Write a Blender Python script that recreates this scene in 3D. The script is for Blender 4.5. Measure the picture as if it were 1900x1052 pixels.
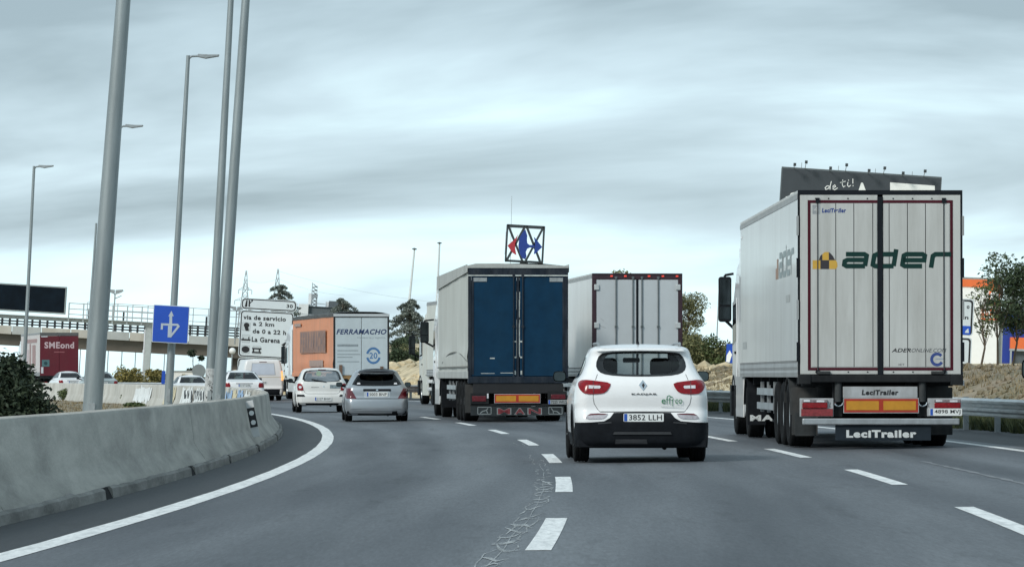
import bpy, bmesh, math, random
from math import radians, sin, cos, pi, sqrt, atan2, tan
from mathutils import Vector, Matrix, noise
import numpy as np

for _o in list(bpy.data.objects):
    bpy.data.objects.remove(_o)
SC = bpy.context.scene
COL = SC.collection
random.seed(11)

# ------------------------------------------------------------------ camera
F = 7700.0          # focal length in pixels of the 1900 px wide photograph
HZ = 697.0          # row of the horizon
CAMH = 1.2
cd = bpy.data.cameras.new('camera')
cd.sensor_width = 36.0
cd.lens = 36.0 * F / 1900.0
cd.clip_start = 0.5
cd.clip_end = 9000
cam = bpy.data.objects.new('camera', cd)
COL.objects.link(cam)
cam.location = (0, 0, CAMH)
cam.rotation_euler = (radians(90) + math.atan((HZ - 526.0) / F), 0, 0)
SC.camera = cam

# ------------------------------------------------------------------ sky
SUN_EL, SUN_AZ = radians(36), radians(222)
world = bpy.data.worlds.new('World')
SC.world = world
world.use_nodes = True
nt = world.node_tree
nt.nodes.clear()
N = nt.nodes.new
L = nt.links.new
out = N('ShaderNodeOutputWorld')
bg = N('ShaderNodeBackground')
bg.inputs['Strength'].default_value = 0.117
sky = N('ShaderNodeTexSky')
sky.sky_type = 'NISHITA'
sky.sun_disc = False
sky.sun_elevation = SUN_EL
sky.sun_rotation = SUN_AZ
tc = N('ShaderNodeTexCoord')
sep = N('ShaderNodeSeparateXYZ')
L(tc.outputs['Generated'], sep.inputs[0])

def mnode(op, a, b=None, c=None, clamp=False):
    m = N('ShaderNodeMath')
    m.operation = op
    m.use_clamp = clamp
    for i, v in enumerate((a, b, c)):
        if v is None:
            continue
        if isinstance(v, (int, float)):
            m.inputs[i].default_value = v
        else:
            L(v, m.inputs[i])
    return m.outputs[0]

zc = mnode('MAXIMUM', sep.outputs['Z'], 0.0)
den = mnode('ADD', zc, 0.34)
px_ = mnode('DIVIDE', sep.outputs['X'], den)
py_ = mnode('DIVIDE', sep.outputs['Y'], den)
# a slight slant of the cloud bands (they drop to the right)
px2 = mnode('MULTIPLY', px_, 0.5)
py2 = mnode('ADD', py_, mnode('MULTIPLY', px_, 0.12))
comb = N('ShaderNodeCombineXYZ')
L(px2, comb.inputs[0])
L(py2, comb.inputs[1])
n1 = N('ShaderNodeTexNoise')
n1.inputs['Scale'].default_value = 4.2
n1.inputs['Detail'].default_value = 6.0
n1.inputs['Roughness'].default_value = 0.5
n1.inputs['Distortion'].default_value = 0.35
mp = N('ShaderNodeMapping')
mp.inputs['Location'].default_value = (12.5, 4.0, 0.7)
L(comb.outputs[0], mp.inputs[0])
L(mp.outputs[0], n1.inputs['Vector'])
n2 = N('ShaderNodeTexNoise')
n2.inputs['Scale'].default_value = 1.7
n2.inputs['Detail'].default_value = 2.0
mp2 = N('ShaderNodeMapping')
mp2.inputs['Location'].default_value = (12.5, 4.0, 0.7)
L(comb.outputs[0], mp2.inputs[0])
L(mp2.outputs[0], n2.inputs['Vector'])
mixn = mnode('ADD', mnode('MULTIPLY', n1.outputs['Fac'], 0.68), mnode('MULTIPLY', n2.outputs['Fac'], 0.32))
# brighter towards the horizon, a heavier deck higher up
grad = N('ShaderNodeMapRange')
grad.inputs['From Min'].default_value = 0.0
grad.inputs['From Max'].default_value = 0.11
grad.inputs['To Min'].default_value = 0.070
grad.inputs['To Max'].default_value = -0.085
L(zc, grad.inputs['Value'])
cl = mnode('ADD', mnode('MULTIPLY_ADD', mnode('SUBTRACT', mixn, 0.5), 1.12, 0.492), grad.outputs[0])
ramp = N('ShaderNodeValToRGB')
cr = ramp.color_ramp
cr.elements[0].position = 0.36
cr.elements[0].color = (1.9, 2.5, 2.85, 1)
cr.elements[1].position = 0.68
cr.elements[1].color = (6.1, 7.9, 8.3, 1)
e = cr.elements.new(0.47)
e.color = (3.3, 4.2, 4.7, 1)
e = cr.elements.new(0.555)
e.color = (4.6, 6.05, 6.45, 1)
L(cl, ramp.inputs[0])
mixc = N('ShaderNodeMixRGB')
mixc.inputs[0].default_value = 0.93
L(sky.outputs[0], mixc.inputs[1])
L(ramp.outputs[0], mixc.inputs[2])
L(mixc.outputs[0], bg.inputs['Color'])
L(bg.outputs[0], out.inputs['Surface'])

sl = bpy.data.lights.new('sun', 'SUN')
sl.energy = 1.5
sl.angle = radians(14)
sl.color = (1.0, 0.96, 0.9)
sun = bpy.data.objects.new('sun', sl)
COL.objects.link(sun)
_d = Vector((sin(SUN_AZ) * cos(SUN_EL), cos(SUN_AZ) * cos(SUN_EL), sin(SUN_EL)))
sun.rotation_euler = _d.to_track_quat('Z', 'Y').to_euler()

SC.render.engine = 'CYCLES'
SC.view_settings.view_transform = 'Standard'
SC.view_settings.look = 'None'
SC.view_settings.gamma = 1
SC.view_settings.exposure = 0.70
SC.view_settings.use_curve_mapping = False
SC.cycles.max_bounces = 6
SC.cycles.transparent_max_bounces = 12

# ------------------------------------------------------------------ the road's geometry
RAD, SY, FALL = 700.0, 53.0, 0.012   # radius of the left-hand bend, where its tangent looks straight ahead, crossfall
LEAN = 0.055                         # the carriageway is banked: true verticals lean this much against it

def su(s, u, z=0.0):
    a = s / RAD
    return Vector((-RAD + (RAD + u) * cos(a), SY + (RAD + u) * sin(a), zr(u) + z))

def zr(u):
    return FALL * max(-4.3, min(u, 10.5))

def at(px, py, Y):
    return Vector(((px - 950.0) * Y / F, Y, CAMH + (HZ - py) * Y / F))

def inv(X, Y):
    dx, dy = X + RAD, Y - SY
    return math.atan2(dy, dx) * RAD, math.hypot(dx, dy) - RAD

# ------------------------------------------------------------------ materials
MATS = {}

def mat(name, col, rough=0.6, metal=0.0, var=0.12, vscale=3.0, bump=0.0, bscale=40.0, coat=0.0, emit=0.0,
        streak=0.0, spec=0.5, col2=None, dirt=None, dirt_amt=0.0, dirt_scale=1.2, dirt_z=0.25, ys=1.0):
    if name in MATS:
        return MATS[name]
    m = bpy.data.materials.new(name)
    m.use_nodes = True
    t = m.node_tree
    b = t.nodes['Principled BSDF']
    b.inputs['Roughness'].default_value = rough
    b.inputs['Metallic'].default_value = metal
    b.inputs['Coat Weight'].default_value = coat
    b.inputs['Coat Roughness'].default_value = 0.06
    b.inputs['Specular IOR Level'].default_value = spec
    c = (*col, 1)
    tcn = t.nodes.new('ShaderNodeTexCoord')
    nz = t.nodes.new('ShaderNodeTexNoise')
    nz.inputs['Scale'].default_value = vscale
    nz.inputs['Detail'].default_value = 6
    nz.inputs['Roughness'].default_value = 0.62
    if streak or ys != 1.0:
        mpn = t.nodes.new('ShaderNodeMapping')
        mpn.inputs['Scale'].default_value = (1, ys, streak or 1)
        t.links.new(tcn.outputs['Object'], mpn.inputs[0])
        t.links.new(mpn.outputs[0], nz.inputs['Vector'])
    else:
        t.links.new(tcn.outputs['Object'], nz.inputs['Vector'])
    rp = t.nodes.new('ShaderNodeValToRGB')
    rp.color_ramp.elements[0].position = 0.3
    rp.color_ramp.elements[1].position = 0.7
    lo = col2 if col2 else tuple(x * (1 - var) for x in col)
    hi = tuple(min(1, x * (1 + var)) for x in col)
    rp.color_ramp.elements[0].color = (*lo, 1)
    rp.color_ramp.elements[1].color = (*hi, 1)
    t.links.new(nz.outputs['Fac'], rp.inputs[0])
    src = rp.outputs[0]
    if dirt:
        nd = t.nodes.new('ShaderNodeTexNoise')
        nd.inputs['Scale'].default_value = dirt_scale
        nd.inputs['Detail'].default_value = 8
        nd.inputs['Roughness'].default_value = 0.7
        md = t.nodes.new('ShaderNodeMapping')
        md.inputs['Scale'].default_value = (1, ys, dirt_z)
        md.inputs['Location'].default_value = (4, 2, 9)
        t.links.new(tcn.outputs['Object'], md.inputs[0])
        t.links.new(md.outputs[0], nd.inputs['Vector'])
        rr = t.nodes.new('ShaderNodeMapRange')
        rr.inputs['From Min'].default_value = 0.42
        rr.inputs['From Max'].default_value = 0.72
        rr.inputs['To Max'].default_value = dirt_amt
        t.links.new(nd.outputs['Fac'], rr.inputs['Value'])
        mx = t.nodes.new('ShaderNodeMixRGB')
        mx.inputs[2].default_value = (*dirt, 1)
        t.links.new(rr.outputs[0], mx.inputs[0])
        t.links.new(src, mx.inputs[1])
        src = mx.outputs[0]
    t.links.new(src, b.inputs['Base Color'])
    if emit:
        b.inputs['Emission Color'].default_value = c
        b.inputs['Emission Strength'].default_value = emit
    if bump:
        nb = t.nodes.new('ShaderNodeTexNoise')
        nb.inputs['Scale'].default_value = bscale
        nb.inputs['Detail'].default_value = 5
        t.links.new(tcn.outputs['Object'], nb.inputs['Vector'])
        bn = t.nodes.new('ShaderNodeBump')
        bn.inputs['Strength'].default_value = bump
        bn.inputs['Distance'].default_value = 0.02
        t.links.new(nb.outputs['Fac'], bn.inputs['Height'])
        t.links.new(bn.outputs[0], b.inputs['Normal'])
    MATS[name] = m
    return m

def glass_mat(name, tint, refl=0.9, base=0.02):
    if name in MATS:
        return MATS[name]
    m = bpy.data.materials.new(name)
    m.use_nodes = True
    t = m.node_tree
    t.nodes.clear()
    o = t.nodes.new('ShaderNodeOutputMaterial')
    tr = t.nodes.new('ShaderNodeBsdfTransparent')
    tr.inputs[0].default_value = (*tint, 1)
    gl = t.nodes.new('ShaderNodeBsdfGlossy')
    gl.inputs['Roughness'].default_value = 0.03
    fr = t.nodes.new('ShaderNodeFresnel')
    fr.inputs[0].default_value = 1.5
    nz = t.nodes.new('ShaderNodeTexNoise')
    nz.inputs['Scale'].default_value = 2.0
    ma = t.nodes.new('ShaderNodeMath')
    ma.operation = 'MULTIPLY_ADD'
    ma.inputs[1].default_value = refl
    ma.inputs[2].default_value = base
    t.links.new(fr.outputs[0], ma.inputs[0])
    mx = t.nodes.new('ShaderNodeMixShader')
    t.links.new(ma.outputs[0], mx.inputs[0])
    t.links.new(tr.outputs[0], mx.inputs[1])
    t.links.new(gl.outputs[0], mx.inputs[2])
    t.links.new(mx.outputs[0], o.inputs[0])
    MATS[name] = m
    return m

WHITEP = mat('white_paint', (0.80, 0.81, 0.81), 0.28, var=0.03, coat=0.6, dirt=(0.5, 0.47, 0.42), dirt_amt=0.12)
BLACKPL = mat('black_plastic', (0.010, 0.012, 0.015), 0.6, var=0.3, vscale=8, spec=0.12)
BLACK = mat('black_paint', (0.016, 0.017, 0.02), 0.35, var=0.2)
RUBBER = mat('rubber', (0.012, 0.013, 0.014), 0.85, var=0.35, vscale=9, bump=0.3, bscale=60, spec=0.1)
DARKGLASS = mat('dark_glass', (0.012, 0.015, 0.018), 0.05, var=0.2, spec=0.8)
FRIT = mat('black_glass_border', (0.008, 0.009, 0.01), 0.12, var=0.2)
CHROME = mat('chrome', (0.75, 0.77, 0.78), 0.12, 1.0, var=0.05)
ALU = mat('aluminium', (0.50, 0.52, 0.53), 0.38, 0.8, var=0.15, vscale=6, dirt=(0.12, 0.11, 0.10), dirt_amt=0.5)
STEEL = mat('galvanised_steel', (0.33, 0.36, 0.37), 0.45, 0.55, var=0.16, vscale=5, bump=0.15)
CHASSIS = mat('dirty_black_steel', (0.014, 0.016, 0.018), 0.7, 0.0, var=0.35, vscale=5, spec=0.12, dirt=(0.05, 0.05, 0.048), dirt_amt=0.5)
RED = mat('red_lens', (0.21, 0.003, 0.008), 0.2, var=0.35, vscale=25, coat=0.12, spec=0.3)
DRED = mat('dark_red_lens', (0.10, 0.006, 0.012), 0.15, var=0.3, vscale=25, coat=0.8)
CLEAR = mat('clear_lens', (0.62, 0.63, 0.66), 0.12, var=0.2, vscale=30, coat=0.6)
ORANGE = mat('orange_lens', (0.75, 0.16, 0.02), 0.15, var=0.2, coat=0.6)
PLATE = mat('plate_white', (0.74, 0.77, 0.76), 0.35, var=0.04)
PBLUE = mat('plate_blue', (0.02, 0.09, 0.42), 0.4, var=0.05)
INK = mat('black_ink', (0.012, 0.012, 0.014), 0.5, var=0.1)
RYEL = mat('reflective_yellow', (0.50, 0.235, 0.018), 0.35, var=0.12, vscale=8)
RRED = mat('reflective_red', (0.36, 0.03, 0.012), 0.35, var=0.15, vscale=8)
RORANGE = mat('reflective_orange', (0.78, 0.20, 0.015), 0.35, var=0.12)
LINING = mat('dark_trim', (0.012, 0.013, 0.015), 0.85, var=0.2, spec=0.1)
SEAT = mat('seat_cloth', (0.014, 0.016, 0.018), 0.9, var=0.2, spec=0.1)

# ------------------------------------------------------------------ mesh helpers
class MB:
    def __init__(s):
        s.v = []
        s.f = []

    def box(s, x0, x1, y0, y1, z0, z1):
        b = len(s.v)
        s.v += [(x0, y0, z0), (x1, y0, z0), (x1, y1, z0), (x0, y1, z0), (x0, y0, z1), (x1, y0, z1), (x1, y1, z1), (x0, y1, z1)]
        s.f += [(b + 3, b + 2, b + 1, b), (b + 4, b + 5, b + 6, b + 7), (b, b + 1, b + 5, b + 4), (b + 1, b + 2, b + 6, b + 5),
                (b + 2, b + 3, b + 7, b + 6), (b + 3, b, b + 4, b + 7)]
        return s

    def cyl(s, p0, p1, r0, r1=None, n=12, cap=True):
        r1 = r0 if r1 is None else r1
        p0, p1 = Vector(p0), Vector(p1)
        d = (p1 - p0).normalized()
        a = d.orthogonal().normalized()
        c = d.cross(a)
        b = len(s.v)
        for p, r in ((p0, r0), (p1, r1)):
            for i in range(n):
                t = 2 * pi * i / n
                s.v.append(tuple(p + a * (r * cos(t)) + c * (r * sin(t))))
        for i in range(n):
            j = (i + 1) % n
            s.f.append((b + i, b + j, b + n + j, b + n + i))
        if cap:
            s.f.append(tuple(b + i for i in reversed(range(n))))
            s.f.append(tuple(b + n + i for i in range(n)))
        return s

    def bar(s, p0, p1, w, h):
        p0, p1 = Vector(p0), Vector(p1)
        d = (p1 - p0).normalized()
        up = Vector((0, 0, 1)) if abs(d.z) < 0.95 else Vector((0, 1, 0))
        a = d.cross(up).normalized() * (w / 2)
        c = a.cross(d).normalized() * (h / 2)
        b = len(s.v)
        for p in (p0, p1):
            for i, j in ((-1, -1), (1, -1), (1, 1), (-1, 1)):
                s.v.append(tuple(p + a * i + c * j))
        s.f += [(b, b + 1, b + 2, b + 3), (b + 7, b + 6, b + 5, b + 4)]
        for i in range(4):
            j = (i + 1) % 4
            s.f.append((b + i, b + 4 + i, b + 4 + j, b + j))
        return s

    def tube(s, pts, r, n=8):
        for a, b in zip(pts[:-1], pts[1:]):
            s.cyl(a, b, r, r, n)
        return s

    def prism(s, poly, y0, y1):
        """poly of (x, z), extruded in y"""
        n = len(poly)
        b = len(s.v)
        s.v += [(x, y0, z) for x, z in poly] + [(x, y1, z) for x, z in poly]
        s.f.append(tuple(b + i for i in range(n)))
        s.f.append(tuple(b + n + i for i in reversed(range(n))))
        for i in range(n):
            j = (i + 1) % n
            s.f.append((b + i, b + n + i, b + n + j, b + j))
        return s

    def prismx(s, poly, x0, x1):
        """poly of (y, z), extruded in x"""
        n = len(poly)
        b = len(s.v)
        s.v += [(x0, y, z) for y, z in poly] + [(x1, y, z) for y, z in poly]
        s.f.append(tuple(b + i for i in range(n)))
        s.f.append(tuple(b + n + i for i in reversed(range(n))))
        for i in range(n):
            j = (i + 1) % n
            s.f.append((b + i, b + n + i, b + n + j, b + j))
        return s

    def lathe(s, prof, x0=0.0, n=28, axis='x'):
        """prof of (offset, radius) turned round the x axis"""
        b = len(s.v)
        for o, r in prof:
            for i in range(n):
                t = 2 * pi * i / n
                s.v.append((x0 + o, r * cos(t), r * sin(t)))
        for k in range(len(prof) - 1):
            for i in range(n):
                j = (i + 1) % n
                s.f.append((b + k * n + i, b + k * n + j, b + (k + 1) * n + j, b + (k + 1) * n + i))
        return s

    def mesh(s, name, m=None, smooth=False):
        me = bpy.data.meshes.new(name)
        me.from_pydata(s.v, [], s.f)
        bm = bmesh.new()
        bm.from_mesh(me)
        bmesh.ops.recalc_face_normals(bm, faces=bm.faces)
        bm.to_mesh(me)
        bm.free()
        if smooth:
            me.polygons.foreach_set('use_smooth', [True] * len(me.polygons))
            try:
                me.set_sharp_from_angle(angle=radians(40))
            except Exception:
                pass
        if m:
            me.materials.append(m)
        me.update()
        return me

def link(name, data, parent=None, loc=None, rot=None, scale=None):
    o = bpy.data.objects.new(name, data)
    COL.objects.link(o)
    if parent:
        o.parent = parent
    if loc is not None:
        o.location = loc
    if rot is not None:
        o.rotation_euler = rot
    if scale is not None:
        o.scale = scale
    return o

def tag(o, label=None, cat=None, group=None, kind=None):
    if label:
        o['label'] = label
    if cat:
        o['category'] = cat
    if group:
        o['group'] = group
    if kind:
        o['kind'] = kind
    return o

def empty(name, loc=(0, 0, 0), rot=(0, 0, 0), label=None, cat=None, group=None):
    o = link(name, None, None, loc, rot)
    return tag(o, label, cat, group)

def part(name, mb, m, parent, smooth=False, bevel=0.0, loc=None, rot=None):
    me = mb if isinstance(mb, bpy.types.Mesh) else mb.mesh(name, m, smooth)
    o = link(name, me, parent, loc, rot)
    if bevel:
        bv = o.modifiers.new('bevel', 'BEVEL')
        bv.width = bevel
        bv.segments = 2
        bv.limit_method = 'ANGLE'
        bv.angle_limit = radians(35)
    return o

def rrect(x0, x1, z0, z1, r, n=4):
    p = []
    for cx, cz, a0 in ((x1 - r, z0 + r, -90), (x1 - r, z1 - r, 0), (x0 + r, z1 - r, 90), (x0 + r, z0 + r, 180)):
        for i in range(n + 1):
            a = radians(a0 + 90 * i / n)
            p.append((cx + r * cos(a), cz + r * sin(a)))
    return p

def ellipse(cx, cz, rx, rz, n=20, a0=0, a1=360):
    full = abs(a1 - a0 - 360) < 1e-6
    k = n if full else n + 1
    return [(cx + rx * cos(radians(a0 + (a1 - a0) * i / n)), cz + rz * sin(radians(a0 + (a1 - a0) * i / n))) for i in range(k)]

# lettering: flat print, the built-in font made into a thin mesh, facing -y
_TM = {}
def text_mesh(s, bold=0.0, shear=0.0):
    k = (s, bold, shear)
    if k in _TM:
        return _TM[k]
    c = bpy.data.curves.new('lettering', 'FONT')
    c.body = s
    c.offset = bold
    c.shear = shear
    c.resolution_u = 3
    c.space_character = 1.0 + bold * 3
    c.fill_mode = 'FRONT'
    o = bpy.data.objects.new('tmp_text', c)
    COL.objects.link(o)
    bpy.context.view_layer.update()
    dg = bpy.context.evaluated_depsgraph_get()
    me = bpy.data.meshes.new_from_object(o.evaluated_get(dg))
    bpy.data.objects.remove(o)
    n = len(me.vertices)
    co = np.empty(n * 3)
    me.vertices.foreach_get('co', co)
    co = co.reshape(-1, 3)
    mn, mx = co.min(0), co.max(0)
    faces = [tuple(p.vertices) for p in me.polygons]
    _TM[k] = (co, mn, mx, faces)
    bpy.data.meshes.remove(me)
    return _TM[k]

def text(s, x0, x1, z0, z1, y, m, parent, bold=0.0, shear=0.0, side=None, name='lettering'):
    """fills the box; side='left' writes on a wall whose outside faces -x: x0..x1 are then y values (front to back)"""
    co, mn, mx, faces = text_mesh(s, bold, shear)
    sx = (x1 - x0) / (mx[0] - mn[0])
    sz = (z1 - z0) / (mx[1] - mn[1])
    vs = []
    for c in co:
        a = x0 + (c[0] - mn[0]) * sx
        b = z0 + (c[1] - mn[1]) * sz
        vs.append((a, y, b) if side is None else (y, a, b))
    mb = MB()
    mb.v = vs
    mb.f = faces
    return part(name, mb, m, parent)

def stroke(paths, t, closed=False):
    """thick polylines as quads in 2D: returns list of (verts, faces)"""
    mb = MB()
    for path in paths:
        pts = [Vector(p) for p in path]
        n = len(pts)
        Lf, Rt = [], []
        for i, p in enumerate(pts):
            if i == 0:
                d = (pts[1] - p).normalized()
                nrm = Vector((-d.y, d.x))
                k = 1
            elif i == n - 1:
                d = (p - pts[i - 1]).normalized()
                nrm = Vector((-d.y, d.x))
                k = 1
            else:
                d1 = (p - pts[i - 1]).normalized()
                d2 = (pts[i + 1] - p).normalized()
                n1_ = Vector((-d1.y, d1.x))
                n2_ = Vector((-d2.y, d2.x))
                nrm = (n1_ + n2_)
                if nrm.length < 1e-4:
                    nrm = n1_
                nrm.normalize()
                k = min(2.0, 1 / max(0.3, nrm.dot(n1_)))
            Lf.append(p + nrm * t / 2 * k)
            Rt.append(p - nrm * t / 2 * k)
        b = len(mb.v)
        for a, c in zip(Lf, Rt):
            mb.v.append((a.x, 0, a.y))
            mb.v.append((c.x, 0, c.y))
        for i in range(n - 1):
            mb.f.append((b + 2 * i, b + 2 * i + 1, b + 2 * i + 3, b + 2 * i + 2))
    return mb

def flat(poly, y, m, parent, name='marking', th=0.003):
    return part(name, MB().prism(poly, y - th, y), m, parent)

# wheels -------------------------------------------------------------
_WH = {}
def wheel_meshes(R, w, rim, kind):
    k = (R, w, rim, kind)
    if k in _WH:
        return _WH[k]
    h = w / 2
    pr = [(-h * 0.80, rim), (-h, rim + (R - rim) * 0.35), (-h, R - 0.045), (-h * 0.86, R - 0.008)]
    g = 4 if w < 0.3 else 5
    for i in range(g):
        a = -h * 0.84 + (2 * h * 0.84) * i / g
        b = -h * 0.84 + (2 * h * 0.84) * (i + 1) / g
        pr += [(a + 0.006, R), (b - 0.006, R), (b - 0.004, R - 0.012), (b + 0.004, R - 0.012)]
    pr = pr[:-2] + [(h * 0.86, R - 0.008), (h, R - 0.045), (h, rim + (R - rim) * 0.35), (h * 0.80, rim)]
    ty = MB().lathe(pr, n=32).mesh('wheel', RUBBER, True)
    rb = MB()
    if kind == 'truck':
        rb.lathe([(-h * 0.8, rim), (-h * 0.72, rim * 0.92), (-h * 0.1, rim * 0.8), (-h * 0.05, rim * 0.45), (-h * 0.55, rim * 0.38), (-h * 0.6, 0.001)], n=24)
        rb.lathe([(h * 0.8, rim), (h * 0.72, rim * 0.92), (h * 0.1, rim * 0.8), (h * 0.05, 0.001)], n=24)
        for i in range(10):
            t = 2 * pi * i / 10
            p = Vector((0, cos(t), sin(t))) * rim * 0.6
            rb.cyl(p + Vector((-h * 0.25, 0, 0)), p + Vector((-h * 0.05, 0, 0)), 0.014, n=6)
    else:
        rb.lathe([(-h * 0.8, rim), (-h * 0.74, rim * 0.93), (-h * 0.2, rim * 0.88), (-h * 0.2, 0.001)], n=24)
        rb.lathe([(h * 0.8, rim), (h * 0.6, rim * 0.9), (h * 0.3, 0.001)], n=24)
        for i in range(5):
            t = 2 * pi * i / 5
            rb.bar((-h * 0.5, 0, 0), (-h * 0.62, cos(t) * rim * 0.9, sin(t) * rim * 0.9), 0.06, 0.03)
        rb.cyl((-h * 0.35, 0, 0), (-h * 0.66, 0, 0), 0.05, n=12)
    rm = rb.mesh('rim', ALU, True)
    _WH[k] = (ty, rm)
    return _WH[k]

def wheel(parent, x, y, R, w, rim, kind='car'):
    ty, rm = wheel_meshes(R, w, rim, kind)
    t = link('wheel', ty, parent, (x, y, R), (random.uniform(0, 6), 0, 0 if x < 0 else pi))
    link('rim', rm, t)
    return t

def plate(parent, x, z, w, h, y, s, m=None, rot=None):
    p = part('number_plate', MB().prism(rrect(-w / 2, w / 2, -h / 2, h / 2, 0.012, 2), -0.006, 0.0), m or PLATE, parent, loc=(x, y, z), rot=rot)
    part('country_strip', MB().box(-w / 2 + 0.008, -w / 2 + 0.05, -0.009, -0.0065, -h / 2 + 0.006, h / 2 - 0.006), PBLUE, p)
    text(s, -w / 2 + 0.075, w / 2 - 0.025, -h * 0.33, h * 0.33, -0.009, INK, p, bold=0.008)
    return p
# ================================================================== ground, road, markings
def asphalt(name, base, base2, patch):
    m = bpy.data.materials.new(name)
    m.use_nodes = True
    t = m.node_tree
    b = t.nodes['Principled BSDF']
    tcn = t.nodes.new('ShaderNodeTexCoord')

    def nz(scale, det, loc=(0, 0, 0), sc=(1, 1, 1), ro=0.6):
        mpn = t.nodes.new('ShaderNodeMapping')
        mpn.inputs['Scale'].default_value = sc
        mpn.inputs['Location'].default_value = loc
        t.links.new(tcn.outputs['Object'], mpn.inputs[0])
        x = t.nodes.new('ShaderNodeTexNoise')
        x.inputs['Scale'].default_value = scale
        x.inputs['Detail'].default_value = det
        x.inputs['Roughness'].default_value = ro
        t.links.new(mpn.outputs[0], x.inputs['Vector'])
        return x.outputs['Fac']

    def rampn(src, p0, c0, p1, c1):
        r = t.nodes.new('ShaderNodeValToRGB')
        r.color_ramp.elements[0].position = p0
        r.color_ramp.elements[0].color = (*c0, 1)
        r.color_ramp.elements[1].position = p1
        r.color_ramp.elements[1].color = (*c1, 1)
        t.links.new(src, r.inputs[0])
        return r.outputs[0]

    def mix(f, a, c, mode='MIX'):
        x = t.nodes.new('ShaderNodeMixRGB')
        x.blend_type = mode
        if isinstance(f, float):
            x.inputs[0].default_value = f
        else:
            t.links.new(f, x.inputs[0])
        t.links.new(a, x.inputs[1])
        t.links.new(c, x.inputs[2])
        return x.outputs[0]
    uvn = t.nodes.new('ShaderNodeUVMap')
    uvm = t.nodes.new('ShaderNodeMapping')
    uvm.inputs['Scale'].default_value = (0.035, 0.75, 1)
    t.links.new(uvn.outputs[0], uvm.inputs[0])
    un = t.nodes.new('ShaderNodeTexNoise')
    un.inputs['Scale'].default_value = 1.0
    un.inputs['Detail'].default_value = 4
    t.links.new(uvm.outputs[0], un.inputs['Vector'])
    big = rampn(un.outputs['Fac'], 0.34, base, 0.66, base2)      # worn in streaks along the road
    pt = rampn(nz(0.22, 6, (5, 9, 0), (1, 0.3, 1)), 0.5, (1, 1, 1), 0.74, patch)
    c = mix(1.0, big, pt, 'MULTIPLY')
    grain = rampn(nz(55, 3, ro=0.8), 0.25, (0.72, 0.72, 0.72), 0.75, (1.3, 1.3, 1.3))
    c = mix(1.0, c, grain, 'MULTIPLY')
    g2 = rampn(nz(34, 3, (3, 1, 0), (1, 0.07, 1), 0.75), 0.30, (0.80, 0.80, 0.80), 0.70, (1.2, 1.2, 1.2))
    c = mix(1.0, c, g2, 'MULTIPLY')
    drip = rampn(nz(2.2, 4, (1, 4, 0), (1, 0.10, 1), 0.7), 0.30, (0.72, 0.72, 0.72), 0.42, (1, 1, 1))
    c = mix(1.0, c, drip, 'MULTIPLY')
    # darker oily strip along the middle of every lane
    sx_ = t.nodes.new('ShaderNodeSeparateXYZ')
    t.links.new(uvn.outputs[0], sx_.inputs[0])
    def mm(op, a, b_=None, c_=None):
        q = t.nodes.new('ShaderNodeMath')
        q.operation = op
        for i_, v_ in enumerate((a, b_, c_)):
            if v_ is None:
                continue
            if isinstance(v_, (int, float)):
                q.inputs[i_].default_value = v_
            else:
                t.links.new(v_, q.inputs[i_])
        return q.outputs[0]
    fr_ = mm('ABSOLUTE', mm('SUBTRACT', mm('FRACT', mm('MULTIPLY_ADD', sx_.outputs['Y'], 1 / 3.56, 1.2 / 3.56 + 0.5 + 3)), 0.5))
    wob = mm('MULTIPLY_ADD', un.outputs['Fac'], 0.10, fr_)
    oil = rampn(wob, 0.07, (0.80, 0.81, 0.82), 0.19, (1.04, 1.04, 1.04))
    c = mix(1.0, c, oil, 'MULTIPLY')
    t.links.new(c, b.inputs['Base Color'])
    b.inputs['Roughness'].default_value = 0.62
    b.inputs['Specular IOR Level'].default_value = 0.28
    bn = t.nodes.new('ShaderNodeBump')
    bn.inputs['Strength'].default_value = 0.5
    bn.inputs['Distance'].default_value = 0.006
    t.links.new(nz(90, 3, ro=0.7), bn.inputs['Height'])
    t.links.new(bn.outputs[0], b.inputs['Normal'])
    return m

ROAD = asphalt('asphalt', (0.062, 0.070, 0.080), (0.136, 0.150, 0.163), (0.86, 0.87, 0.88))
SHOULD = asphalt('asphalt_shoulder', (0.026, 0.030, 0.033), (0.040, 0.045, 0.049), (0.88, 0.88, 0.88))
LINE = mat('road_marking_paint', (0.78, 0.80, 0.79), 0.55, var=0.12, vscale=9, bump=0.3, bscale=80, dirt=(0.26, 0.28, 0.29), dirt_amt=0.6, dirt_scale=14, ys=0.15)
FAINT = mat('worn_marking', (0.17, 0.18, 0.19), 0.7, var=0.35, vscale=14)
SEAL = mat('scraped_asphalt', (0.37, 0.395, 0.40), 0.7, var=0.35, vscale=16)
def see_through(m, scale, lo, hi, amax):
    t = m.node_tree
    n_ = t.nodes.new('ShaderNodeTexNoise')
    n_.inputs['Scale'].default_value = scale
    n_.inputs['Detail'].default_value = 5
    tcn = t.nodes.new('ShaderNodeTexCoord')
    mp_n = t.nodes.new('ShaderNodeMapping')
    mp_n.inputs['Scale'].default_value = (1, 0.1, 1)
    t.links.new(tcn.outputs['Object'], mp_n.inputs[0])
    t.links.new(mp_n.outputs[0], n_.inputs['Vector'])
    r_n = t.nodes.new('ShaderNodeMapRange')
    r_n.inputs['From Min'].default_value = lo
    r_n.inputs['From Max'].default_value = hi
    r_n.inputs['To Max'].default_value = amax
    t.links.new(n_.outputs['Fac'], r_n.inputs['Value'])
    t.links.new(r_n.outputs[0], t.nodes['Principled BSDF'].inputs['Alpha'])
see_through(SEAL, 9.0, 0.30, 0.60, 0.95)
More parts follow.
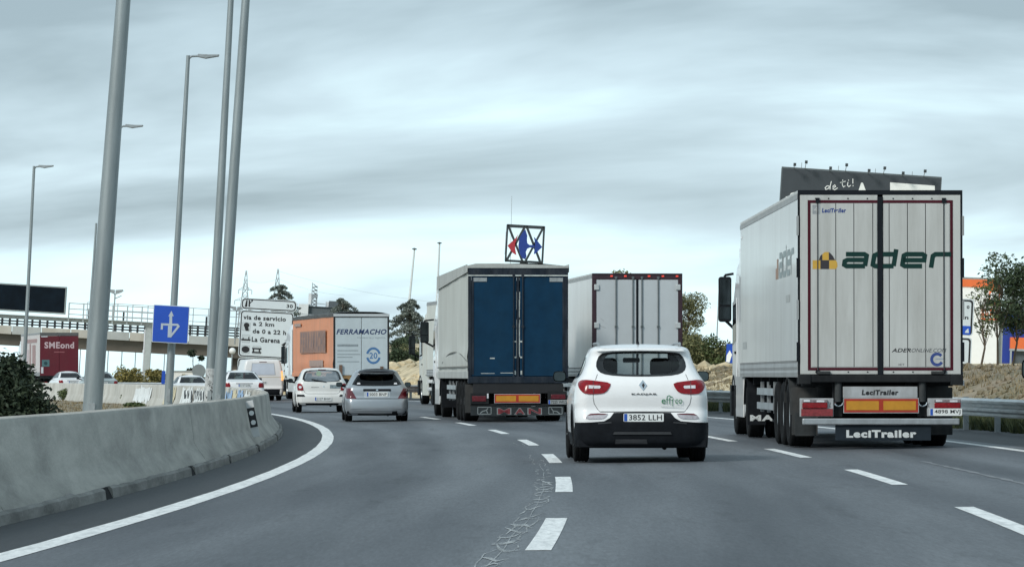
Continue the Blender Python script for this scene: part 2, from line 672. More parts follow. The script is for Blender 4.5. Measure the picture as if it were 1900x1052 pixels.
EARTH = mat('dry_earth', (0.23, 0.19, 0.135), 0.95, var=0.35, vscale=0.8, bump=0.8, bscale=3.0, dirt=(0.10, 0.105, 0.05), dirt_amt=0.75, dirt_scale=0.5)
PALEROCK = mat('pale_earth', (0.56, 0.47, 0.31), 0.95, var=0.35, vscale=1.5, bump=0.8, bscale=4.0, dirt=(0.22, 0.19, 0.12), dirt_amt=0.6, dirt_scale=1.0)
FIELD = mat('far_field', (0.17, 0.16, 0.11), 0.95, var=0.3, vscale=0.05)
CONC = mat('concrete', (0.42, 0.41, 0.37), 0.85, var=0.16, vscale=2.6, bump=0.5, bscale=25, dirt=(0.13, 0.128, 0.12), dirt_amt=0.75, dirt_scale=2.2, dirt_z=0.55, ys=0.16)
CONC2 = mat('pale_concrete', (0.50, 0.50, 0.46), 0.85, var=0.16, vscale=0.7, bump=0.3, bscale=12, dirt=(0.22, 0.20, 0.16), dirt_amt=0.55, dirt_scale=0.9)
CONCD = mat('concrete_footing', (0.20, 0.198, 0.185), 0.9, var=0.45, vscale=5, bump=0.8, bscale=18, ys=0.2)

def grid(name, m, s0, s1, ds, us, zf, kind='structure', parent=None, smooth=True):
    ns = int(round((s1 - s0) / ds))
    mb = MB()
    for i in range(ns + 1):
        s = s0 + (s1 - s0) * i / ns
        for u in us:
            p = su(s, u)
            mb.v.append((p.x, p.y, zf(s, u)))
    k = len(us)
    for i in range(ns):
        for j in range(k - 1):
            a = i * k + j
            mb.f.append((a, a + 1, a + k + 1, a + k))
    o = link(name, mb.mesh(name, m, smooth), parent)
    uv = o.data.uv_layers.new(name='UVMap')
    vs_ = [(s0 + (s1 - s0) * i / ns, u) for i in range(ns + 1) for u in us]
    li = np.empty(len(o.data.loops), dtype=np.int32)
    o.data.loops.foreach_get('vertex_index', li)
    uv.data.foreach_set('uv', np.array(vs_)[li].ravel())
    if kind:
        o['kind'] = kind
    return o

# wide ground out to the horizon
mb = MB()
mb.v = [(-4000, -60, -0.62), (4000, -60, -0.62), (4000, 8000, -0.62), (-4000, 8000, -0.62)]
mb.f = [(0, 1, 2, 3)]
g = link('ground', mb.mesh('ground', FIELD))
g['kind'] = 'structure'

grid('road', ROAD, -75, 480, 5, [-3.05, 0, 3, 6, 8.0], lambda s, u: zr(u))
grid('shoulder', SHOULD, -75, 480, 5, [-4.6, -3.05], lambda s, u: zr(u))
grid('shoulder_right', SHOULD, -75, 480, 5, [8.0, 10.6], lambda s, u: zr(u))

def zmed(s, u):
    k = min(1, (-4.7 - u) / 14)
    return -0.06 - 0.42 * k + 0.05 * noise.noise((s * 0.2, u * 0.4, 0))
grid('median_ground', EARTH, -60, 330, 2.5, [-4.7, -5.2, -6, -7, -8.5, -10, -12, -15, -19, -25, -33, -45], zmed)

def zbank(s, u):
    H = 1.35 + 0.45 * min(1, max(0, (s - 110) / 60))
    t = min(1, max(0, (u - 12.0) / 4.5))
    t = t * t * (3 - 2 * t)
    z = zr(10) - 0.05 + H * t
    if u > 20:
        k = min(1, max(0, (s - 150) / 30)) * min(1, max(0, (1 - su(s, u).x) / 5))
        t2 = min(1, (u - 20) / 5.0)
        z += k * 1.35 * t2
    z = z + (-0.45 - z) * min(1, max(0, (s - 212) / 18))
    return z + (0.22 if s < 75 else 0.13) * (noise.noise((s * 0.35, u * 0.5, 4)) + 0.6 * noise.noise((s * 1.1, u * 1.2, 1))) * min(1, t * 2 + 0.1)
us_b = [10.6, 11.3, 12, 12.5, 13, 13.5, 14, 14.5, 15, 15.5, 16, 16.5, 17.2, 18, 19, 20, 21, 22, 23, 24, 25, 28, 34, 45, 70, 110]
grid('embankment', EARTH, -40, 77, 0.9, us_b, zbank)
grid('stony_bank', PALEROCK, 77, 330, 1.1, us_b, zbank)

# painted lines: one thing each
def strip(mb, s0, s1, u0, u1, dz, n=None, wob=0.0):
    n = n or max(1, int((s1 - s0) / 2.5))
    b = len(mb.v)
    for i in range(n + 1):
        s = s0 + (s1 - s0) * i / n
        for u in (u0, u1):
            p = su(s, u + (random.uniform(-wob, wob) if wob else 0))
            mb.v.append((p.x, p.y, zr(u) + dz))
    for i in range(n):
        a = b + 2 * i
        mb.f.append((a, a + 1, a + 3, a + 2))
    return mb

o = link('edge_line', strip(MB(), -70, 330, -3.15, -2.92, 0.004, 260, 0.006).mesh('edge_line', LINE))
tag(o, 'solid white line sweeping round beside the low concrete barrier', 'road marking')
o = link('edge_line', strip(MB(), -70, 330, 7.5, 7.68, 0.004, 200).mesh('edge_line', LINE))
tag(o, 'solid white edge line running past the metal guard rail', 'road marking')
o = link('ghost_line', strip(MB(), -32, 2, 5.4, 5.47, 0.004, 60, 0.03).mesh('ghost_line', FAINT))
tag(o, 'faint thin remains of a removed line below the white lorry', 'road marking')

for k in range(0, 8):
    s0 = -24.6 + 14.2 * k
    o = link('lane_dash', strip(MB(), s0, s0 + 6.4, 0.52, 0.70, 0.004, 5).mesh('lane_dash', LINE))
    lab = {0: 'large white lane dash beside the scraped seam nearest the viewer', 1: 'short upright-looking white dash second up from the scraped seam',
           2: 'white dash just left of the white crossover wheel, third of the row', 3: 'white dash below and left of the crossover, fourth of the row', 4: 'slanting white dash below the rear of the blue-doored lorry, fifth of the row',
           5: 'short white dash under the left rear wheels of the blue-doored lorry', 6: 'thin white dash between the silver hatchback and the blue-doored lorry', 7: 'farthest thin dash of the row, close behind the silver hatchback'}[k]
    tag(o, lab, 'lane marking', 'dashes between the first and second lane')
for k in range(0, 5):
    s0 = -23.5 + 14.4 * k
    o = link('lane_dash', strip(MB(), s0, s0 + 7.0, 4.07, 4.24, 0.004, 5).mesh('lane_dash', LINE))
    lab = {0: 'white dash cut by the right border, nearest of its row', 1: 'slanting white dash below the rear wheels of the white lorry',
           2: 'white dash between the white crossover and the big white lorry', 3: 'white dash pointing at the front wheel of the big white lorry', 4: 'white dash mostly hidden behind the white crossover'}[k]
    tag(o, lab, 'lane marking', 'dashes between the second and third lane')

# scraped seam beside the nearest dash: ragged edges and smears
mb = MB()
rnd = random.Random(5)
def smear(pts, wds):
    """pts (s,u); wds half widths across the stroke, in metres along u"""
    b = len(mb.v)
    n_ = len(pts)
    for i_, ((s, u), w_) in enumerate(zip(pts, wds)):
        i0, i1 = max(0, i_ - 1), min(n_ - 1, i_ + 1)
        ds, du = pts[i1][0] - pts[i0][0], pts[i1][1] - pts[i0][1]
        # normal in picture terms: the road is foreshortened about 20 to 1 along s
        es_, eu = ds / 20.0, du
        l_ = math.hypot(es_, eu) or 1
        ns_, nu = -eu / l_ * 20.0, es_ / l_
        for e in (-1, 1):
            p = su(s + ns_ * w_ * e, u + nu * w_ * e)
            mb.v.append((p.x, p.y, zr(u) + 0.0045))
    for i_ in range(n_ - 1):
        a = b + 2 * i_
        mb.f.append((a, a + 1, a + 3, a + 2))
def cu_(s):
    return 0.36 + 0.05 * noise.noise((s * 0.25, 0, 7)) + 0.001 * (s + 30)
for k_ in range(26):
    s = -33 + k_ * 1.15 + rnd.uniform(-.4, .4)
    if -17 < s < -12 and rnd.random() < .5:
        continue
    c0 = cu_(s)
    w0 = rnd.uniform(0.004, 0.011) * (1 if s < -16 else 0.8)
    side_ = rnd.choice((-1, 1))
    pts = [(s + rnd.uniform(-.5, .5), c0 - 0.09 * side_ + rnd.uniform(-.03, .03)), (s + rnd.uniform(-.2, .6), c0 - .03 * side_), (s + rnd.uniform(.1, .9), c0 + .03 * side_), (s + rnd.uniform(.2, 1.4), c0 + .08 * side_ + rnd.uniform(-.03, .03))]
    smear(pts, [w0 * .3, w0, w0 * 1.2, w0 * .3])
smear([(-33 + 1.1 * i_, cu_(-33 + 1.1 * i_)) for i_ in range(34)], [.0035] * 34)
for off in (-.075, .07):
    s = -33
    while s < 20:
        L_ = rnd.uniform(1.0, 4.0)
        if rnd.random() < (.75 if s < -1 else .35):
            n_ = 5
            pts = [(s + L_ * i_ / n_, cu_(s + L_ * i_ / n_) + off + rnd.uniform(-.03, .03)) for i_ in range(n_ + 1)]
            w0 = rnd.uniform(.004, .010)
            smear(pts, [w0 * .3] + [w0 * rnd.uniform(.5, 1.2) for _ in range(n_ - 1)] + [w0 * .3])
        s += L_ * rnd.uniform(.7, 1.3)
o = link('scraped_seam', mb.mesh('scraped_seam', SEAL))
tag(o, 'pale ragged scraped seam crossing the asphalt beside the nearest dash', 'road scar', kind='stuff')

# ================================================================== concrete barrier
SEGS = [(-60, -40), (-40, -18), (-18, 2.4), (2.4, 26), (26, 48), (48, 70), (70, 92), (92, 114), (114, 136), (136, 158), (158, 180), (180, 202), (202, 224)]
PROF = [(-4.06, 0.10), (-4.20, 0.30), (-4.235, 0.36), (-4.295, 0.83), (-4.315, 0.868), (-4.345, 0.88), (-4.45, 0.88), (-4.475, 0.865), (-4.495, 0.83), (-4.555, 0.36), (-4.59, 0.30), (-4.73, 0.0), (-4.73, -0.5), (-4.06, -0.2)]
bar = empty('concrete_barrier', tuple(su(0, -4.4)), label='long curved concrete safety barrier between the shoulder and the median', cat='barrier')
def local(o, root):
    """mesh built in world coordinates, put under a root that stands elsewhere"""
    o.parent = root
    o.matrix_parent_inverse = Matrix.Translation(root.location).inverted() if root.rotation_euler[2] == 0 else root.matrix_basis.inverted()
    return o
for (a, b_) in SEGS:
    mb = MB()
    n = max(4, int((b_ - a) / 1.5))
    k = len(PROF)
    for i in range(n + 1):
        s = a + 0.02 + (b_ - a - 0.04) * i / n
        for (u, z) in PROF:
            dz = 0.003 * noise.noise((s * 0.5, z * 1.5, u)) if z > 0 else 0
            p = su(s, u + dz)
            mb.v.append((p.x, p.y, zr(-4.2) + z + dz))
    for i in range(n):
        for j in range(k):
            q = (j + 1) % k
            mb.f.append((i * k + j, i * k + q, (i + 1) * k + q, (i + 1) * k + j))
    mb.f.append(tuple(range(k)))
    mb.f.append(tuple(n * k + j for j in reversed(range(k))))
    local(link('barrier_segment', mb.mesh('barrier_segment', CONC if a < 60 else CONC2, True)), bar)
GASK0 = mat('drain_black', (0.008, 0.009, 0.01), 0.8, var=0.2, spec=0.1)
# footing with drain slots
cuts = [-58, -46, -35, -24, -11.0, -0.9, 6.2, 15.5, 27, 40, 55]
for i in range(len(cuts) - 1):
    a, b_ = cuts[i] + 0.30, cuts[i + 1] - 0.30
    mb = MB()
    n = max(6, int((b_ - a) / 0.5))
    for j in range(n + 1):
        s = a + (b_ - a) * j / n
        w = 0.03 * noise.noise((s * 0.9, 0, 3)) + 0.012 * noise.noise((s * 3.1, 2, 3))
        for (u, z) in ((-3.985 + w, -0.02), (-4.0 + w * .7, 0.095 + w), (-4.03, 0.118 + w * 1.5), (-4.10, 0.11)):
            p = su(s, u)
            mb.v.append((p.x, p.y, zr(-4.1) + z))
    for j in range(n):
        for q in range(3):
            mb.f.append((j * 4 + q, j * 4 + q + 1, j * 4 + q + 5, j * 4 + q + 4))
    mb.f.append((0, 1, 2, 3))
    mb.f.append((n * 4 + 3, n * 4 + 2, n * 4 + 1, n * 4))
    local(link('footing', mb.mesh('footing', CONCD, True)), bar)
for c_ in cuts[1:-1]:
    mb = MB()
    p0_, p1_ = su(c_ - .29, -3.985), su(c_ + .29, -3.985)
    q0_, q1_ = su(c_ - .29, -4.045), su(c_ + .29, -4.045)
    mb.v = [(p0_.x, p0_.y, zr(-4.1) + .002), (p1_.x, p1_.y, zr(-4.1) + .002), (q1_.x, q1_.y, zr(-4.1) + .12), (q0_.x, q0_.y, zr(-4.1) + .12)]
    mb.f = [(0, 1, 2, 3)]
    local(link('drain_slot_dark', mb.mesh('drain_slot_dark', GASK0)), bar)  # black sheet in each slot, its colour standing in for the shade inside
# graffiti on the median side of the far stretch
GWH = mat('graffiti_white', (0.72, 0.76, 0.76), 0.7, var=0.12, vscale=2)
GBL = mat('graffiti_blue', (0.30, 0.45, 0.66), 0.7, var=0.25, vscale=2)
GBK = mat('graffiti_black', (0.03, 0.035, 0.04), 0.7, var=0.2)
GYE = mat('graffiti_cream', (0.62, 0.56, 0.38), 0.7, var=0.15, vscale=2)
def back_pt(s, h, off=0.012):
    """on the median face of the barrier at height h"""
    u = -4.73 + (-4.59 + 4.73) * min(1, h / 0.30) if h < 0.3 else (-4.59 + (0.095) * min(1, (h - 0.30) / 0.53))
    p = su(s, u - off)
    return (p.x, p.y, zr(-4.2) + h)
def gpatch(mb, s0, s1, h0, h1):
    b = len(mb.v)
    sl_ = rnd.uniform(-0.3, 0.3)
    for h in (h0, (h0 + h1) / 2, h1):
        for s in (s0, s1):
            mb.v.append(back_pt(s + sl_ * (h - h0), h + rnd.uniform(-0.03, 0.03)))
    mb.f += [(b, b + 1, b + 3, b + 2), (b + 2, b + 3, b + 5, b + 4)]
for (s0, s1, m, o_) in ((60, 66, GWH, .012), (67.5, 71.5, GBL, .012), (73, 76, GYE, .012), (76.5, 81, GBL, .012), (83, 92, GWH, .012), (94, 99, GWH, .012), (101, 106, GWH, .012), (110, 114, GYE, .012), (122, 129, GWH, .012)):
    mb = MB()
    s = s0
    while s < s1:
        w = rnd.uniform(0.4, 1.1)
        gpatch(mb, s, s + w, rnd.uniform(0.05, 0.25), rnd.uniform(0.68, 0.84))
        s += w * 0.93
    local(link('graffiti', mb.mesh('graffiti', m)), bar)
mb = MB()
for c0 in list(np.arange(84, 106, 1.7)) + [69, 79.5]:
    a0 = rnd.uniform(0, 6)
    last = None
    for i in range(9):
        t = a0 + i * 0.75
        p = (c0 + 0.9 * cos(t) * rnd.uniform(0.5, 1.1), 0.5 + 0.24 * sin(t * 1.2))
        if last:
            b = len(mb.v)
            mb.v += [back_pt(last[0], last[1], .02), back_pt(last[0] + 0.25, last[1] - 0.05, .02), back_pt(p[0] + 0.25, p[1] - 0.05, .02), back_pt(p[0], p[1], .02)]
            mb.f.append((b, b + 1, b + 2, b + 3))
        last = p
local(link('graffiti', mb.mesh('graffiti', GBK)), bar)['kind'] = 'stuff'

# marker with two round reflectors on the barrier's road face
ms = 17.0
base = su(ms, -4.12)
mk = empty('barrier_marker', (base.x, base.y, zr(-4.2) + 0.32), (0, 0, ms / RAD), 'black and white marker with two round reflectors fixed to the barrier', 'marker')
mk.rotation_euler = (0, -0.20, ms / RAD + radians(4))
tilt = radians(-5)
def mkp(name, z0, z1, m, y=0):
    return part(name, MB().box(-0.065, 0.065, -0.02 - y, 0.0, z0, z1), m, mk, bevel=0.004)
mkp('back_plate', -0.10, 0.52, mat('marker_white', (0.62, 0.64, 0.64), 0.5, var=0.08))
part('black_panel', MB().box(-0.064, 0.064, -0.028, -0.0205, 0.07, 0.40), INK, mk)
for z in (0.15, 0.31):
    part('reflector', MB().cyl((0.0, -0.036, z), (0.0, -0.0285, z), 0.042, n=16), mat('reflector_glass', (0.75, 0.78, 0.78), 0.25, var=0.05), mk)

# ================================================================== guard rail on the right
WP = [(0.0, 0.0), (0.03, 0.02), (0.035, 0.06), (-0.045, 0.10), (-0.045, 0.14), (0.035, 0.18), (0.035, 0.22), (-0.045, 0.26), (-0.045, 0.30), (0.02, 0.33), (0.03, 0.345)]
RAILM = mat('rail_steel', (0.64, 0.67, 0.67), 0.38, 0.45, var=0.12, vscale=2, dirt=(0.28, 0.25, 0.22), dirt_amt=0.5, dirt_scale=1.0)
gr = empty('guard_rail', tuple(su(30, 9.6)), label='galvanised steel guard rail on posts along the right shoulder', cat='guard rail')
s = -30.0
while s < 230:
    mb = MB()
    n = 4
    for i in range(n + 1):
        ss = s + 4.0 * i / n + (0.06 if i == n else 0)
        off = 0.003 if i == n else 0
        for (du, z) in WP:
            p = su(ss, 9.6 + du + off)
            mb.v.append((p.x, p.y, zr(10) + 0.30 + z))
        for (du, z) in reversed(WP):
            p = su(ss, 9.6 + du + 0.006 + off)
            mb.v.append((p.x, p.y, zr(10) + 0.30 + z))
    k = 2 * len(WP)
    for i in range(n):
        for j in range(k):
            q = (j + 1) % k
            mb.f.append((i * k + j, i * k + q, (i + 1) * k + q, (i + 1) * k + j))
    local(link('rail_beam', mb.mesh('rail_beam', RAILM, True)), gr)
    s += 4.0
PM = None
s = -30.0
while s < 230:
    p = su(s, 9.77)
    if PM is None:
        PM = MB().box(-0.05, 0.05, -0.06, 0.06, -0.1, 0.66).box(-0.12, -0.05, -0.05, 0.05, 0.38, 0.56).mesh('post', STEEL)
    o = link('post', PM, None, (p.x, p.y, zr(10)), (0, 0, s / RAD))
    local(o, gr)
    s += 4.0

# ================================================================== lamp poles
def arm_pole(px, py, Y, H, r0, r1, arm=None, lean=LEAN, zb=-0.3, grp='lamp poles in the median', lab='', head=True, extra=None):
    p = at(px, py, Y)
    # foot: walk down the lean from the point seen
    root = empty('lamp_pole', (p.x - lean * (p.z - zb), Y, zb), (0, lean, 0), lab, 'lamp pole', grp)
    mb = MB()
    n = 10
    mb.cyl((0, 0, 0), (0, 0, 0.25), r0 * 1.7, r0 * 1.6, 14)
    for i in range(6):
        a, b_ = i / 6, (i + 1) / 6
        mb.cyl((0, 0, 0.25 + (H - 0.25) * a), (0, 0, 0.25 + (H - 0.25) * b_), r0 + (r1 - r0) * a, r0 + (r1 - r0) * b_, 18, cap=(i in (0, 5)))
    part('pole', mb, STEELP, root, smooth=True)
    part('access_door', MB().box(-0.05, 0.05, -r0 - 0.006, -r0 + 0.03, 0.7, 1.1), STEEL, root)
    if arm:
        am = part('arm', MB().tube([(0, 0, H - 0.12), (0.10, 0, H - 0.02), (0.3, 0, H), (arm, 0, H + 0.03)], 0.035, 8), STEELP, root, smooth=True)
        part('lamp_head', MB().prism([(arm - 0.15, H - 0.03), (arm + 0.10, H - 0.07), (arm + 0.5, H + 0.02), (arm + 0.52, H + 0.08), (arm + 0.2, H + 0.06), (arm - 0.15, H + 0.06)], -0.13, 0.13), STEEL, root, bevel=0.015)
    return root
STEELP = mat('pole_steel', (0.27, 0.31, 0.32), 0.5, 0.45, var=0.22, vscale=4, streak=0.12, bump=0.1)
arm_pole(172, 755, 62, 12.5, 0.150, 0.075, arm=1.0, lean=0.0735, lab='thickest grey lamp pole, standing alone behind the barrier')
arm_pole(406, 735, 90, 12.5, 0.140, 0.075, arm=1.0, lean=0.0665, lab='grey lamp pole, thicker of the close pair before the exit sign')
P3 = arm_pole(390, 720, 112, 12.5, 0.145, 0.075, arm=1.0, lean=0.052, lab='grey lamp pole with scribbled foot, thinner of the close pair')
arm_pole(312.5, 745, 130, 11.55, 0.135, 0.06, arm=0.45, lean=0.056, lab='tall lamp pole with short arm that carries the blue sign')
arm_pole(46, 660, 185, 10.85, 0.095, 0.06, arm=0.35, lean=0.047, lab='lamp pole with short arm in front of the dark message panel')
arm_pole(186, 690, 157, 11.0, 0.075, 0.05, arm=0.35, lean=0.079, lab='lamp pole hidden behind the thickest pole, only its arm showing')
arm_pole(160, 690, 205, 9.05, 0.08, 0.05, lean=0.066, lab='short thin lamp pole peeping out left of the thickest pole')
# scribbles on the third pole's foot
mb = MB()
for i in range(7):
    z0 = 0.62 + i * 0.145
    for j in range(5):
        a0 = rnd.uniform(-2.6, -0.6)
        a1 = a0 + rnd.uniform(0.3, 0.9)
        z = z0 + rnd.uniform(-0.05, 0.05)
        zz = z + rnd.uniform(-0.09, 0.09)
        b = len(mb.v)
        r = 0.149
        for (a, q) in ((a0, z), (a0 + 0.10, z + 0.035), (a1 + 0.10, zz + 0.035), (a1, zz)):
            mb.v.append((r * cos(a), r * sin(a), q))
        mb.f.append((b, b + 1, b + 2, b + 3))
part('graffiti', mb, GBK, P3)
part('graffiti_ground', MB().cyl((0, 0, 0.55), (0, 0, 1.7), 0.1465, 0.1455, 18, cap=False), mat('graffiti_grey', (0.45, 0.47, 0.47), 0.7, var=0.3, vscale=9), P3)

# ================================================================== road signs
SIGNB = mat('sign_blue', (0.012, 0.075, 0.46), 0.4, var=0.04)
SIGNW = mat('sign_white', (0.60, 0.66, 0.69), 0.45, var=0.03)
SIGNG = mat('sign_symbol_grey', (0.42, 0.48, 0.54), 0.45, var=0.05)
SIGNBACK = mat('sign_back', (0.30, 0.32, 0.33), 0.5, 0.4, var=0.1)

# blue sign
c = at(316.8, 601.5, 129.6)
W = 1.13
sg = empty('traffic_sign', tuple(c), (0, LEAN, 0.0), 'square blue sign with a white arrow and loop symbol on the lamp pole', 'road sign')
part('panel', MB().prism(rrect(-W / 2, W / 2, -W / 2 - 0.02, W / 2 + 0.02, 0.03), -0.03, 0.0), SIGNW, sg)
part('blue_face', MB().prism(rrect(-W / 2 + 0.022, W / 2 - 0.022, -W / 2 + 0.0, W / 2, 0.025), -0.036, -0.031), SIGNB, sg)
part('clamp', MB().box(-0.3, 0.3, 0.0, 0.05, 0.25, 0.30).box(-0.3, 0.3, 0.0, 0.05, -0.3, -0.25), STEEL, sg)
k = W / 68.0   # metres per photo pixel on the sign
def sp(x, y):
    # photo pixel offsets from the sign's centre, undoing its lean
    dx, dy = (x - 316.8) * k, (601.5 - y) * k
    return (dx * cos(LEAN) - dy * sin(LEAN), dx * sin(LEAN) + dy * cos(LEAN))
sym = MB()
def pz(zx, zy):
    return sp(200 + zx / 4.573, 530 + zy / 4.573)
sym.prism([pz(541, 212), pz(560, 258), pz(547, 258), pz(547, 325), pz(522, 325), pz(524, 258), pz(514, 258)], -0.041, -0.0365)
sym.prism([pz(512, 340), pz(548, 340), pz(540, 440), pz(508, 440)], -0.0415, -0.0365)
b = stroke([[pz(458, 372), pz(460, 328), pz(592, 332), pz(602, 345), pz(530, 436)]], 18 / 4.573 * k)
part('symbol', sym, SIGNG, sg)
b.v = [(x, -0.044, z) for x, y, z in b.v]
part('symbol', b, SIGNG, sg)
# small blue panel left of its post
c = at(303.5, 700, 131.5)
o = part('marker_board', MB().prism(rrect(-0.055, 0.055, -0.21, 0.21, 0.01), -0.02, 0), SIGNB, None)
o.location = c
o.rotation_euler = (0, LEAN, 0)
tag(o, 'narrow dark blue marker board beside the post of the blue sign', 'marker board')

# big exit sign
YS = 252.0
def frame_panel(root, x0, x1, z0, z1, r, y=0.0):
    p = part('panel', MB().prism(rrect(x0, x1, z0, z1, r), y - 0.06, y), SIGNW, root)
    part('border', MB().prism(rrect(x0 + 0.04, x1 - 0.04, z0 + 0.04, z1 - 0.04, r * 0.9), y - 0.064, y - 0.0605), INK, root)
    part('face', MB().prism(rrect(x0 + 0.105, x1 - 0.105, z0 + 0.105, z1 - 0.105, r * 0.7), y - 0.068, y - 0.0645), SIGNW, root)
k2 = YS / F
es = empty('exit_sign', (at(440, 720, YS).x, YS, -0.6), (0, LEAN, 0), 'large white direction sign with exit symbol 30 and La Garena lettering', 'road sign')
orig = Vector((es.location.x, 0, es.location.z))
def ep(x, y):
    p = at(x, y, YS)
    dx, dz = p.x - orig.x, p.z - orig.z
    return dx * cos(LEAN) - dz * sin(LEAN), dx * sin(LEAN) + dz * cos(LEAN)
def ez(zx, zy):      # from a zoom of region [430,490,780,680] at 5.4286
    return ep(430 + zx / 5.4286, 490 + zy / 5.4286)
x0, z1 = ez(92, 330)
x1, z0 = ez(650, 484)
za = (z0 + 0.0)
frame_panel(es, x0 + 0.05, x1, za, z1 - 0.05, 0.22)
m0, t1 = ez(88, 478)
m1, t0 = ez(622, 962)
frame_panel(es, x0 + 0.03, x1 - 0.12, t0, za - 0.04, 0.20)
frame_panel(es, x0 + 0.03, x1 - 0.12, t0 - 1.75, t0 - 0.05, 0.20)
part('post', MB().box(x0 + 0.5, x0 + 0.66, 0.01, 0.2, 0, z1 - 0.2), STEEL, es)
part('post', MB().box(x1 - 0.8, x1 - 0.64, 0.01, 0.2, 0, z1 - 0.2), STEEL, es)
YT = -0.0725
def etext(s, ax, ay, bx, by, bold=0.035):
    X0, Z1 = ez(ax, ay)
    X1, Z0 = ez(bx, by)
    Z1b = (Z1 + Z0) / 2 + (by - ay) / 5.4286 * k2 / 2
    Z0b = Z1b - (by - ay) / 5.4286 * k2
    text(s, X0, X0 + (bx - ax) / 5.4286 * k2, Z0b, Z1b, YT, INK, es, bold=bold)
etext('30', 553, 407, 617, 443)
etext('via de servicio', 118, 522, 548, 568)
etext('a 2 km', 216, 584, 430, 626)
etext('de 0 a 22 h', 212, 660, 550, 706)
etext('La Garena', 203, 738, 488, 790)
def epoly(pts, m=INK, name='symbol', y=YT):
    part(name, MB().prism([ez(*p) for p in pts], y, y + 0.004), m, es)
epoly([(130, 430), (148, 362), (160, 362), (157, 430)])
epoly([(168, 430), (172, 362), (184, 362), (186, 385), (200, 372), (196, 362), (214, 360), (212, 380), (206, 376), (184, 402), (186, 430)])
epoly([(500, 812), (556, 775), (530, 768), (598, 758), (588, 800), (575, 788), (516, 826)])
part('symbol', MB().prism([ep(528.5, 697), ep(528.5, 689), ep(526, 689), ep(532, 681), ep(537, 689), ep(534, 689), ep(534, 697)], YT, YT + 0.004), INK, es)
for (ax, ay, bx, by) in ((104, 588, 188, 668), (102, 708, 186, 792), (98, 818, 182, 898), (210, 826, 295, 908)):
    cx, cz = ez((ax + bx) / 2, (ay + by) / 2)
    hw = (bx - ax) / 2 / 5.4286 * k2
    ic = part('pictogram', MB().prism(rrect(cx - hw, cx + hw, cz - hw, cz + hw, 0.05), YT - 0.0, YT + 0.003), mat('pictogram_grey', (0.36, 0.40, 0.42), 0.5, var=0.05), es)
    part('pictogram_face', MB().prism(rrect(cx - hw * .9, cx + hw * .9, cz - hw * .9, cz + hw * .9, 0.04), YT - 0.004, YT - 0.001), mat('pictogram_light', (0.50, 0.55, 0.57), 0.5, var=0.05), ic)
    g_ = MB()
    y0 = YT - 0.009
    if ay == 588:
        g_.prism(ellipse(cx + .02, cz + 0.08, 0.17, 0.15), y0, y0 + .004).prism([(cx - .1, cz - .05), (cx + .14, cz - .05), (cx + .18, cz - .26), (cx - .02, cz - .26)], y0, y0 + .004)
    elif ay == 708:
        g_.box(cx - .28, cx + .28, y0, y0 + .004, cz - .12, cz - .02).box(cx + .14, cx + .2, y0, y0 + .004, cz - .02, cz + .12).box(cx - .2, cx - .14, y0, y0 + .004, cz - .02, cz + .05)
    elif ax == 98:
        g_.prism(ellipse(cx, cz, 0.24, 0.2), y0, y0 + .004)
    else:
        g_.box(cx - .28, cx + .28, y0, y0 + .004, cz + .05, cz + .14).box(cx - .28, cx + .28, y0, y0 + .004, cz - .18, cz - .09).box(cx - .24, cx - .15, y0, y0 + .004, cz - .1, cz + .06).box(cx + .12, cx + .2, y0, y0 + .004, cz - .1, cz + .06)
    part('glyph', g_, INK, ic)

# sign standing beyond the white lorry, right verge
Y2 = 150.0
rs = empty('exit_sign', (at(1760, 700, Y2).x, Y2, 1.2), (0, LEAN * 0.9, 0), 'white direction sign half hidden behind the right side of the white lorry', 'road sign')
kk = Y2 / F
def rp(x, y):
    p = at(x, y, Y2)
    dx, dz = p.x - rs.location.x, p.z - rs.location.z
    a = LEAN * 0.9
    return dx * cos(a) - dz * sin(a), dx * sin(a) + dz * cos(a)
X1, Z1 = rp(1808, 555)
_, Z0 = rp(1806, 624)
W2 = 2.0
def fp2(z0, z1, xr):
    frame_panel(rs, xr - W2, xr, z0, z1, 0.12)
fp2(Z0, Z1, X1)
_, Zb = rp(1800, 706)
fp2(Zb, Z0 - 0.04, X1 - 0.02)
part('post', MB().box(X1 - 1.5, X1 - 1.38, 0.01, 0.13, -0.5, Z1 - 0.1), STEEL, rs)
part('post', MB().box(X1 - 0.5, X1 - 0.38, 0.01, 0.13, -0.5, Z1 - 0.1), STEEL, rs)
xx, zz = rp(1796, 570)
text('o', xx - .05, xx + .05, zz - .06, zz + .06, YT, INK, rs, bold=0.03)
xx, zz = rp(1794, 590)
text('n', xx - .08, xx + .05, zz - .05, zz + .05, YT, INK, rs, bold=0.03)
xx, zz = rp(1795, 613)
part('symbol', MB().prism(rrect(xx - .35, xx + .1, zz - .16, zz + .16, 0.03), YT, YT + .004), SIGNB, rs)
part('symbol', MB().prism([(xx - .1, zz - .09), (xx + .05, zz - .09), (xx + .02, zz + .08), (xx - .06, zz)], YT - .004, YT - .001), SIGNW, rs)

# round sign seen from behind
Y3 = 275.0
c = at(366, 688, Y3)
r_ = empty('round_sign', (c.x, Y3, -0.4), (0, LEAN, 0), 'grey back of a round traffic sign above the far barrier', 'road sign')
part('disc', MB().cyl((0, 0, c.z + 0.4), (0, 0.03, c.z + 0.4), 0.45, n=28), mat('sign_back_grey', (0.20, 0.23, 0.24), 0.6, 0.2, var=0.1), r_)
part('post', MB().cyl((0, 0.05, 0), (0, 0.05, c.z + 0.7), 0.04, n=10), STEEL, r_)
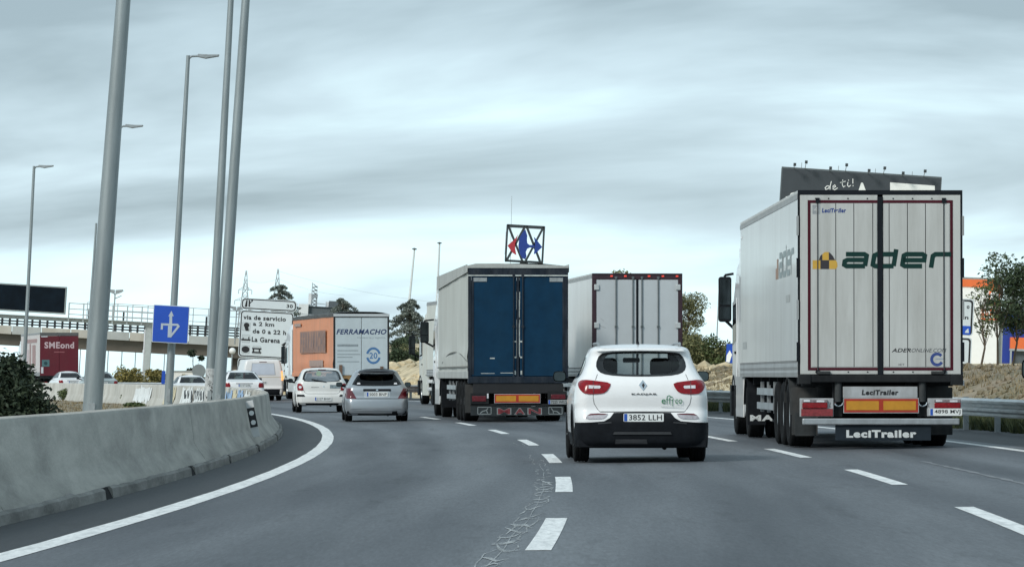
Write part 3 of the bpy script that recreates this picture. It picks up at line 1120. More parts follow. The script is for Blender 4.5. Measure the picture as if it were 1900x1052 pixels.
# ================================================================== cars
def curve1(keys):
    xs = [k[0] for k in keys]
    ys = [k[1] for k in keys]
    n = len(xs)
    d = [(ys[i + 1] - ys[i]) / (xs[i + 1] - xs[i]) for i in range(n - 1)]
    m = [d[0]] + [0.0 if d[i - 1] * d[i] <= 0 else 2 * d[i - 1] * d[i] / (d[i - 1] + d[i]) for i in range(1, n - 1)] + [d[-1]]
    def f(x):
        if x <= xs[0]:
            return ys[0]
        if x >= xs[-1]:
            return ys[-1]
        i = 0
        while x > xs[i + 1]:
            i += 1
        h = xs[i + 1] - xs[i]
        t = (x - xs[i]) / h
        return (ys[i] * (2 * t**3 - 3 * t**2 + 1) + m[i] * h * (t**3 - 2 * t**2 + t) + ys[i + 1] * (-2 * t**3 + 3 * t**2) + m[i + 1] * h * (t**3 - t**2))
    return f

def inpoly(x, z, poly):
    c = False
    n = len(poly)
    for i in range(n):
        x1, z1 = poly[i]
        x2, z2 = poly[(i + 1) % n]
        if (z1 > z) != (z2 > z) and x < (x2 - x1) * (z - z1) / (z2 - z1) + x1:
            c = not c
    return c

def scaled(poly, k, c=None):
    if c is None:
        c = (sum(p[0] for p in poly) / len(poly), sum(p[1] for p in poly) / len(poly))
    return [(c[0] + (p[0] - c[0]) * k, c[1] + (p[1] - c[1]) * k) for p in poly]

def resample(poly, step):
    r = []
    n = len(poly)
    for i in range(n):
        a, b = poly[i], poly[(i + 1) % n]
        L_ = math.hypot(b[0] - a[0], b[1] - a[1])
        k = max(1, int(L_ / step))
        for j in range(k):
            r.append((a[0] + (b[0] - a[0]) * j / k, a[1] + (b[1] - a[1]) * j / k))
    return r

def smooth_poly(poly, it=2):
    for _ in range(it):
        r = []
        n = len(poly)
        for i in range(n):
            a, b = poly[i], poly[(i + 1) % n]
            r.append((a[0] * .75 + b[0] * .25, a[1] * .75 + b[1] * .25))
            r.append((a[0] * .25 + b[0] * .75, a[1] * .25 + b[1] * .75))
        poly = r
    return poly

class CarShape:
    def __init__(s, w, yr, yf, rx=0.16, ry=0.26, fx=0.30, fy=0.45, bow=0.05, taper=0.10, tumble=None):
        s.W, s.YR, s.YF = curve1(w), curve1(yr), curve1(yf)
        s.rx, s.ry, s.fx, s.fy, s.bow, s.taper = rx, ry, fx, fy, bow, taper
        s.z0, s.z1 = w[0][0], w[-1][0]

    def rear(s, x, z):
        w = s.W(z)
        ax = min(abs(x), w)
        y = s.YR(z) + s.bow * (ax / w) ** 2
        if ax > w - s.rx:
            t = (ax - w + s.rx) / s.rx
            y += s.ry * (1 - sqrt(max(0, 1 - t * t)))
        return y

    def front(s, x, z):
        w = s.W(z) * (1 - s.taper)
        ax = min(abs(x), w)
        y = s.YF(z) - 1.5 * s.bow * (ax / w) ** 2
        if ax > w - s.fx:
            t = (ax - w + s.fx) / s.fx
            y -= s.fy * (1 - sqrt(max(0, 1 - t * t)))
        return y

    def sidex(s, y, z):
        w = s.W(z)
        a, b = s.YR(z), s.YF(z)
        t = max(0, min(1, (y - (a + (b - a) * 0.45)) / ((b - a) * 0.55)))
        t2 = max(0, min(1, 1 - (y - a) / ((b - a) * 0.25)))
        return w * (1 - s.taper * t ** 1.8) * (1 - 0.012 * t2)

    def ring(s, z, ins=0.0):
        """closed outline: rear left->right, right side, front right->left, left side"""
        w = s.W(z)
        P = []
        def e(n0, n1_, rr, ww):
            xs = []
            for i in range(n1_):       # corner, cosine spaced
                t = cos(pi / 2 * i / n1_)
                xs.append(-(ww - rr) - rr * t)
            m_ = n0
            for i in range(m_ + 1):
                xs.append(-(ww - rr) + 2 * (ww - rr) * i / m_)
            for i in range(1, n1_ + 1):
                t = sin(pi / 2 * i / n1_)
                xs.append((ww - rr) + rr * t)
            return xs
        for x in e(44, 7, s.rx, w):
            P.append((x * (1 - 0.012 * (abs(x) / w) ** 8), s.rear(x, z), 'r'))
        wf = w * (1 - s.taper)
        xf = e(20, 6, s.fx, wf)
        ya = P[-1][1]
        yb = s.front(wf, z)
        ns = 46
        right = [(s.sidex(ya + (yb - ya) * i / ns, z), ya + (yb - ya) * i / ns, 's') for i in range(1, ns)]
        P += right
        P += [(x, s.front(x, z), 'f') for x in reversed(xf)]
        P += [(-x, y, k) for x, y, k in reversed(right)]
        if ins:
            Q = []
            n = len(P)
            for i in range(n):
                a, b = P[i - 1], P[(i + 1) % n]
                dx, dy = b[0] - a[0], b[1] - a[1]
                l_ = math.hypot(dx, dy) or 1
                Q.append((P[i][0] - dy / l_ * ins, P[i][1] + dx / l_ * ins, P[i][2]))
            P = Q
        return P

    def build(s, holes_r=(), holes_f=(), holes_s=(), arches=(), ins=0.0, nz=44, crown=0.03):
        z0, z1 = s.z0, s.z1 - (ins and 0.02)
        rings = []
        for i in range(nz + 1):
            z = z0 + (z1 - z0) * (1 - (1 - i / nz) ** 1.25)
            rings.append((z, s.ring(z, ins)))
        v, f = [], []
        n = len(rings[0][1])
        for z, R in rings:
            v += [(p[0], p[1], z) for p in R]
        kind = [p[2] for p in rings[0][1]]
        for i in range(nz):
            for j in range(n):
                q = (j + 1) % n
                a, b, c, d = i * n + j, i * n + q, (i + 1) * n + q, (i + 1) * n + j
                cx = (v[a][0] + v[c][0]) / 2
                cy = (v[a][1] + v[c][1]) / 2
                cz = (v[a][2] + v[c][2]) / 2
                kd = kind[j]
                if kd == 'r' and any(inpoly(cx, cz, h) for h in holes_r):
                    continue
                if kd == 'f' and any(inpoly(cx, cz, h) for h in holes_f):
                    continue
                if kd == 's' or kind[q] == 's':
                    if any(inpoly(cy, cz, h) for h in holes_s):
                        continue
                    if any((cy - ay) ** 2 + (cz - az) ** 2 < ar * ar for ay, az, ar in arches):
                        continue
                f.append((a, b, c, d))
        # crowned roof
        base = nz * n
        z, R = rings[-1]
        cy = sum(p[1] for p in R) / n
        prev = base
        K = 7
        for k in range(1, K + 1):
            t = 1 - k / K
            if k == K:
                v.append((0, cy, z + crown))
                b = len(v) - 1
                for j in range(n):
                    f.append((prev + j, prev + (j + 1) % n, b))
            else:
                b = len(v)
                v += [(p[0] * t, cy + (p[1] - cy) * t, z + crown * (1 - t * t)) for p in R]
                for j in range(n):
                    q = (j + 1) % n
                    f.append((prev + j, prev + q, b + q, b + j))
                prev = b
        mb = MB()
        mb.v, mb.f = v, f
        return mb

    def patch(s, poly, off=0.004, side='r', step=0.05, rings=6, skirt=0.012, hole=None, c=None):
        """a panel lying on the body. poly in (x,z) for rear/front, in (y,z) for 'L' / 'R'"""
        P = resample(poly, step)
        cc = c or (sum(p[0] for p in P) / len(P), sum(p[1] for p in P) / len(P))
        def P3(x, z, o):
            if side == 'r':
                return (x, s.rear(x, z) - o, z)
            if side == 'f':
                return (x, s.front(x, z) + o, z)
            sg_ = -1 if side == 'L' else 1
            return (sg_ * (s.sidex(x, z) + o), x, z)
        mb = MB()
        n = len(P)
        mb.v += [P3(p[0], p[1], -skirt) for p in P]
        ks = [1 - (1 - (hole or 0)) * i / rings for i in range(rings + 1)]
        for k in ks:
            if k <= 0:
                mb.v.append(P3(cc[0], cc[1], off))
            else:
                mb.v += [P3(cc[0] + (p[0] - cc[0]) * k, cc[1] + (p[1] - cc[1]) * k, off) for p in P]
        for i in range(rings + 1):
            for j in range(n):
                q = (j + 1) % n
                if i == rings and not hole:
                    mb.f.append((i * n + j, i * n + q, (i + 1) * n))
                else:
                    mb.f.append((i * n + j, i * n + q, (i + 1) * n + q, (i + 1) * n + j))
        return mb

    def seam(s, pts, wd=0.006, off=0.003, side='r'):
        mb = stroke([pts], wd)
        # refine is not needed: short segments given
        vs = []
        for x, _, z in mb.v:
            if side == 'r':
                vs.append((x, s.rear(x, z) - off, z))
            else:
                sg_ = -1 if side == 'L' else 1
                vs.append((sg_ * (s.sidex(x, z) + off), x, z))
        mb.v = vs
        return mb

def fine(pts, step=0.04):
    r = []
    for a, b in zip(pts[:-1], pts[1:]):
        k = max(1, int(math.hypot(b[0] - a[0], b[1] - a[1]) / step))
        r += [(a[0] + (b[0] - a[0]) * i / k, a[1] + (b[1] - a[1]) * i / k) for i in range(k)]
    r.append(pts[-1])
    return r

def mir(poly):
    return [(-x, z) for x, z in reversed(poly)]

def on_rear(s, x, z, off=0.0):
    return s.rear(x, z) - off

def make_car(name, label, S, paint, loc, yaw, rear_win, rear_tint, side_win, wheels, R, tw, track,
             front_win=None, group=None, mirror=None, lower=None, mir_mat=None, floor=0.22, seats=True, open_sides=True, cat='car', arch_trim=None, glass_hole=0.90):
    root = empty(name, loc, (0, 0, yaw), label, cat, group)
    arches = [(y, R, R + 0.07) for y in wheels]
    hr = [scaled(rear_win, 0.955)] if rear_win else []
    hf = [scaled(front_win, 0.95)] if front_win else []
    hs = [scaled(p, 0.93) for p in side_win] if open_sides else []
    b = part('body', S.build(hr, hf, hs, arches), paint, root, smooth=True)
    if lower:
        b.data.materials.append(lower[1])
        for p_ in b.data.polygons:
            if p_.center.z < (lower[0] if p_.center.y < 0.35 else lower[2]):
                p_.material_index = 1
    ln = part('lining', S.build([scaled(rear_win, 0.99)] if rear_win else [], [scaled(front_win, 1.0)] if front_win else [],
                                [scaled(p, 0.99) for p in side_win] if open_sides else [], arches, ins=0.035), LINING, b, smooth=True)
    if rear_win:
        g_ = part('rear_window', S.patch(rear_win, 0.001, 'r', rings=8), glass_mat(*rear_tint), root, smooth=True)
        part('window_border', S.patch(scaled(rear_win, 1.02), 0.004, 'r', hole=glass_hole, rings=3), FRIT, g_, smooth=True)
    if front_win:
        g_ = part('windscreen', S.patch(front_win, 0.001, 'f', rings=6), glass_mat('windscreen_glass', (0.93, 0.97, 0.96), 0.2), root, smooth=True)
        part('window_border', S.patch(scaled(front_win, 1.03), 0.004, 'f', hole=0.92, rings=2), FRIT, g_, smooth=True)
    for sd in ('L', 'R'):
        for p in side_win:
            g_ = part('side_window', S.patch(p, 0.002, sd, rings=4), glass_mat('side_glass', (0.30, 0.36, 0.35), 1.0) if open_sides else DARKGLASS, root, smooth=True)
            part('window_border', S.patch(scaled(p, 1.04), 0.005, sd, hole=0.90, rings=2), FRIT, g_, smooth=True)
    # floor and wheel housings
    w = S.W(0.5)
    ya, yb = S.YR(0.4) + 0.12, S.YF(0.4) - 0.2
    fl = MB().box(-w * 0.72, w * 0.72, ya, yb, floor, floor + 0.10)
    yy = [ya] + [v for q in sorted(wheels) for v in (q - R - 0.08, q + R + 0.08)] + [yb]
    for i in range(0, len(yy) - 1, 2):
        if yy[i + 1] > yy[i]:
            fl.box(-w + 0.05, w - 0.05, yy[i], yy[i + 1], floor - 0.004, floor + 0.09)
    part('underbody', fl, BLACKPL, root)
    part('exhaust', MB().cyl((0.35 * w, ya + 0.25, floor - 0.02), (0.35 * w, ya + 0.8, floor), 0.03, n=12), BLACKPL, root)
    for y in wheels:
        for sg_ in (-1, 1):
            wl = wheel(root, sg_ * (track - tw / 2), y, R, tw, R * 0.66)
            hb = MB()
            nseg = 16
            xo, xi = sg_ * (S.sidex(y, 0.5) - 0.02), sg_ * (S.sidex(y, 0.5) - 0.34)
            rr = R + 0.075
            for i in range(nseg + 1):
                t = -0.35 + (pi + 0.7) * i / nseg
                for x in (xo, xi):
                    hb.v.append((x, y + rr * cos(t), max(floor - 0.02, R + rr * sin(t))))
            for i in range(nseg):
                hb.f.append((2 * i, 2 * i + 1, 2 * i + 3, 2 * i + 2))
            hb.f.append(tuple(2 * i + 1 for i in range(nseg + 1)))
            part('wheel_housing', hb, LINING, root)
            # lip round the arch
            lp = MB()
            for i in range(nseg + 1):
                t = -0.25 + (pi + 0.5) * i / nseg
                for q, r_2 in enumerate((R + 0.045, R + 0.125 if arch_trim else R + 0.10)):
                    yv, zv = y + r_2 * cos(t), R + r_2 * sin(t)
                    lp.v.append((sg_ * (S.sidex(yv, max(zv, S.z0)) + 0.008), yv, zv))
                    lp.v.append((sg_ * (S.sidex(yv, max(zv, S.z0)) - 0.03), yv, zv))
            for i in range(nseg):
                a = 4 * i
                lp.f += [(a, a + 2, a + 6, a + 4), (a, a + 4, a + 5, a + 1), (a + 2, a + 3, a + 7, a + 6)]
            part('arch_trim', lp, arch_trim or paint, root, smooth=False)
    if seats:
        zs = 0.55
        for sg_ in (-1, 1):
            st = MB().prism(rrect(sg_ * 0.38 - 0.25, sg_ * 0.38 + 0.25, zs, S.z1 - 0.42, 0.08), wheels[0] + 1.35, wheels[0] + 1.5)
            st.prism(rrect(sg_ * 0.38 - 0.25, sg_ * 0.38 + 0.25, zs - 0.15, zs + 0.05, 0.05), wheels[0] + 1.4, wheels[0] + 1.95)
            so = part('seat', st, SEAT, root, bevel=0.03)
            part('headrest', MB().prism(rrect(sg_ * 0.38 - 0.15, sg_ * 0.38 + 0.15, S.z1 - 0.42, S.z1 - 0.155, 0.07), wheels[0] + 1.37, wheels[0] + 1.47), SEAT, so, bevel=0.03)
        rb = part('rear_bench', MB().prism(rrect(-0.62, 0.62, zs, S.z1 - 0.50, 0.08), wheels[0] + 0.42, wheels[0] + 0.6), SEAT, root, bevel=0.03)
        for x in (-0.42, 0.42):
            part('headrest', MB().prism(rrect(x - 0.12, x + 0.12, S.z1 - 0.50, S.z1 - 0.36, 0.05), wheels[0] + 0.45, wheels[0] + 0.54), SEAT, rb, bevel=0.03)
        part('interior_mirror', MB().prism(rrect(-0.12, 0.12, S.z1 - 0.22, S.z1 - 0.15, 0.02), wheels[0] + 2.05, wheels[0] + 2.08), BLACKPL, root)
        part('dashboard', MB().box(-0.62, 0.62, wheels[1] - 0.75, wheels[1] - 0.45, 0.6, S.z1 - 0.58), LINING, root)
    if mirror:
        mx, my, mz, mw, mh = mirror
        for sg_ in (-1, 1):
            q = MB()
            sec = [(0.0, 1.0, 1.0), (0.05, 1.0, 1.02), (0.11, 0.82, 0.85), (0.16, 0.45, 0.5)]
            n = 16
            for (dy, kx, kz) in sec:
                for i in range(n):
                    t = 2 * pi * i / n
                    cx_ = math.copysign(abs(cos(t)) ** 0.6, cos(t))
                    cz_ = math.copysign(abs(sin(t)) ** 0.6, sin(t))
                    q.v.append((sg_ * mx + cx_ * mw / 2 * kx, my + dy, mz + cz_ * mh / 2 * kz))
            for k in range(3):
                for i in range(n):
                    j = (i + 1) % n
                    q.f.append((k * n + i, k * n + j, (k + 1) * n + j, (k + 1) * n + i))
            q.f.append(tuple(3 * n + i for i in range(n)))
            q.bar((sg_ * (mx - mw / 2 + 0.02), my + 0.06, mz - mh * 0.3), (sg_ * (S.sidex(my, mz - 0.1) - 0.05), my + 0.1, mz - mh * 0.45), 0.05, 0.06)
            mo = part('wing_mirror', q, mir_mat or BLACKPL, root, smooth=True)
            part('mirror_glass', MB().prism([(sg_ * mx + math.copysign(abs(cos(2 * pi * i / 16)) ** 0.6, cos(2 * pi * i / 16)) * mw * 0.44, mz + math.copysign(abs(sin(2 * pi * i / 16)) ** 0.6, sin(2 * pi * i / 16)) * mh * 0.43) for i in range(16)], my - 0.002, my + 0.01), mat('mirror_glass', (0.045, 0.055, 0.06), 0.08, 0.9, var=0.3), mo)
    return root

def pos(px, Y, u=None):
    X = (px - 950.0) * Y / F
    _, u_ = inv(X, Y)
    return Vector((X, Y, zr(u_)))

# ---- white crossover (centre)
SK = CarShape(
    w=[(0.20, .865), (0.30, .895), (0.45, .915), (0.58, .920), (0.75, .922), (0.90, .915), (1.00, .905), (1.08, .882), (1.14, .845), (1.20, .805), (1.30, .758), (1.40, .722), (1.50, .690), (1.555, .655), (1.585, .585)],
    yr=[(0.20, .14), (0.28, .05), (0.45, .01), (0.56, .0), (0.66, .03), (0.72, .07), (0.90, .06), (1.05, .09), (1.15, .16), (1.25, .26), (1.36, .37), (1.45, .44), (1.50, .42), (1.53, .40), (1.56, .47), (1.585, .70)],
    yf=[(0.20, 4.25), (0.35, 4.42), (0.6, 4.45), (0.78, 4.36), (0.90, 4.10), (1.00, 3.55), (1.05, 3.25), (1.15, 3.05), (1.30, 2.78), (1.45, 2.48), (1.55, 2.15), (1.585, 1.8)],
    rx=0.17, ry=0.25, bow=0.06, taper=0.06)
KW = smooth_poly([(-.61, 1.33), (-.55, 1.475), (-.42, 1.50), (0, 1.51), (.42, 1.50), (.55, 1.475), (.61, 1.33), (.575, 1.235), (.46, 1.19), (.2, 1.172), (-.2, 1.172), (-.46, 1.19), (-.575, 1.235)], 1)
KF = [(-.60, 1.10), (-.50, 1.50), (.50, 1.50), (.60, 1.10)]
KS = [smooth_poly([(0.75, 1.20), (1.05, 1.42), (1.75, 1.46), (1.75, 1.14), (0.85, 1.15)], 1), [(1.83, 1.14), (1.83, 1.46), (2.35, 1.44), (3.0, 1.12)]]
kp = pos(1192, 56.2)
KYAW = 0.022
kad = make_car('crossover_car', 'white crossover car with green effico lettering on its tailgate', SK, WHITEP, kp, KYAW, KW,
               ('rear_glass', (0.84, 0.90, 0.90), 0.4), KS, [0.92, 3.55], 0.335, 0.215, 0.905, front_win=KF, glass_hole=0.85, mirror=(1.02, 3.0, 1.17, 0.185, 0.15), arch_trim=BLACKPL, lower=(0.53, BLACKPL, 0.40))
BUMP = [(-.91, .20), (-.915, .45), (-.905, .545), (-.7, .55), (-.52, .565), (-.44, .61), (-.385, .68), (0, .688), (.385, .68), (.44, .61), (.52, .565), (.7, .55), (.905, .545), (.915, .45), (.91, .20), (.5, .20), (0, .20), (-.5, .20)]
bp = part('rear_bumper', SK.patch(BUMP, 0.006, 'r', step=0.04, rings=12, c=(0, .40)), BLACKPL, kad, smooth=True)
GREYPL = mat('grey_plastic', (0.045, 0.048, 0.052), 0.45, var=0.2)
part('bumper_ridge', SK.patch([(-.40, .385), (-.38, .42), (.38, .42), (.40, .385)], 0.022, 'r', rings=3), GREYPL, bp)
part('bumper_ridge', SK.patch([(-.37, .255), (-.36, .32), (.06, .32), (.07, .255)], 0.018, 'r', rings=3), GREYPL, bp)
for sx in (-1, 1):
    part('bumper_vent', SK.patch([(sx * x, z) for x, z in ((.42, .54), (.42, .555), (.60, .545), (.60, .525))][::sx], 0.010, 'r', rings=2), GREYPL, bp)
LAMP = [(-.858, 1.10), (-.79, 1.130), (-.62, 1.112), (-.425, 1.085), (-.435, 1.03), (-.495, .950), (-.60, .930), (-.76, .930), (-.825, .965), (-.868, 1.04)]
for i, pl in enumerate((LAMP, mir(LAMP))):
    sg_ = -1 if i == 0 else 1
    t = part('tail_light', SK.patch(smooth_poly(pl, 1), 0.014, 'r', step=0.03, rings=5), RED, kad, smooth=True)
    part('lens', SK.patch([(sg_ * .725, 1.052), (sg_ * .725, 1.008), (sg_ * .575, 1.006), (sg_ * .56, 1.030), (sg_ * .575, 1.046)][::sg_], 0.018, 'r', rings=2), CLEAR, t)
    part('lens_divider', SK.patch([(sg_ * .655, 1.115), (sg_ * .665, 1.115), (sg_ * .665, .945), (sg_ * .655, .945)], 0.0205, 'r', rings=2), DRED, t)
    fg = [(-.775, .590), (-.755, .640), (-.70, .668), (-.60, .672), (-.47, .668), (-.47, .655), (-.50, .612), (-.56, .592)]
    fg = fg if i == 0 else mir(fg)
    f_ = part('fog_light', SK.patch(smooth_poly(fg, 1), 0.010, 'r', step=0.03, rings=3), mat('lamp_silver', (0.42, 0.40, 0.42), 0.25, 0.3, var=0.3, vscale=20), kad, smooth=True)
    fg2 = [(-.745, .643), (-.70, .668), (-.60, .672), (-.47, .666), (-.52, .652), (-.62, .650)]
    fg2 = fg2 if i == 0 else mir(fg2)
    part('lens', SK.patch(fg2, 0.013, 'r', step=0.03, rings=2), DRED, f_, smooth=True)
    # shut line of the tailgate
    sl_ = fine([(sg_ * .60, 1.20), (sg_ * .63, 1.12)]) + fine([(sg_ * .66, .945), (sg_ * .665, .88), (sg_ * .65, .80), (sg_ * .60, .72), (sg_ * .57, .69)])
    part('shut_line', SK.seam(fine([(sg_ * .60, 1.20), (sg_ * .63, 1.12)]), 0.007), GREYPL, kad)
    part('shut_line', SK.seam(fine([(sg_ * .66, .945), (sg_ * .665, .88), (sg_ * .65, .80), (sg_ * .60, .72), (sg_ * .57, .69)]), 0.007), GREYPL, kad)
    part('roof_rail', MB().tube([(sg_ * .55, 0.75, 1.60), (sg_ * .57, 1.0, 1.625), (sg_ * .57, 2.2, 1.625), (sg_ * .54, 2.5, 1.60)], 0.016, 8), STEEL, kad)
part('shut_line', SK.seam(fine([(-.57, .692), (.57, .692)]), 0.012), GREYPL, kad)
# diamond badge
eb = part('badge', SK.patch([(0, 1.125), (.056, 1.052), (0, .978), (-.056, 1.052)], 0.012, 'r', rings=1), CHROME, kad)
eb.location = (0.01, 0, 0)
part('badge_centre', SK.patch([(.006, 1.085), (.026, 1.052), (.006, 1.005), (-.014, 1.052)], 0.0145, 'r', rings=1), INK, eb)
text('KADJAR', -0.145, 0.205, .914, .943, SK.rear(0.1, .93) - 0.012, mat('badge_grey', (0.05, 0.052, 0.056), 0.3, 0.4, var=0.1), kad, bold=0.045)
GRN = mat('logo_green', (0.05, 0.20, 0.10), 0.5, var=0.08)
yy = SK.rear(0.42, .84) - 0.014
text('e', .262, .318, .80, .862, yy, GRN, kad, bold=0.004, name='logo')
text('co', .448, .545, .80, .862, yy, GRN, kad, bold=0.004, name='logo')
lw = 0.009
fs = stroke([[(.335, .795), (.335, .885), (.345, .905), (.365, .912), (.385, .90)], [(.322, .858), (.352, .858)],
             [(.370, .795), (.370, .875), (.382, .893), (.400, .895), (.415, .88)], [(.358, .858), (.388, .858)],
             [(.408, .862), (.408, .800)], [(.395, .845), (.43, .862)], [(.405, .80), (.41, .77)]], lw)
fs.v = [(x, yy, z) for x, y, z in fs.v]
part('logo', fs, GRN, kad)
part('logo', MB().box(.255, .545, yy - .001, yy + .001, .758, .764), mat('logo_grey', (0.45, 0.50, 0.50), 0.5), kad)
plate(kad, 0.015, .615, .545, .112, SK.rear(0, .615) - 0.016, '3852 LLH')
part('aerial', MB().cyl((-0.01, 0.95, 1.60), (-0.01, 0.97, 1.65), 0.022, 0.012).cyl((-0.01, 0.97, 1.65), (-0.025, 0.80, 1.93), 0.005, 0.003, 6), BLACKPL, kad)
part('spoiler', SK.patch([(-.60, 1.515), (-.55, 1.55), (.55, 1.55), (.60, 1.515)], 0.03, 'r', rings=3), WHITEP, kad, smooth=True)
part('wiper_mount', MB().cyl((0, SK.rear(0, 1.19) - 0.03, 1.19), (0, SK.rear(0, 1.19), 1.19), 0.012), BLACKPL, kad)

# ---- silver hatchback
SILVER = mat('silver_paint', (0.36, 0.395, 0.425), 0.30, 0.55, var=0.05, coat=0.5, dirt=(0.22, 0.22, 0.22), dirt_amt=0.2)
SCV = CarShape(
    w=[(0.16, .78), (0.25, .82), (0.36, .842), (0.55, .846), (0.68, .842), (0.80, .832), (0.90, .805), (0.945, .775), (1.05, .715), (1.18, .650), (1.28, .595), (1.34, .545), (1.375, .46)],
    yr=[(0.16, .10), (0.24, .02), (0.36, .0), (0.50, .01), (0.60, .04), (0.66, .09), (0.80, .10), (0.92, .14), (1.05, .27), (1.20, .44), (1.28, .47), (1.33, .45), (1.36, .52), (1.375, .65)],
    yf=[(0.16, 3.95), (0.30, 4.10), (0.55, 4.12), (0.70, 3.95), (0.80, 3.55), (0.90, 3.05), (1.05, 2.75), (1.2, 2.45), (1.32, 2.1), (1.375, 1.75)],
    rx=0.17, ry=0.28, bow=0.07, taper=0.07)
CW = smooth_poly([(-.66, .958), (-.60, 1.07), (-.50, 1.22), (-.42, 1.305), (0, 1.325), (.42, 1.305), (.50, 1.22), (.60, 1.07), (.66, .958), (0, .945)], 1)
civ = make_car('hatchback_car', 'silver five-door hatchback with a dark tailgate window in the first lane', SCV, SILVER, pos(700, 110), 0.070, CW,
               ('civic_rear_glass', (0.012, 0.016, 0.02), 0.5, 0.02), [smooth_poly([(0.75, .97), (1.1, 1.22), (1.6, 1.26), (1.6, .95)], 1), [(1.68, .95), (1.68, 1.26), (2.1, 1.23), (2.7, .93)]],
               [0.75, 3.30], 0.30, 0.195, 0.835, front_win=[(-.55, .95), (-.44, 1.28), (.44, 1.28), (.55, .95)], mirror=(0.93, 2.7, 0.98, 0.17, 0.12), floor=0.19)
LT = [(-.825, .88), (-.80, .885), (-.70, .875), (-.56, .63), (-.57, .62), (-.83, .625), (-.84, .75)]
for pl in (LT, mir(LT)):
    part('tail_light', SCV.patch(scaled(pl, 1.05), 0.012, 'r', step=0.03, rings=4), DRED, civ, smooth=True)
part('spoiler', SCV.patch([(-.50, 1.30), (-.44, 1.36), (-.30, 1.392), (0, 1.405), (.30, 1.392), (.44, 1.36), (.50, 1.30), (0, 1.31)], 0.09, 'r', rings=3), BLACK, civ, smooth=True)
part('brake_strip', SCV.patch([(-.44, 1.272), (-.43, 1.305), (.43, 1.305), (.44, 1.272)], 0.022, 'r', rings=2), CLEAR, civ)
for (a, b_) in ((-.53, -.44), (.45, .54)):
    part('window_sticker', SCV.patch([(a, .99), (a + .01, 1.03), (b_ - .01, 1.035), (b_, .99)], 0.004, 'r', rings=1), CLEAR, civ)
part('handle_strip', SCV.patch(rrect(-.37, .37, .805, .868, 0.02), 0.012, 'r', rings=2), BLACKPL, civ)
part('badge', SCV.patch(ellipse(0, .838, .03, .022, 10), 0.016, 'r', rings=1), CHROME, civ)
part('plate_recess', SCV.patch(rrect(-.345, .345, .635, .802, .04), 0.008, 'r', rings=2), mat('silver_recess', (0.45, 0.50, 0.54), 0.35, 0.2, var=0.05), civ)
plate(civ, 0, .725, .56, .115, SCV.rear(0, .72) - 0.016, '5003 BNP')
part('shut_line', SCV.seam(fine([(-.60, .612), (.60, .612)]), 0.012), BLACKPL, civ)
part('bumper_crease', SCV.patch([(-.72, .295), (-.70, .335), (.70, .335), (.72, .295)], 0.012, 'r', rings=2), SILVER, civ)
part('lower_valance', SCV.patch([(-.78, .165), (-.74, .225), (0, .20), (.74, .225), (.78, .165)], 0.006, 'r', rings=3), BLACKPL, civ)
part('exhaust_recess', SCV.patch([(.38, .17), (.40, .27), (.52, .28), (.56, .17)], 0.012, 'r', rings=2), BLACKPL, civ)

# ---- small white hatchback
WH2 = mat('white_paint_dusty', (0.72, 0.73, 0.71), 0.35, var=0.04, coat=0.4, dirt=(0.42, 0.40, 0.35), dirt_amt=0.35)
SCL = CarShape(
    w=[(0.24, .80), (0.32, .835), (0.45, .85), (0.65, .852), (0.80, .845), (0.95, .825), (1.02, .795), (1.10, .745), (1.25, .68), (1.37, .615), (1.42, .57), (1.455, .47)],
    yr=[(0.24, .08), (0.34, .0), (0.50, .0), (0.62, .04), (0.68, .09), (0.85, .10), (1.0, .13), (1.12, .20), (1.28, .32), (1.38, .38), (1.42, .40), (1.455, .55)],
    yf=[(0.24, 3.75), (0.45, 3.88), (0.65, 3.88), (0.80, 3.75), (0.92, 3.35), (1.0, 2.95), (1.15, 2.65), (1.3, 2.35), (1.42, 2.0), (1.455, 1.7)],
    rx=0.18, ry=0.25, bow=0.07, taper=0.07)
LW = smooth_poly([(-.64, 1.05), (-.60, 1.24), (-.53, 1.37), (-.35, 1.405), (.35, 1.405), (.53, 1.37), (.60, 1.24), (.64, 1.05), (.4, 1.02), (-.4, 1.02)], 1)
clio = make_car('hatchback_car', 'small white hatchback with a round sticker and wiper on its pale rear window', SCL, WH2, pos(598, 137), 0.098, LW,
                ('clio_rear_glass', (0.50, 0.56, 0.54), 0.7, 0.42), [smooth_poly([(0.65, 1.08), (0.95, 1.30), (1.5, 1.35), (1.5, 1.04)], 1), [(1.58, 1.04), (1.58, 1.35), (2.0, 1.32), (2.6, 1.02)]],
                [0.62, 3.10], 0.30, 0.19, 0.84, front_win=[(-.56, 1.03), (-.46, 1.36), (.46, 1.36), (.56, 1.03)], mirror=(0.93, 2.6, 1.05, 0.17, 0.14), floor=0.24)
LC = [(-.80, .955), (-.76, .965), (-.68, .95), (-.63, .84), (-.61, .74), (-.66, .73), (-.80, .735), (-.82, .85)]
for i, pl in enumerate((LC, mir(LC))):
    t = part('tail_light', SCL.patch(pl, 0.014, 'r', step=0.03, rings=4), RED, clio, smooth=True)
    sg_ = -1 if i == 0 else 1
    part('lens', SCL.patch(ellipse(sg_ * .72, .84, .05, .045, 12), 0.017, 'r', rings=1), CLEAR, t)
    part('bumper_pad', SCL.patch([(sg_ * .83, .53), (sg_ * .82, .60), (sg_ * .60, .595), (sg_ * .56, .53)], 0.012, 'r', rings=2), BLACKPL, clio)
part('shut_line', SCL.seam(fine([(-.60, .74), (-.57, .66), (-.50, .625), (.50, .625), (.57, .66), (.60, .74)]), 0.010), GREYPL, clio)
part('sticker', SCL.patch(ellipse(-.10, 1.29, .085, .085, 14), 0.005, 'r', rings=1), mat('sticker_green', (0.22, 0.30, 0.22), 0.5, var=0.4, vscale=30), clio)
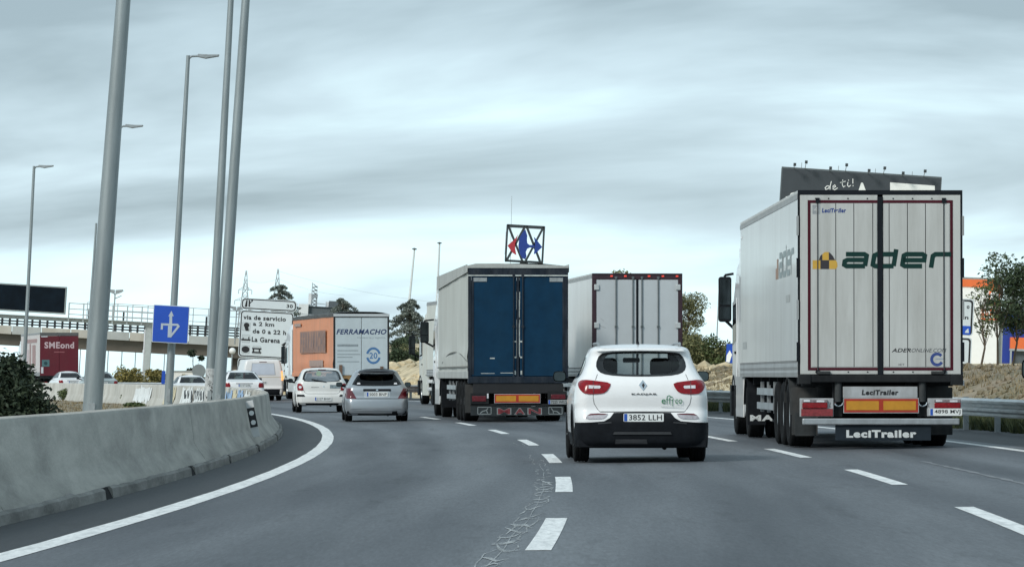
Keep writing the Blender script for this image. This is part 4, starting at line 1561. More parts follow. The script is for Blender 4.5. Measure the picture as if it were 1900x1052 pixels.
wp = stroke([[(-.34, 1.095), (-.10, 1.05), (.14, 1.015)], [(-.10, 1.05), (.10, 1.025)]], 0.03)
wp.v = [(x, SCL.rear(x, z) - .03, z) for x, y, z in wp.v]
part('wiper', wp, BLACKPL, clio)
part('high_brake_light', SCL.patch(rrect(-.12, .14, 1.405, 1.425, .008), 0.012, 'r', rings=1), DRED, clio)
text('RENAULT', -.36, -.10, .825, .850, SCL.rear(.25, .84) - .012, INK, clio, bold=0.02)
part('badge', SCL.patch([(.05, .895), (.08, .865), (.05, .83), (.02, .865)], 0.012, 'r', rings=1), CHROME, clio)
part('advert', SCL.patch([(.26, .80), (.26, .92), (.80, .90), (.80, .80)], 0.006, 'r', rings=2), mat('advert_grey', (0.19, 0.24, 0.26), 0.4, var=0.4, vscale=12), clio)
plate(clio, 0.03, .455, .55, .115, SCL.rear(0, .45) - 0.014, '2127 BNW')
part('lower_valance', SCL.patch([(-.80, .245), (-.80, .315), (.80, .315), (.80, .245)], 0.006, 'r', rings=3), BLACKPL, clio)
part('aerial', MB().cyl((-.03, 0.8, 1.46), (-.04, 0.7, 1.56), 0.006, n=6), BLACKPL, clio)

# ---- white saloon beyond the barrier
SSD = CarShape(
    w=[(0.22, .82), (0.35, .86), (0.55, .88), (0.75, .882), (0.88, .87), (0.97, .83), (1.04, .77), (1.15, .71), (1.28, .64), (1.37, .57), (1.42, .46)],
    yr=[(0.22, .08), (0.35, .0), (0.55, .0), (0.64, .05), (0.80, .06), (0.94, .10), (0.99, .40), (1.06, .75), (1.2, 1.02), (1.33, 1.35), (1.42, 1.75)],
    yf=[(0.22, 4.35), (0.5, 4.5), (0.7, 4.45), (0.85, 4.0), (0.95, 3.5), (1.1, 3.15), (1.3, 2.75), (1.42, 2.35)],
    rx=0.18, ry=0.25, bow=0.06, taper=0.06)
DW = [(-.66, 1.05), (-.49, 1.35), (.49, 1.35), (.66, 1.05)]
def saloon(label, loc, yaw, paint, pl_):
    c_ = make_car('saloon_car', label, SSD, paint, loc, yaw, DW, ('saloon_rear_glass', (0.16, 0.20, 0.20), 0.9),
                  [[(1.1, 1.06), (1.5, 1.33), (2.0, 1.36), (2.0, 1.03)], [(2.08, 1.03), (2.08, 1.36), (2.5, 1.32), (3.15, 1.02)]],
                  [0.95, 3.65], 0.315, 0.205, 0.86, front_win=[(-.58, 1.04), (-.46, 1.34), (.46, 1.34), (.58, 1.04)], mirror=(0.97, 3.1, 1.05, 0.17, 0.12), seats=True)
    T = [(-.85, .82), (-.83, .90), (-.64, .90), (-.60, .78), (-.62, .70), (-.84, .70)]
    for t in (T, mir(T)):
        part('tail_light', SSD.patch(t, 0.012, 'r', step=0.03, rings=3), RED, c_, smooth=True)
    part('chrome_strip', SSD.patch([(-.36, .86), (-.36, .885), (.36, .885), (.36, .86)], 0.012, 'r', rings=1), GREYPL, c_)
    plate(c_, 0, .79, .52, .11, SSD.rear(0, .79) - .014, pl_)
    part('shut_line', SSD.seam(fine([(-.6, .70), (-.55, .66), (.55, .66), (.6, .70)]), 0.01), GREYPL, c_)
    part('lower_valance', SSD.patch([(-.80, .23), (-.80, .33), (.80, .33), (.80, .23)], 0.006, 'r', rings=3), BLACKPL, c_)
    return c_
saloon('white saloon half hidden by the painted barrier, just in front of the white van', pos(454, 178), 0.16, WHITEP, '0147 GHB')

# ---- white van
SVN = CarShape(
    w=[(0.25, .90), (0.40, .94), (0.7, .955), (1.0, .955), (1.3, .935), (1.6, .89), (1.8, .84), (1.88, .80), (1.93, .72)],
    yr=[(0.25, .05), (0.40, .0), (0.60, .0), (0.68, .06), (1.2, .08), (1.6, .13), (1.8, .17), (1.88, .20), (1.93, .32)],
    yf=[(0.25, 4.8), (0.6, 4.95), (0.9, 4.85), (1.1, 4.4), (1.25, 4.1), (1.6, 3.6), (1.85, 3.1), (1.93, 2.8)],
    rx=0.10, ry=0.14, bow=0.03, taper=0.05)
van = make_car('van', 'white panel van with a lit orange rear lamp behind the exit sign panel', SVN, mat('white_paint_van', (0.74, 0.75, 0.74), 0.35, var=0.04, coat=0.4), pos(489, 194), 0.17, None,
               ('van_glass', (0.50, 0.56, 0.62), 0.8), [[(3.0, 1.22), (3.0, 1.72), (3.35, 1.70), (3.8, 1.20)]], [0.95, 3.95], 0.33, 0.215, 0.93,
               front_win=[(-.70, 1.25), (-.60, 1.80), (.60, 1.80), (.70, 1.25)], mirror=(1.06, 3.7, 1.25, 0.18, 0.26), seats=False, open_sides=False, cat='van', glass_hole=0.975)
part('window_panel', SVN.patch([(-.56, 1.22), (-.51, 1.74), (.51, 1.74), (.56, 1.22)], 0.003, 'r', rings=4), mat('pale_blue_panel', (0.52, 0.58, 0.66), 0.15, var=0.06, coat=0.6), van, smooth=True)
part('window_border', SVN.patch([(-.575, 1.205), (-.52, 1.755), (.52, 1.755), (.575, 1.205)], 0.002, 'r', hole=0.96, rings=2), GREYPL, van)
part('high_brake_light', SVN.patch(rrect(-.18, .18, 1.80, 1.83, .01), 0.01, 'r', rings=1), DRED, van)
for sx in (-1, 1):
    part('tail_light', SVN.patch([(sx * .94, .95), (sx * .92, 1.38), (sx * .85, 1.38), (sx * .86, .95)][::sx], 0.014, 'r', rings=3), RED if sx < 0 else mat('lit_orange_lamp', (1.0, 0.30, 0.08), 0.2, emit=1.2, var=0.05), van, smooth=True)
part('rear_bumper', SVN.patch([(-.94, .26), (-.94, .55), (.94, .55), (.94, .26)], 0.012, 'r', rings=5, step=.06), BLACKPL, van, smooth=True)
part('tailgate_groove', SVN.seam(fine([(-.86, 1.10), (.86, 1.10)]), 0.02), mat('van_groove', (0.50, 0.42, 0.25), 0.5), van)
plate(van, -.1, .85, .50, .11, SVN.rear(0, .85) - .012, '4471 KDM')

# ---- distant cars beyond the far barrier
saloon('white estate-like car beside the red lorry, beyond the far barrier', pos(136, 255), 0.28, WHITEP, '2210 JKL')
saloon('low white car showing only its roof above the scribbled barrier', pos(362, 205) - Vector((0, 0, 0.22)), 0.21, WHITEP, '6630 FGR')
saloon('grey car mostly hidden behind the thickest lamp pole', pos(192, 232), 0.25, mat('grey_green_paint', (0.27, 0.32, 0.32), 0.35, var=0.05, coat=0.5), '1875 HVC')

# ---- car at the right border: only its mirror shows
S5 = SCL
c5 = make_car('hatchback_car', 'black wing mirror of a dark car reaching in from the right border', S5, mat('dark_grey_paint', (0.05, 0.055, 0.06), 0.3, var=0.05, coat=0.6),
              Vector((at(1985, 700, 63).x + 0.32, 60.4, zr(8.4))), 0.0, LW, ('saloon_rear_glass', (0.16, 0.20, 0.20), 0.9), [smooth_poly([(0.65, 1.08), (0.95, 1.30), (1.5, 1.35), (1.5, 1.04)], 1)],
              [0.62, 3.10], 0.30, 0.19, 0.84, front_win=None, mirror=(0.96, 2.6, 1.20, 0.18, 0.30))
for pl in (LC, mir(LC)):
    part('tail_light', SCL.patch(pl, 0.014, 'r', step=0.03, rings=4), RED, c5, smooth=True)
# ================================================================== lorries
TW = mat('trailer_white', (0.50, 0.51, 0.49), 0.42, var=0.03, vscale=1.5, coat=0.1, dirt=(0.26, 0.255, 0.23), dirt_amt=0.5, dirt_scale=3.2, dirt_z=0.09)
TSIDE = mat('trailer_side_white', (0.62, 0.64, 0.62), 0.30, var=0.04, vscale=0.8, coat=0.22, dirt=(0.36, 0.35, 0.32), dirt_amt=0.4, dirt_scale=1.6, dirt_z=0.2)
TRAIL = mat('trailer_rail', (0.36, 0.37, 0.365), 0.45, 0.4, var=0.12, vscale=2, dirt=(0.16, 0.15, 0.14), dirt_amt=0.4)
CABW = mat('cab_white', (0.72, 0.74, 0.74), 0.28, var=0.04, coat=0.5, dirt=(0.4, 0.38, 0.34), dirt_amt=0.2)
GASKET = mat('gasket_black', (0.009, 0.012, 0.016), 0.65, var=0.2, spec=0.15)
MAROON = mat('maroon_stripe', (0.06, 0.005, 0.013), 0.5, var=0.12, spec=0.2)
NAVY = mat('navy_door', (0.0045, 0.032, 0.070), 0.55, var=0.2, vscale=2.5, spec=0.12, dirt=(0.012, 0.040, 0.068), dirt_amt=0.4, dirt_scale=1.6)
NAVYF = mat('navy_frame', (0.006, 0.012, 0.022), 0.55, var=0.4, vscale=5, spec=0.25, dirt=(0.10, 0.11, 0.12), dirt_amt=0.35, dirt_scale=3)
WORN = mat('worn_paint_edge', (0.48, 0.52, 0.50), 0.6, var=0.3, vscale=6)
GREYBOARD = mat('grey_board', (0.40, 0.42, 0.43), 0.5, 0.1, var=0.15, vscale=4, dirt=(0.14, 0.13, 0.12), dirt_amt=0.5, dirt_scale=3)
MUDFLAP = mat('mudflap', (0.038, 0.043, 0.045), 0.7, spec=0.2, var=0.3, vscale=4, dirt=(0.13, 0.12, 0.11), dirt_amt=0.5)

def truck_base(root, L_=13.6, W_=2.55, floor=1.13, axles=(2.3, 3.6, 4.9), duals=False, R=0.52):
    """chassis, wheels, mudguards under a semi-trailer; y=0 at the rear, forward +y"""
    c = MB()
    for sx in (-1, 1):
        c.box(sx * 0.48 - 0.06, sx * 0.48 + 0.06, 0.35, L_ - 1.0, floor - 0.40, floor - 0.02)
    for y in (0.5, 1.6, 2.9, 4.2, 5.6, 7.5, 9.5, 11.5):
        c.box(-W_ / 2 + 0.1, W_ / 2 - 0.1, y, y + 0.08, floor - 0.16, floor - 0.01)
    part('chassis', c, CHASSIS, root)
    for y in axles:
        part('axle', MB().cyl((-0.95, y, R), (0.95, y, R), 0.075, n=12), CHASSIS, root, smooth=True)
        for sx in (-1, 1):
            if duals:
                wheel(root, sx * 1.10, y, R, 0.30, 0.29, 'truck')
                wheel(root, sx * 0.76, y, R, 0.30, 0.29, 'truck')
            else:
                wheel(root, sx * 1.06, y, R, 0.385, 0.29, 'truck')
    for sx in (-1, 1):
        # side guard and landing leg
        sg_ = MB()
        for z in (0.55, 0.80):
            sg_.box(sx * (W_ / 2 - 0.05) - 0.02, sx * (W_ / 2 - 0.05) + 0.02, axles[-1] + 0.8, 9.6, z, z + 0.12)
        for y in (axles[-1] + 1.2, 7.6, 9.2):
            sg_.box(sx * (W_ / 2 - 0.10) - 0.03, sx * (W_ / 2 - 0.10) + 0.03, y, y + 0.06, 0.5, floor - 0.1)
        part('side_guard', sg_, ALU, root)
        part('landing_leg', MB().box(sx * 0.8 - 0.07, sx * 0.8 + 0.07, 10.1, 10.24, 0.35, floor - 0.1).box(sx * 0.8 - 0.12, sx * 0.8 + 0.12, 10.0, 10.34, 0.31, 0.35), CHASSIS, root)
    part('spare_rack', MB().box(-0.9, 0.9, 6.4, 7.4, 0.55, 0.85), CHASSIS, root)

def tractor(root, y0, paint, floor=1.13, cabtop=3.75, mirror_x=1.50, mirror_z=2.35, mh=0.75, dark_mirror=True, mir_y=2.95):
    """tractor unit in front of a trailer whose front wall is at y0"""
    R = 0.51
    yd, yf = y0 - 1.35, y0 + 2.35
    fr = MB()
    for sx in (-1, 1):
        fr.box(sx * 0.42 - 0.05, sx * 0.42 + 0.05, yd - 0.8, yf + 0.9, 0.72, 0.98)
    part('tractor_frame', fr, CHASSIS, root)
    for sx in (-1, 1):
        wheel(root, sx * 1.08, yd, R, 0.29, 0.285, 'truck')
        wheel(root, sx * 0.74, yd, R, 0.29, 0.285, 'truck')
        wheel(root, sx * 1.06, yf, R, 0.31, 0.285, 'truck')
        mg = MB()
        n = 10
        for i in range(n + 1):
            t = 0.15 + (pi - 0.3) * i / n
            for x in (sx * 1.26, sx * 0.60):
                mg.v.append((x, yd + 0.58 * cos(t), R + 0.60 * sin(t)))
        for i in range(n):
            mg.f.append((2 * i, 2 * i + 1, 2 * i + 3, 2 * i + 2))
        part('mudguard', mg, BLACKPL, root)
        part('mudflap', MB().box(sx * 0.93 - 0.33, sx * 0.93 + 0.33, yd - 0.66, yd - 0.645, 0.28, 0.82), BLACKPL, root)
        part('fuel_tank', MB().prismx([(y0 - 0.55, 0.45), (y0 - 0.5, 0.38), (y0 + 1.35, 0.38), (y0 + 1.4, 0.45), (y0 + 1.4, 1.0), (y0 + 1.35, 1.05), (y0 - 0.5, 1.05), (y0 - 0.55, 1.0)], sx * 0.75, sx * 1.22), ALU, root, bevel=0.03)
        part('side_skirt', MB().box(sx * 1.225, sx * 1.25, y0 - 0.5, y0 + 1.55, 0.36, 1.12), paint, root)
    # cab: lofted box with a raked front and chamfered rear edges
    cab = MB()
    c0, c1 = y0 + 0.75, y0 + 3.15
    lev = [(0.62, 1.19, c1 - 0.02), (1.15, 1.225, c1 + 0.03), (1.75, 1.235, c1 + 0.02), (2.6, 1.22, c1 - 0.12), (3.2, 1.17, c1 - 0.38), (3.55, 1.05, c1 - 0.75), (cabtop - 0.05, 0.95, c1 - 1.1), (cabtop, 0.80, c1 - 1.35)]
    def ringc(w, f):
        r = 0.16
        return [(-w + 0.05, c0), (w - 0.05, c0), (w, c0 + 0.05), (w, f - r * 2), (w - 0.06, f - r), (w - 0.25, f - 0.03), (0, f), (-w + 0.25, f - 0.03), (-w + 0.06, f - r), (-w, f - r * 2), (-w, c0 + 0.05)]
    for z, w, f_ in lev:
        cab.v += [(x, y, z) for x, y in ringc(w, f_)]
    n = 11
    for i in range(len(lev) - 1):
        for j in range(n):
            q = (j + 1) % n
            cab.f.append((i * n + j, i * n + q, (i + 1) * n + q, (i + 1) * n + j))
    cab.f.append(tuple(reversed(range(n))))
    cab.f.append(tuple((len(lev) - 1) * n + j for j in range(n)))
    cb = part('cab', cab, paint, root, smooth=True)
    part('windscreen', MB().prismx([(c1 + 0.03, 1.85), (c1 - 0.085, 2.62), (c1 - 0.10, 2.62), (c1 - 0.0, 1.85)], -0.98, 0.98), DARKGLASS, cb)
    for sx in (-1, 1):
        w = 1.238
        part('door', MB().prismx([(c0 + 0.75, 0.95), (c1 - 0.45, 0.95), (c1 - 0.45, 2.55), (c0 + 0.75, 2.62)], sx * (w - 0.01), sx * (w + 0.006)), paint, cb, bevel=0.004)
        part('door_window', MB().prismx([(c0 + 0.85, 1.80), (c1 - 0.52, 1.72), (c1 - 0.62, 2.48), (c0 + 0.85, 2.52)], sx * (w + 0.007), sx * (w + 0.011)), DARKGLASS, cb)
        part('door_handle', MB().box(sx * (w + 0.005), sx * (w + 0.03), c0 + 0.85, c0 + 1.05, 1.55, 1.60), BLACKPL, cb)
        part('air_deflector', MB().prismx([(y0 + 0.30, 1.15), (c0 + 0.05, 1.15), (c0 + 0.05, 3.55), (y0 + 0.30, 3.40)], sx * 1.20, sx * 1.235), paint, cb, bevel=0.01)
        part('step', MB().box(sx * 1.05, sx * 1.26, c1 - 0.35, c1 + 0.05, 0.35, 0.95), BLACKPL, cb)
        part('wheel_arch', MB().prismx([(yf + 0.62 * cos(t), R + 0.64 * sin(t)) for t in [pi * i / 10 for i in range(11)]] + [(yf + 0.55 * cos(t), R + 0.57 * sin(t)) for t in [pi * i / 10 for i in reversed(range(11))]], sx * 0.95, sx * 1.255), BLACKPL, cb)
        # mirrors
        my = y0 + mir_y
        mm = MB()
        mm.prism(rrect(sx * mirror_x - 0.125, sx * mirror_x + 0.125, mirror_z - mh / 2, mirror_z + mh / 2, 0.05), my, my + 0.14)
        mo = part('mirror', mm, BLACKPL if dark_mirror else paint, root, bevel=0.02)
        part('mirror_glass', MB().box(sx * mirror_x - 0.10, sx * mirror_x + 0.10, my - 0.006, my - 0.001, mirror_z - mh * 0.12, mirror_z + mh * 0.44), MATS['mirror_glass'], mo)
        part('mirror_glass', MB().box(sx * mirror_x - 0.10, sx * mirror_x + 0.10, my - 0.006, my - 0.001, mirror_z - mh * 0.44, mirror_z - mh * 0.17), MATS['mirror_glass'], mo)
        part('mirror_arm', MB().tube([(sx * 1.20, my + 0.1, mirror_z + mh / 2 + 0.06), (sx * mirror_x, my + 0.08, mirror_z + mh / 2 + 0.03), (sx * mirror_x, my + 0.08, mirror_z)], 0.025, 6), BLACKPL, mo)
        part('mirror_arm', MB().tube([(sx * 1.20, my + 0.1, mirror_z - mh / 2 - 0.12), (sx * (mirror_x - 0.02), my + 0.08, mirror_z - mh / 2 + 0.02)], 0.03, 6), BLACKPL, mo)
    part('bumper', MB().prism(rrect(-1.23, 1.23, 0.35, 0.98, 0.08), c1 - 0.15, c1 + 0.12), paint, cb, bevel=0.03)
    part('fifth_wheel', MB().cyl((0, yd + 0.1, 0.98), (0, yd + 0.1, floor - 0.03), 0.5, n=20), CHASSIS, root)

def box_trailer(root, side_m, front_m, roof_m, L_=13.6, W_=2.55, floor=1.13, top=4.0, rail=True):
    w = W_ / 2
    part('roof', MB().box(-w, w, 0.06, L_, top - 0.06, top), roof_m, root, bevel=0.012)
    sides = []
    for sx in (-1, 1):
        x = sx * w
        sides.append(part('side_wall', MB().box(min(x, x - sx * 0.05), max(x, x - sx * 0.05), 0.07, L_ - 0.05, floor + (0.24 if rail else 0.02), top - 0.14), side_m, root))
        if rail:
            part('bottom_rail', MB().prism([(x - sx * .05, floor - .02), (x + sx * .006, floor - .02), (x + sx * .012, floor + .05), (x + sx * .004, floor + .09), (x + sx * .012, floor + .14), (x + sx * .004, floor + .20), (x + sx * .012, floor + .238), (x - sx * .05, floor + .238)], 0.06, L_), TRAIL, root)
        part('top_rail', MB().box(min(x + sx * .008, x - sx * 0.06), max(x + sx * .008, x - sx * 0.06), 0.065, L_, top - 0.138, top - 0.062), TRAIL, root)
    part('front_wall', MB().box(-w + 0.05, w - 0.05, L_ - 0.05, L_, floor, top - 0.14), front_m, root)
    part('floor', MB().box(-w + 0.05, w - 0.05, 0.06, L_ - 0.05, floor, floor + 0.06), CHASSIS, root)
    return sides

def rods(parent, xs, z0, z1, y, m, r=0.014, hinge=None):
    for x in xs:
        rd = part('lock_rod', MB().cyl((x, y, z0), (x, y, z1), r, n=8), m, parent, smooth=True)
        for z in (z0 + 0.02, (z0 + z1) / 2, z1 - 0.02):
            part('rod_bracket', MB().box(x - 0.035, x + 0.035, y - 0.012, y + 0.02, z - 0.03, z + 0.03), m, rd)

def board(parent, x0, x1, z0, z1, y, split=True, frame=None):
    p = part('reflective_board', MB().box(x0 - 0.012, x1 + 0.012, y, y + 0.02, z0 - 0.012, z1 + 0.012), frame or GREYBOARD, parent)
    part('red_border', MB().box(x0, x1, y - 0.004, y - 0.0005, z0, z1), RRED, p)
    t = 0.035
    xm = (x0 + x1) / 2
    for a, b in ((x0 + t, xm - t), (xm + t, x1 - t)):
        part('yellow_field', MB().box(a, b, y - 0.008, y - 0.0045, z0 + t, z1 - t), RYEL, p)
    return p

# ------------------------------------------------ the big white lorry (right lane)
AY = 64.2
ap = Vector((5.70, AY, zr(5.7)))
ader = empty('articulated_lorry', ap, (0, 0, 0.0105), 'large white articulated lorry with green ader lettering on its rear doors', 'lorry')
TI = mat('tyre_side', (0.03, 0.03, 0.031), 0.8)
truck_base(ader)
sides = box_trailer(ader, TSIDE, TW, TW)
w = 1.275
# rear frame
fr = MB().box(-w, w, 0.0, 0.06, 3.93, 4.0)
part('rear_header', fr, GASKET, ader)
for sx in (-1, 1):
    x = sx * w
    part('corner_post', MB().box(min(x, x - sx * .028), max(x, x - sx * .028), 0.0, 0.06, 1.15, 3.93), GASKET, ader)
    for z in (1.35, 2.0, 2.65, 3.3):
        part('hinge', MB().box(min(x - sx * .01, x + sx * .022), max(x - sx * .01, x + sx * .022), -0.03, 0.03, z, z + 0.30), TRAIL if z in (2.0, 3.3) else GASKET, ader)
    d = empty('rear_door')
    d.parent = ader
    xa, xb = sorted((sx * 0.042, sx * 1.243))
    part('door_skin', MB().box(xa, xb, -0.005, 0.05, 1.155, 3.925), TW, d, bevel=0.006)
    # maroon frame line
    def sb(m_, p, q, z0_, z1_):
        return m_.box(min(sx * p, sx * q), max(sx * p, sx * q), -0.009, -0.0055, z0_, z1_)
    mm_ = sb(sb(sb(MB(), .045, 1.125, 3.80, 3.845), .045, 1.125, 1.215, 1.258), 1.08, 1.125, 1.258, 3.80)
    part('maroon_border', mm_, MAROON, d)
    edges = ([-1.072, -.97, -.69, -.41, -.117, -.048] if sx < 0 else [.048, .137, .42, .70, .98, 1.072])
    for a, b in zip(edges[:-1], edges[1:]):
        part('door_panel', MB().box(a + 0.006, b - 0.006, -0.0125, -0.0055, 1.27, 3.79), TW, d)
    for a in edges[1:-1]:
        part('panel_groove', MB().box(a - 0.0045, a + 0.0045, -0.008, -0.0052, 1.265, 3.795), GASKET, d)
    rx = -.972 if sx < 0 else .985
    rod_ = part('lock_rod', MB().cyl((rx, -0.02, 1.16), (rx, -0.02, 3.86), 0.0075, n=8), mat('rod_dark', (0.05, 0.055, 0.06), 0.45, 0.5, var=0.2), d)
    part('rod_bracket', MB().box(rx - .03, rx + .03, -0.03, -0.0128, 3.80, 3.88).box(rx - .03, rx + .03, -0.03, -0.0128, 1.17, 1.22), GASKET, rod_)
    for x in [sx * v for v in (.2, .5, .8, 1.0)]:
        part('rivet', MB().cyl((x, -0.011, 1.19), (x, -0.004, 1.19), 0.012, n=8).cyl((x, -0.011, 3.87), (x, -0.004, 3.87), 0.012, n=8), GASKET, d)
    part('buffer_block', MB().box(min(sx * .78, sx * .98), max(sx * .78, sx * .98), -0.05, -0.005, 1.155, 1.205), MUDFLAP, d, bevel=0.01)
part('door_gasket', MB().box(-0.041, 0.034, -0.02, 0.03, 1.15, 3.90), GASKET, ader)
YD = -0.0145
GDK = mat('dark_green_print', (0.006, 0.034, 0.029), 0.5, var=0.06, spec=0.2)
# ader letters
def ader_letters(x0, x1, z0, zx, t, shear, y, m, parent, side=None):
    adv, h = 1.0, zx - z0
    sc = (x1 - x0)
    cells = [(0.0, 0.235, 'a'), (0.262, 0.235, 'd'), (0.533, 0.235, 'e'), (0.80, 0.20, 'r')]
    H = h - t
    for off, wd, ch in cells:
        W_ = wd * sc - t
        X = x0 + off * sc + t / 2
        Z = z0 + t / 2
        c = 0.10 * W_
        P = {'a': [[(0, 1), (.88, 1), (1, .88), (1, 0)], [(1, 0), (.12, 0), (0, .12), (0, .40), (.12, .52), (1, .52)]],
             'd': [[(1, 1.42), (1, 0)], [(1, 0), (.12, 0), (0, .12), (0, .88), (.12, 1), (1, 1)]],
             'e': [[(.95, 0), (.12, 0), (0, .12), (0, .88), (.12, 1), (.88, 1), (1, .88), (1, .50), (0, .50)]],
             'r': [[(0, -.14), (0, .85), (.14, 1), (1.05, 1)]]}[ch]
        mb = MB()
        for k_, path in enumerate(P):
            s_ = stroke([[(X + a * W_ + (b * H) * shear, Z + b * H) for a, b in path]], t)
            s_.v = [(v[0], y - 0.0006 * k_, v[2]) for v in s_.v]
            b0 = len(mb.v)
            mb.v += s_.v
            mb.f += [tuple(i + b0 for i in f_) for f_ in s_.f]
        if side:
            mb.v = [(y_, -x_, z_) for x_, y_, z_ in mb.v]
        part('lettering', mb, m, parent)
ader_letters(-.60, 1.09, 2.79, 3.045, 0.072, 0.16, -0.038 if False else YD, GDK, ader)
YB = mat('logo_yellow', (0.55, 0.33, 0.05), 0.5, var=0.08)
BB = mat('logo_black', (0.03, 0.025, 0.03), 0.5, var=0.1)
def sgp(poly, m, y=YD, parent=ader, name='logo'):
    return part(name, MB().prism(poly, y, y + 0.0015), m, parent)
sgp([(-1.05, 2.78), (-.93, 2.78), (-.93, 2.915), (-1.05, 2.915)], YB)
sgp([(-.928, 2.78), (-.795, 2.78), (-.795, 2.915), (-.928, 2.915)], BB)
sgp([(-.793, 2.78), (-.69, 2.78), (-.665, 2.82), (-.67, 2.88), (-.69, 2.915), (-.793, 2.915)], YB)
sgp([(-.955, 2.917), (-.90, 2.917), (-.90, 3.01), (-.93, 2.985)], BB)
sgp([(-.898, 2.917), (-.80, 2.917), (-.80, 3.043), (-.86, 3.043), (-.898, 3.012)], YB)
sgp([(-.798, 2.917), (-.70, 2.917), (-.735, 2.98), (-.77, 3.02), (-.798, 3.043)], BB)
LB = mat('logo_blue', (0.03, 0.06, 0.22), 0.5)
text('LeciTrailer', -.905, -.53, 3.65, 3.72, YD, LB, ader, bold=0.06, shear=0.15)
part('logo', MB().box(-1.05, -.93, YD, YD + .001, 3.63, 3.77), mat('logo_frame_grey', (0.30, 0.32, 0.33), 0.5, var=0.2, vscale=20), ader)
text('4', -1.03, -.96, 3.65, 3.75, YD - .001, TW, ader)
text('ADER', .17, .47, 1.495, 1.555, YD, INK, ader, bold=0.02, shear=0.3)
text('ONLINE.COM', .48, 1.02, 1.495, 1.555, YD, mat('ink_grey', (0.07, 0.075, 0.08), 0.5), ader, shear=0.3)
cc = stroke([ellipse(.875, 1.385, .085, .085, 18, 40, 330)], 0.045)
cc.v = [(x, YD, z) for x, y, z in cc.v]
part('logo', cc, LB, ader)
part('logo', MB().box(.85, .97, YD, YD + .001, 1.385, 1.40), mat('ink_blue_grey', (0.25, 0.30, 0.38), 0.5), ader)
text('3ET', .27, .37, 1.29, 1.32, YD, MATS['ink_grey'], ader)
# side print (left wall): reads front to rear
lw_ = sides[0]
XS = -w - 0.003
DG = mat('faded_green_print', (0.22, 0.27, 0.27), 0.4, var=0.1)
mbp = MB()
ader_letters(-3.9, -0.8, 2.72, 3.14, 0.10, 0.12, XS, DG, ader, side=True)
part('logo', MB().box(XS - .001, XS, 4.05, 4.35, 2.72, 3.05).box(XS - .001, XS, 4.36, 4.62, 2.72, 2.9), mat('faded_brown_print', (0.30, 0.18, 0.12), 0.5), ader)
part('sticker', MB().box(XS - .001, XS, 1.6, 2.4, 2.30, 2.42), mat('sticker_grey', (0.36, 0.38, 0.37), 0.5, var=0.2, vscale=9), ader)
part('sticker', MB().box(XS - .001, XS, 11.8, 12.9, 1.62, 1.75), MATS['sticker_grey'], ader)
part('side_marker', MB().box(XS - .012, XS, 13.1, 13.3, 3.68, 3.72), CLEAR, ader)
# rear underside
part('rear_beam', MB().box(-1.26, 1.26, -0.03, 0.25, 1.03, 1.145), CHASSIS, ader, bevel=0.015)
for sx in (-1, 1):
    part('corner_block', MB().box(min(sx * 1.08, sx * 1.275), max(sx * 1.08, sx * 1.275), -0.05, 0.2, 0.985 if sx > 0 else 1.0, 1.15), CHASSIS, ader, bevel=0.012)
    part('dock_buffer', MB().cyl((sx * .65, 0.06, 0.73), (sx * .65, 0.06, 1.04), 0.055, n=14), MUDFLAP, ader, smooth=True)
    part('buffer_bracket', MB().box(sx * .66 - .075, sx * .66 + .075, 0.12, 0.2, .50, 1.03), CHASSIS, ader)
    hk = stroke([ellipse(sx * .65, .70, .065, .055, 8, 180, 360)], 0.02)
    hk.v = [(x, 0.0, z) for x, y, z in hk.v]
    b0 = MB().tube([(x, -0.01, z) for x, z in ellipse(sx * .65, .72, .065, .06, 8, 180, 360)], 0.011, 6)
    part('rope_hook', b0, CHROME, ader, smooth=True)
part('name_board', MB().box(-.58, .575, 0.02, 0.05, .79, .965), GREYBOARD, ader, bevel=0.008)
text('LeciTrailer', -.29, .28, .832, .915, 0.017, INK, ader, bold=0.05, shear=0.1)
board(ader, -.565, .58, .567, .777, 0.0)
for sx in (-1, 1):
    xa, xb = (-1.25, -.73) if sx < 0 else (.73, 1.25)
    part('lamp_bracket', MB().box(xa, xb, 0.0, 0.04, .50 if sx < 0 else .62, .785), GREYBOARD, ader, bevel=0.006)
    la, lb = (-1.215, -.825) if sx < 0 else (.83, 1.235)
    t = part('tail_light', MB().box(la, lb, -0.05, -0.001, .63, .715), RED, ader, bevel=0.01)
    part('lens', MB().box(la, lb, -0.05, -0.001, .717, .765), mat('smoky_lens', (0.20, 0.17, 0.18), 0.15, var=0.5, vscale=25), t, bevel=0.008)
    part('lens', MB().box(la + .02, la + .12, -0.056, -0.0505, .73, .76), CLEAR, t)
    part('lens', MB().box(lb - .17, lb - .05, -0.056, -0.0505, .725, .755), CLEAR, t)
    text('L', (la + .42) if sx < 0 else la - .10, (la + .45) if sx < 0 else la - .07, .65, .72, -0.003, INK, ader, shear=0.4)
part('reflector_panel', MB().box(-1.23, -.74, -0.03, -0.001, .508, .622), mat('reflector_red_dusty', (0.22, 0.03, 0.035), 0.4, var=0.35, vscale=25), ader, bevel=0.005)
plate(ader, 1.005, .572, .50, .112, -0.04, '4898 MVJ')
part('plate_bracket', MB().box(.72, 1.25, -0.035, 0.03, .51, .628), GREYBOARD, ader)
part('underrun_bar', MB().prism(rrect(-1.21, 1.22, .375, .475, .02), -0.03, 0.10), ALU, ader, bevel=0.015)
part('spray_flap', MB().box(-.70, .78, 0.02, 0.032, .134, .372), mat('spray_flap', (0.016, 0.024, 0.032), 0.6, spec=0.15, var=0.25, vscale=3), ader)
text('LeciTrailer', -.53, .555, .175, .295, 0.017, mat('print_white', (0.60, 0.64, 0.64), 0.5, var=0.1), ader, bold=0.055)
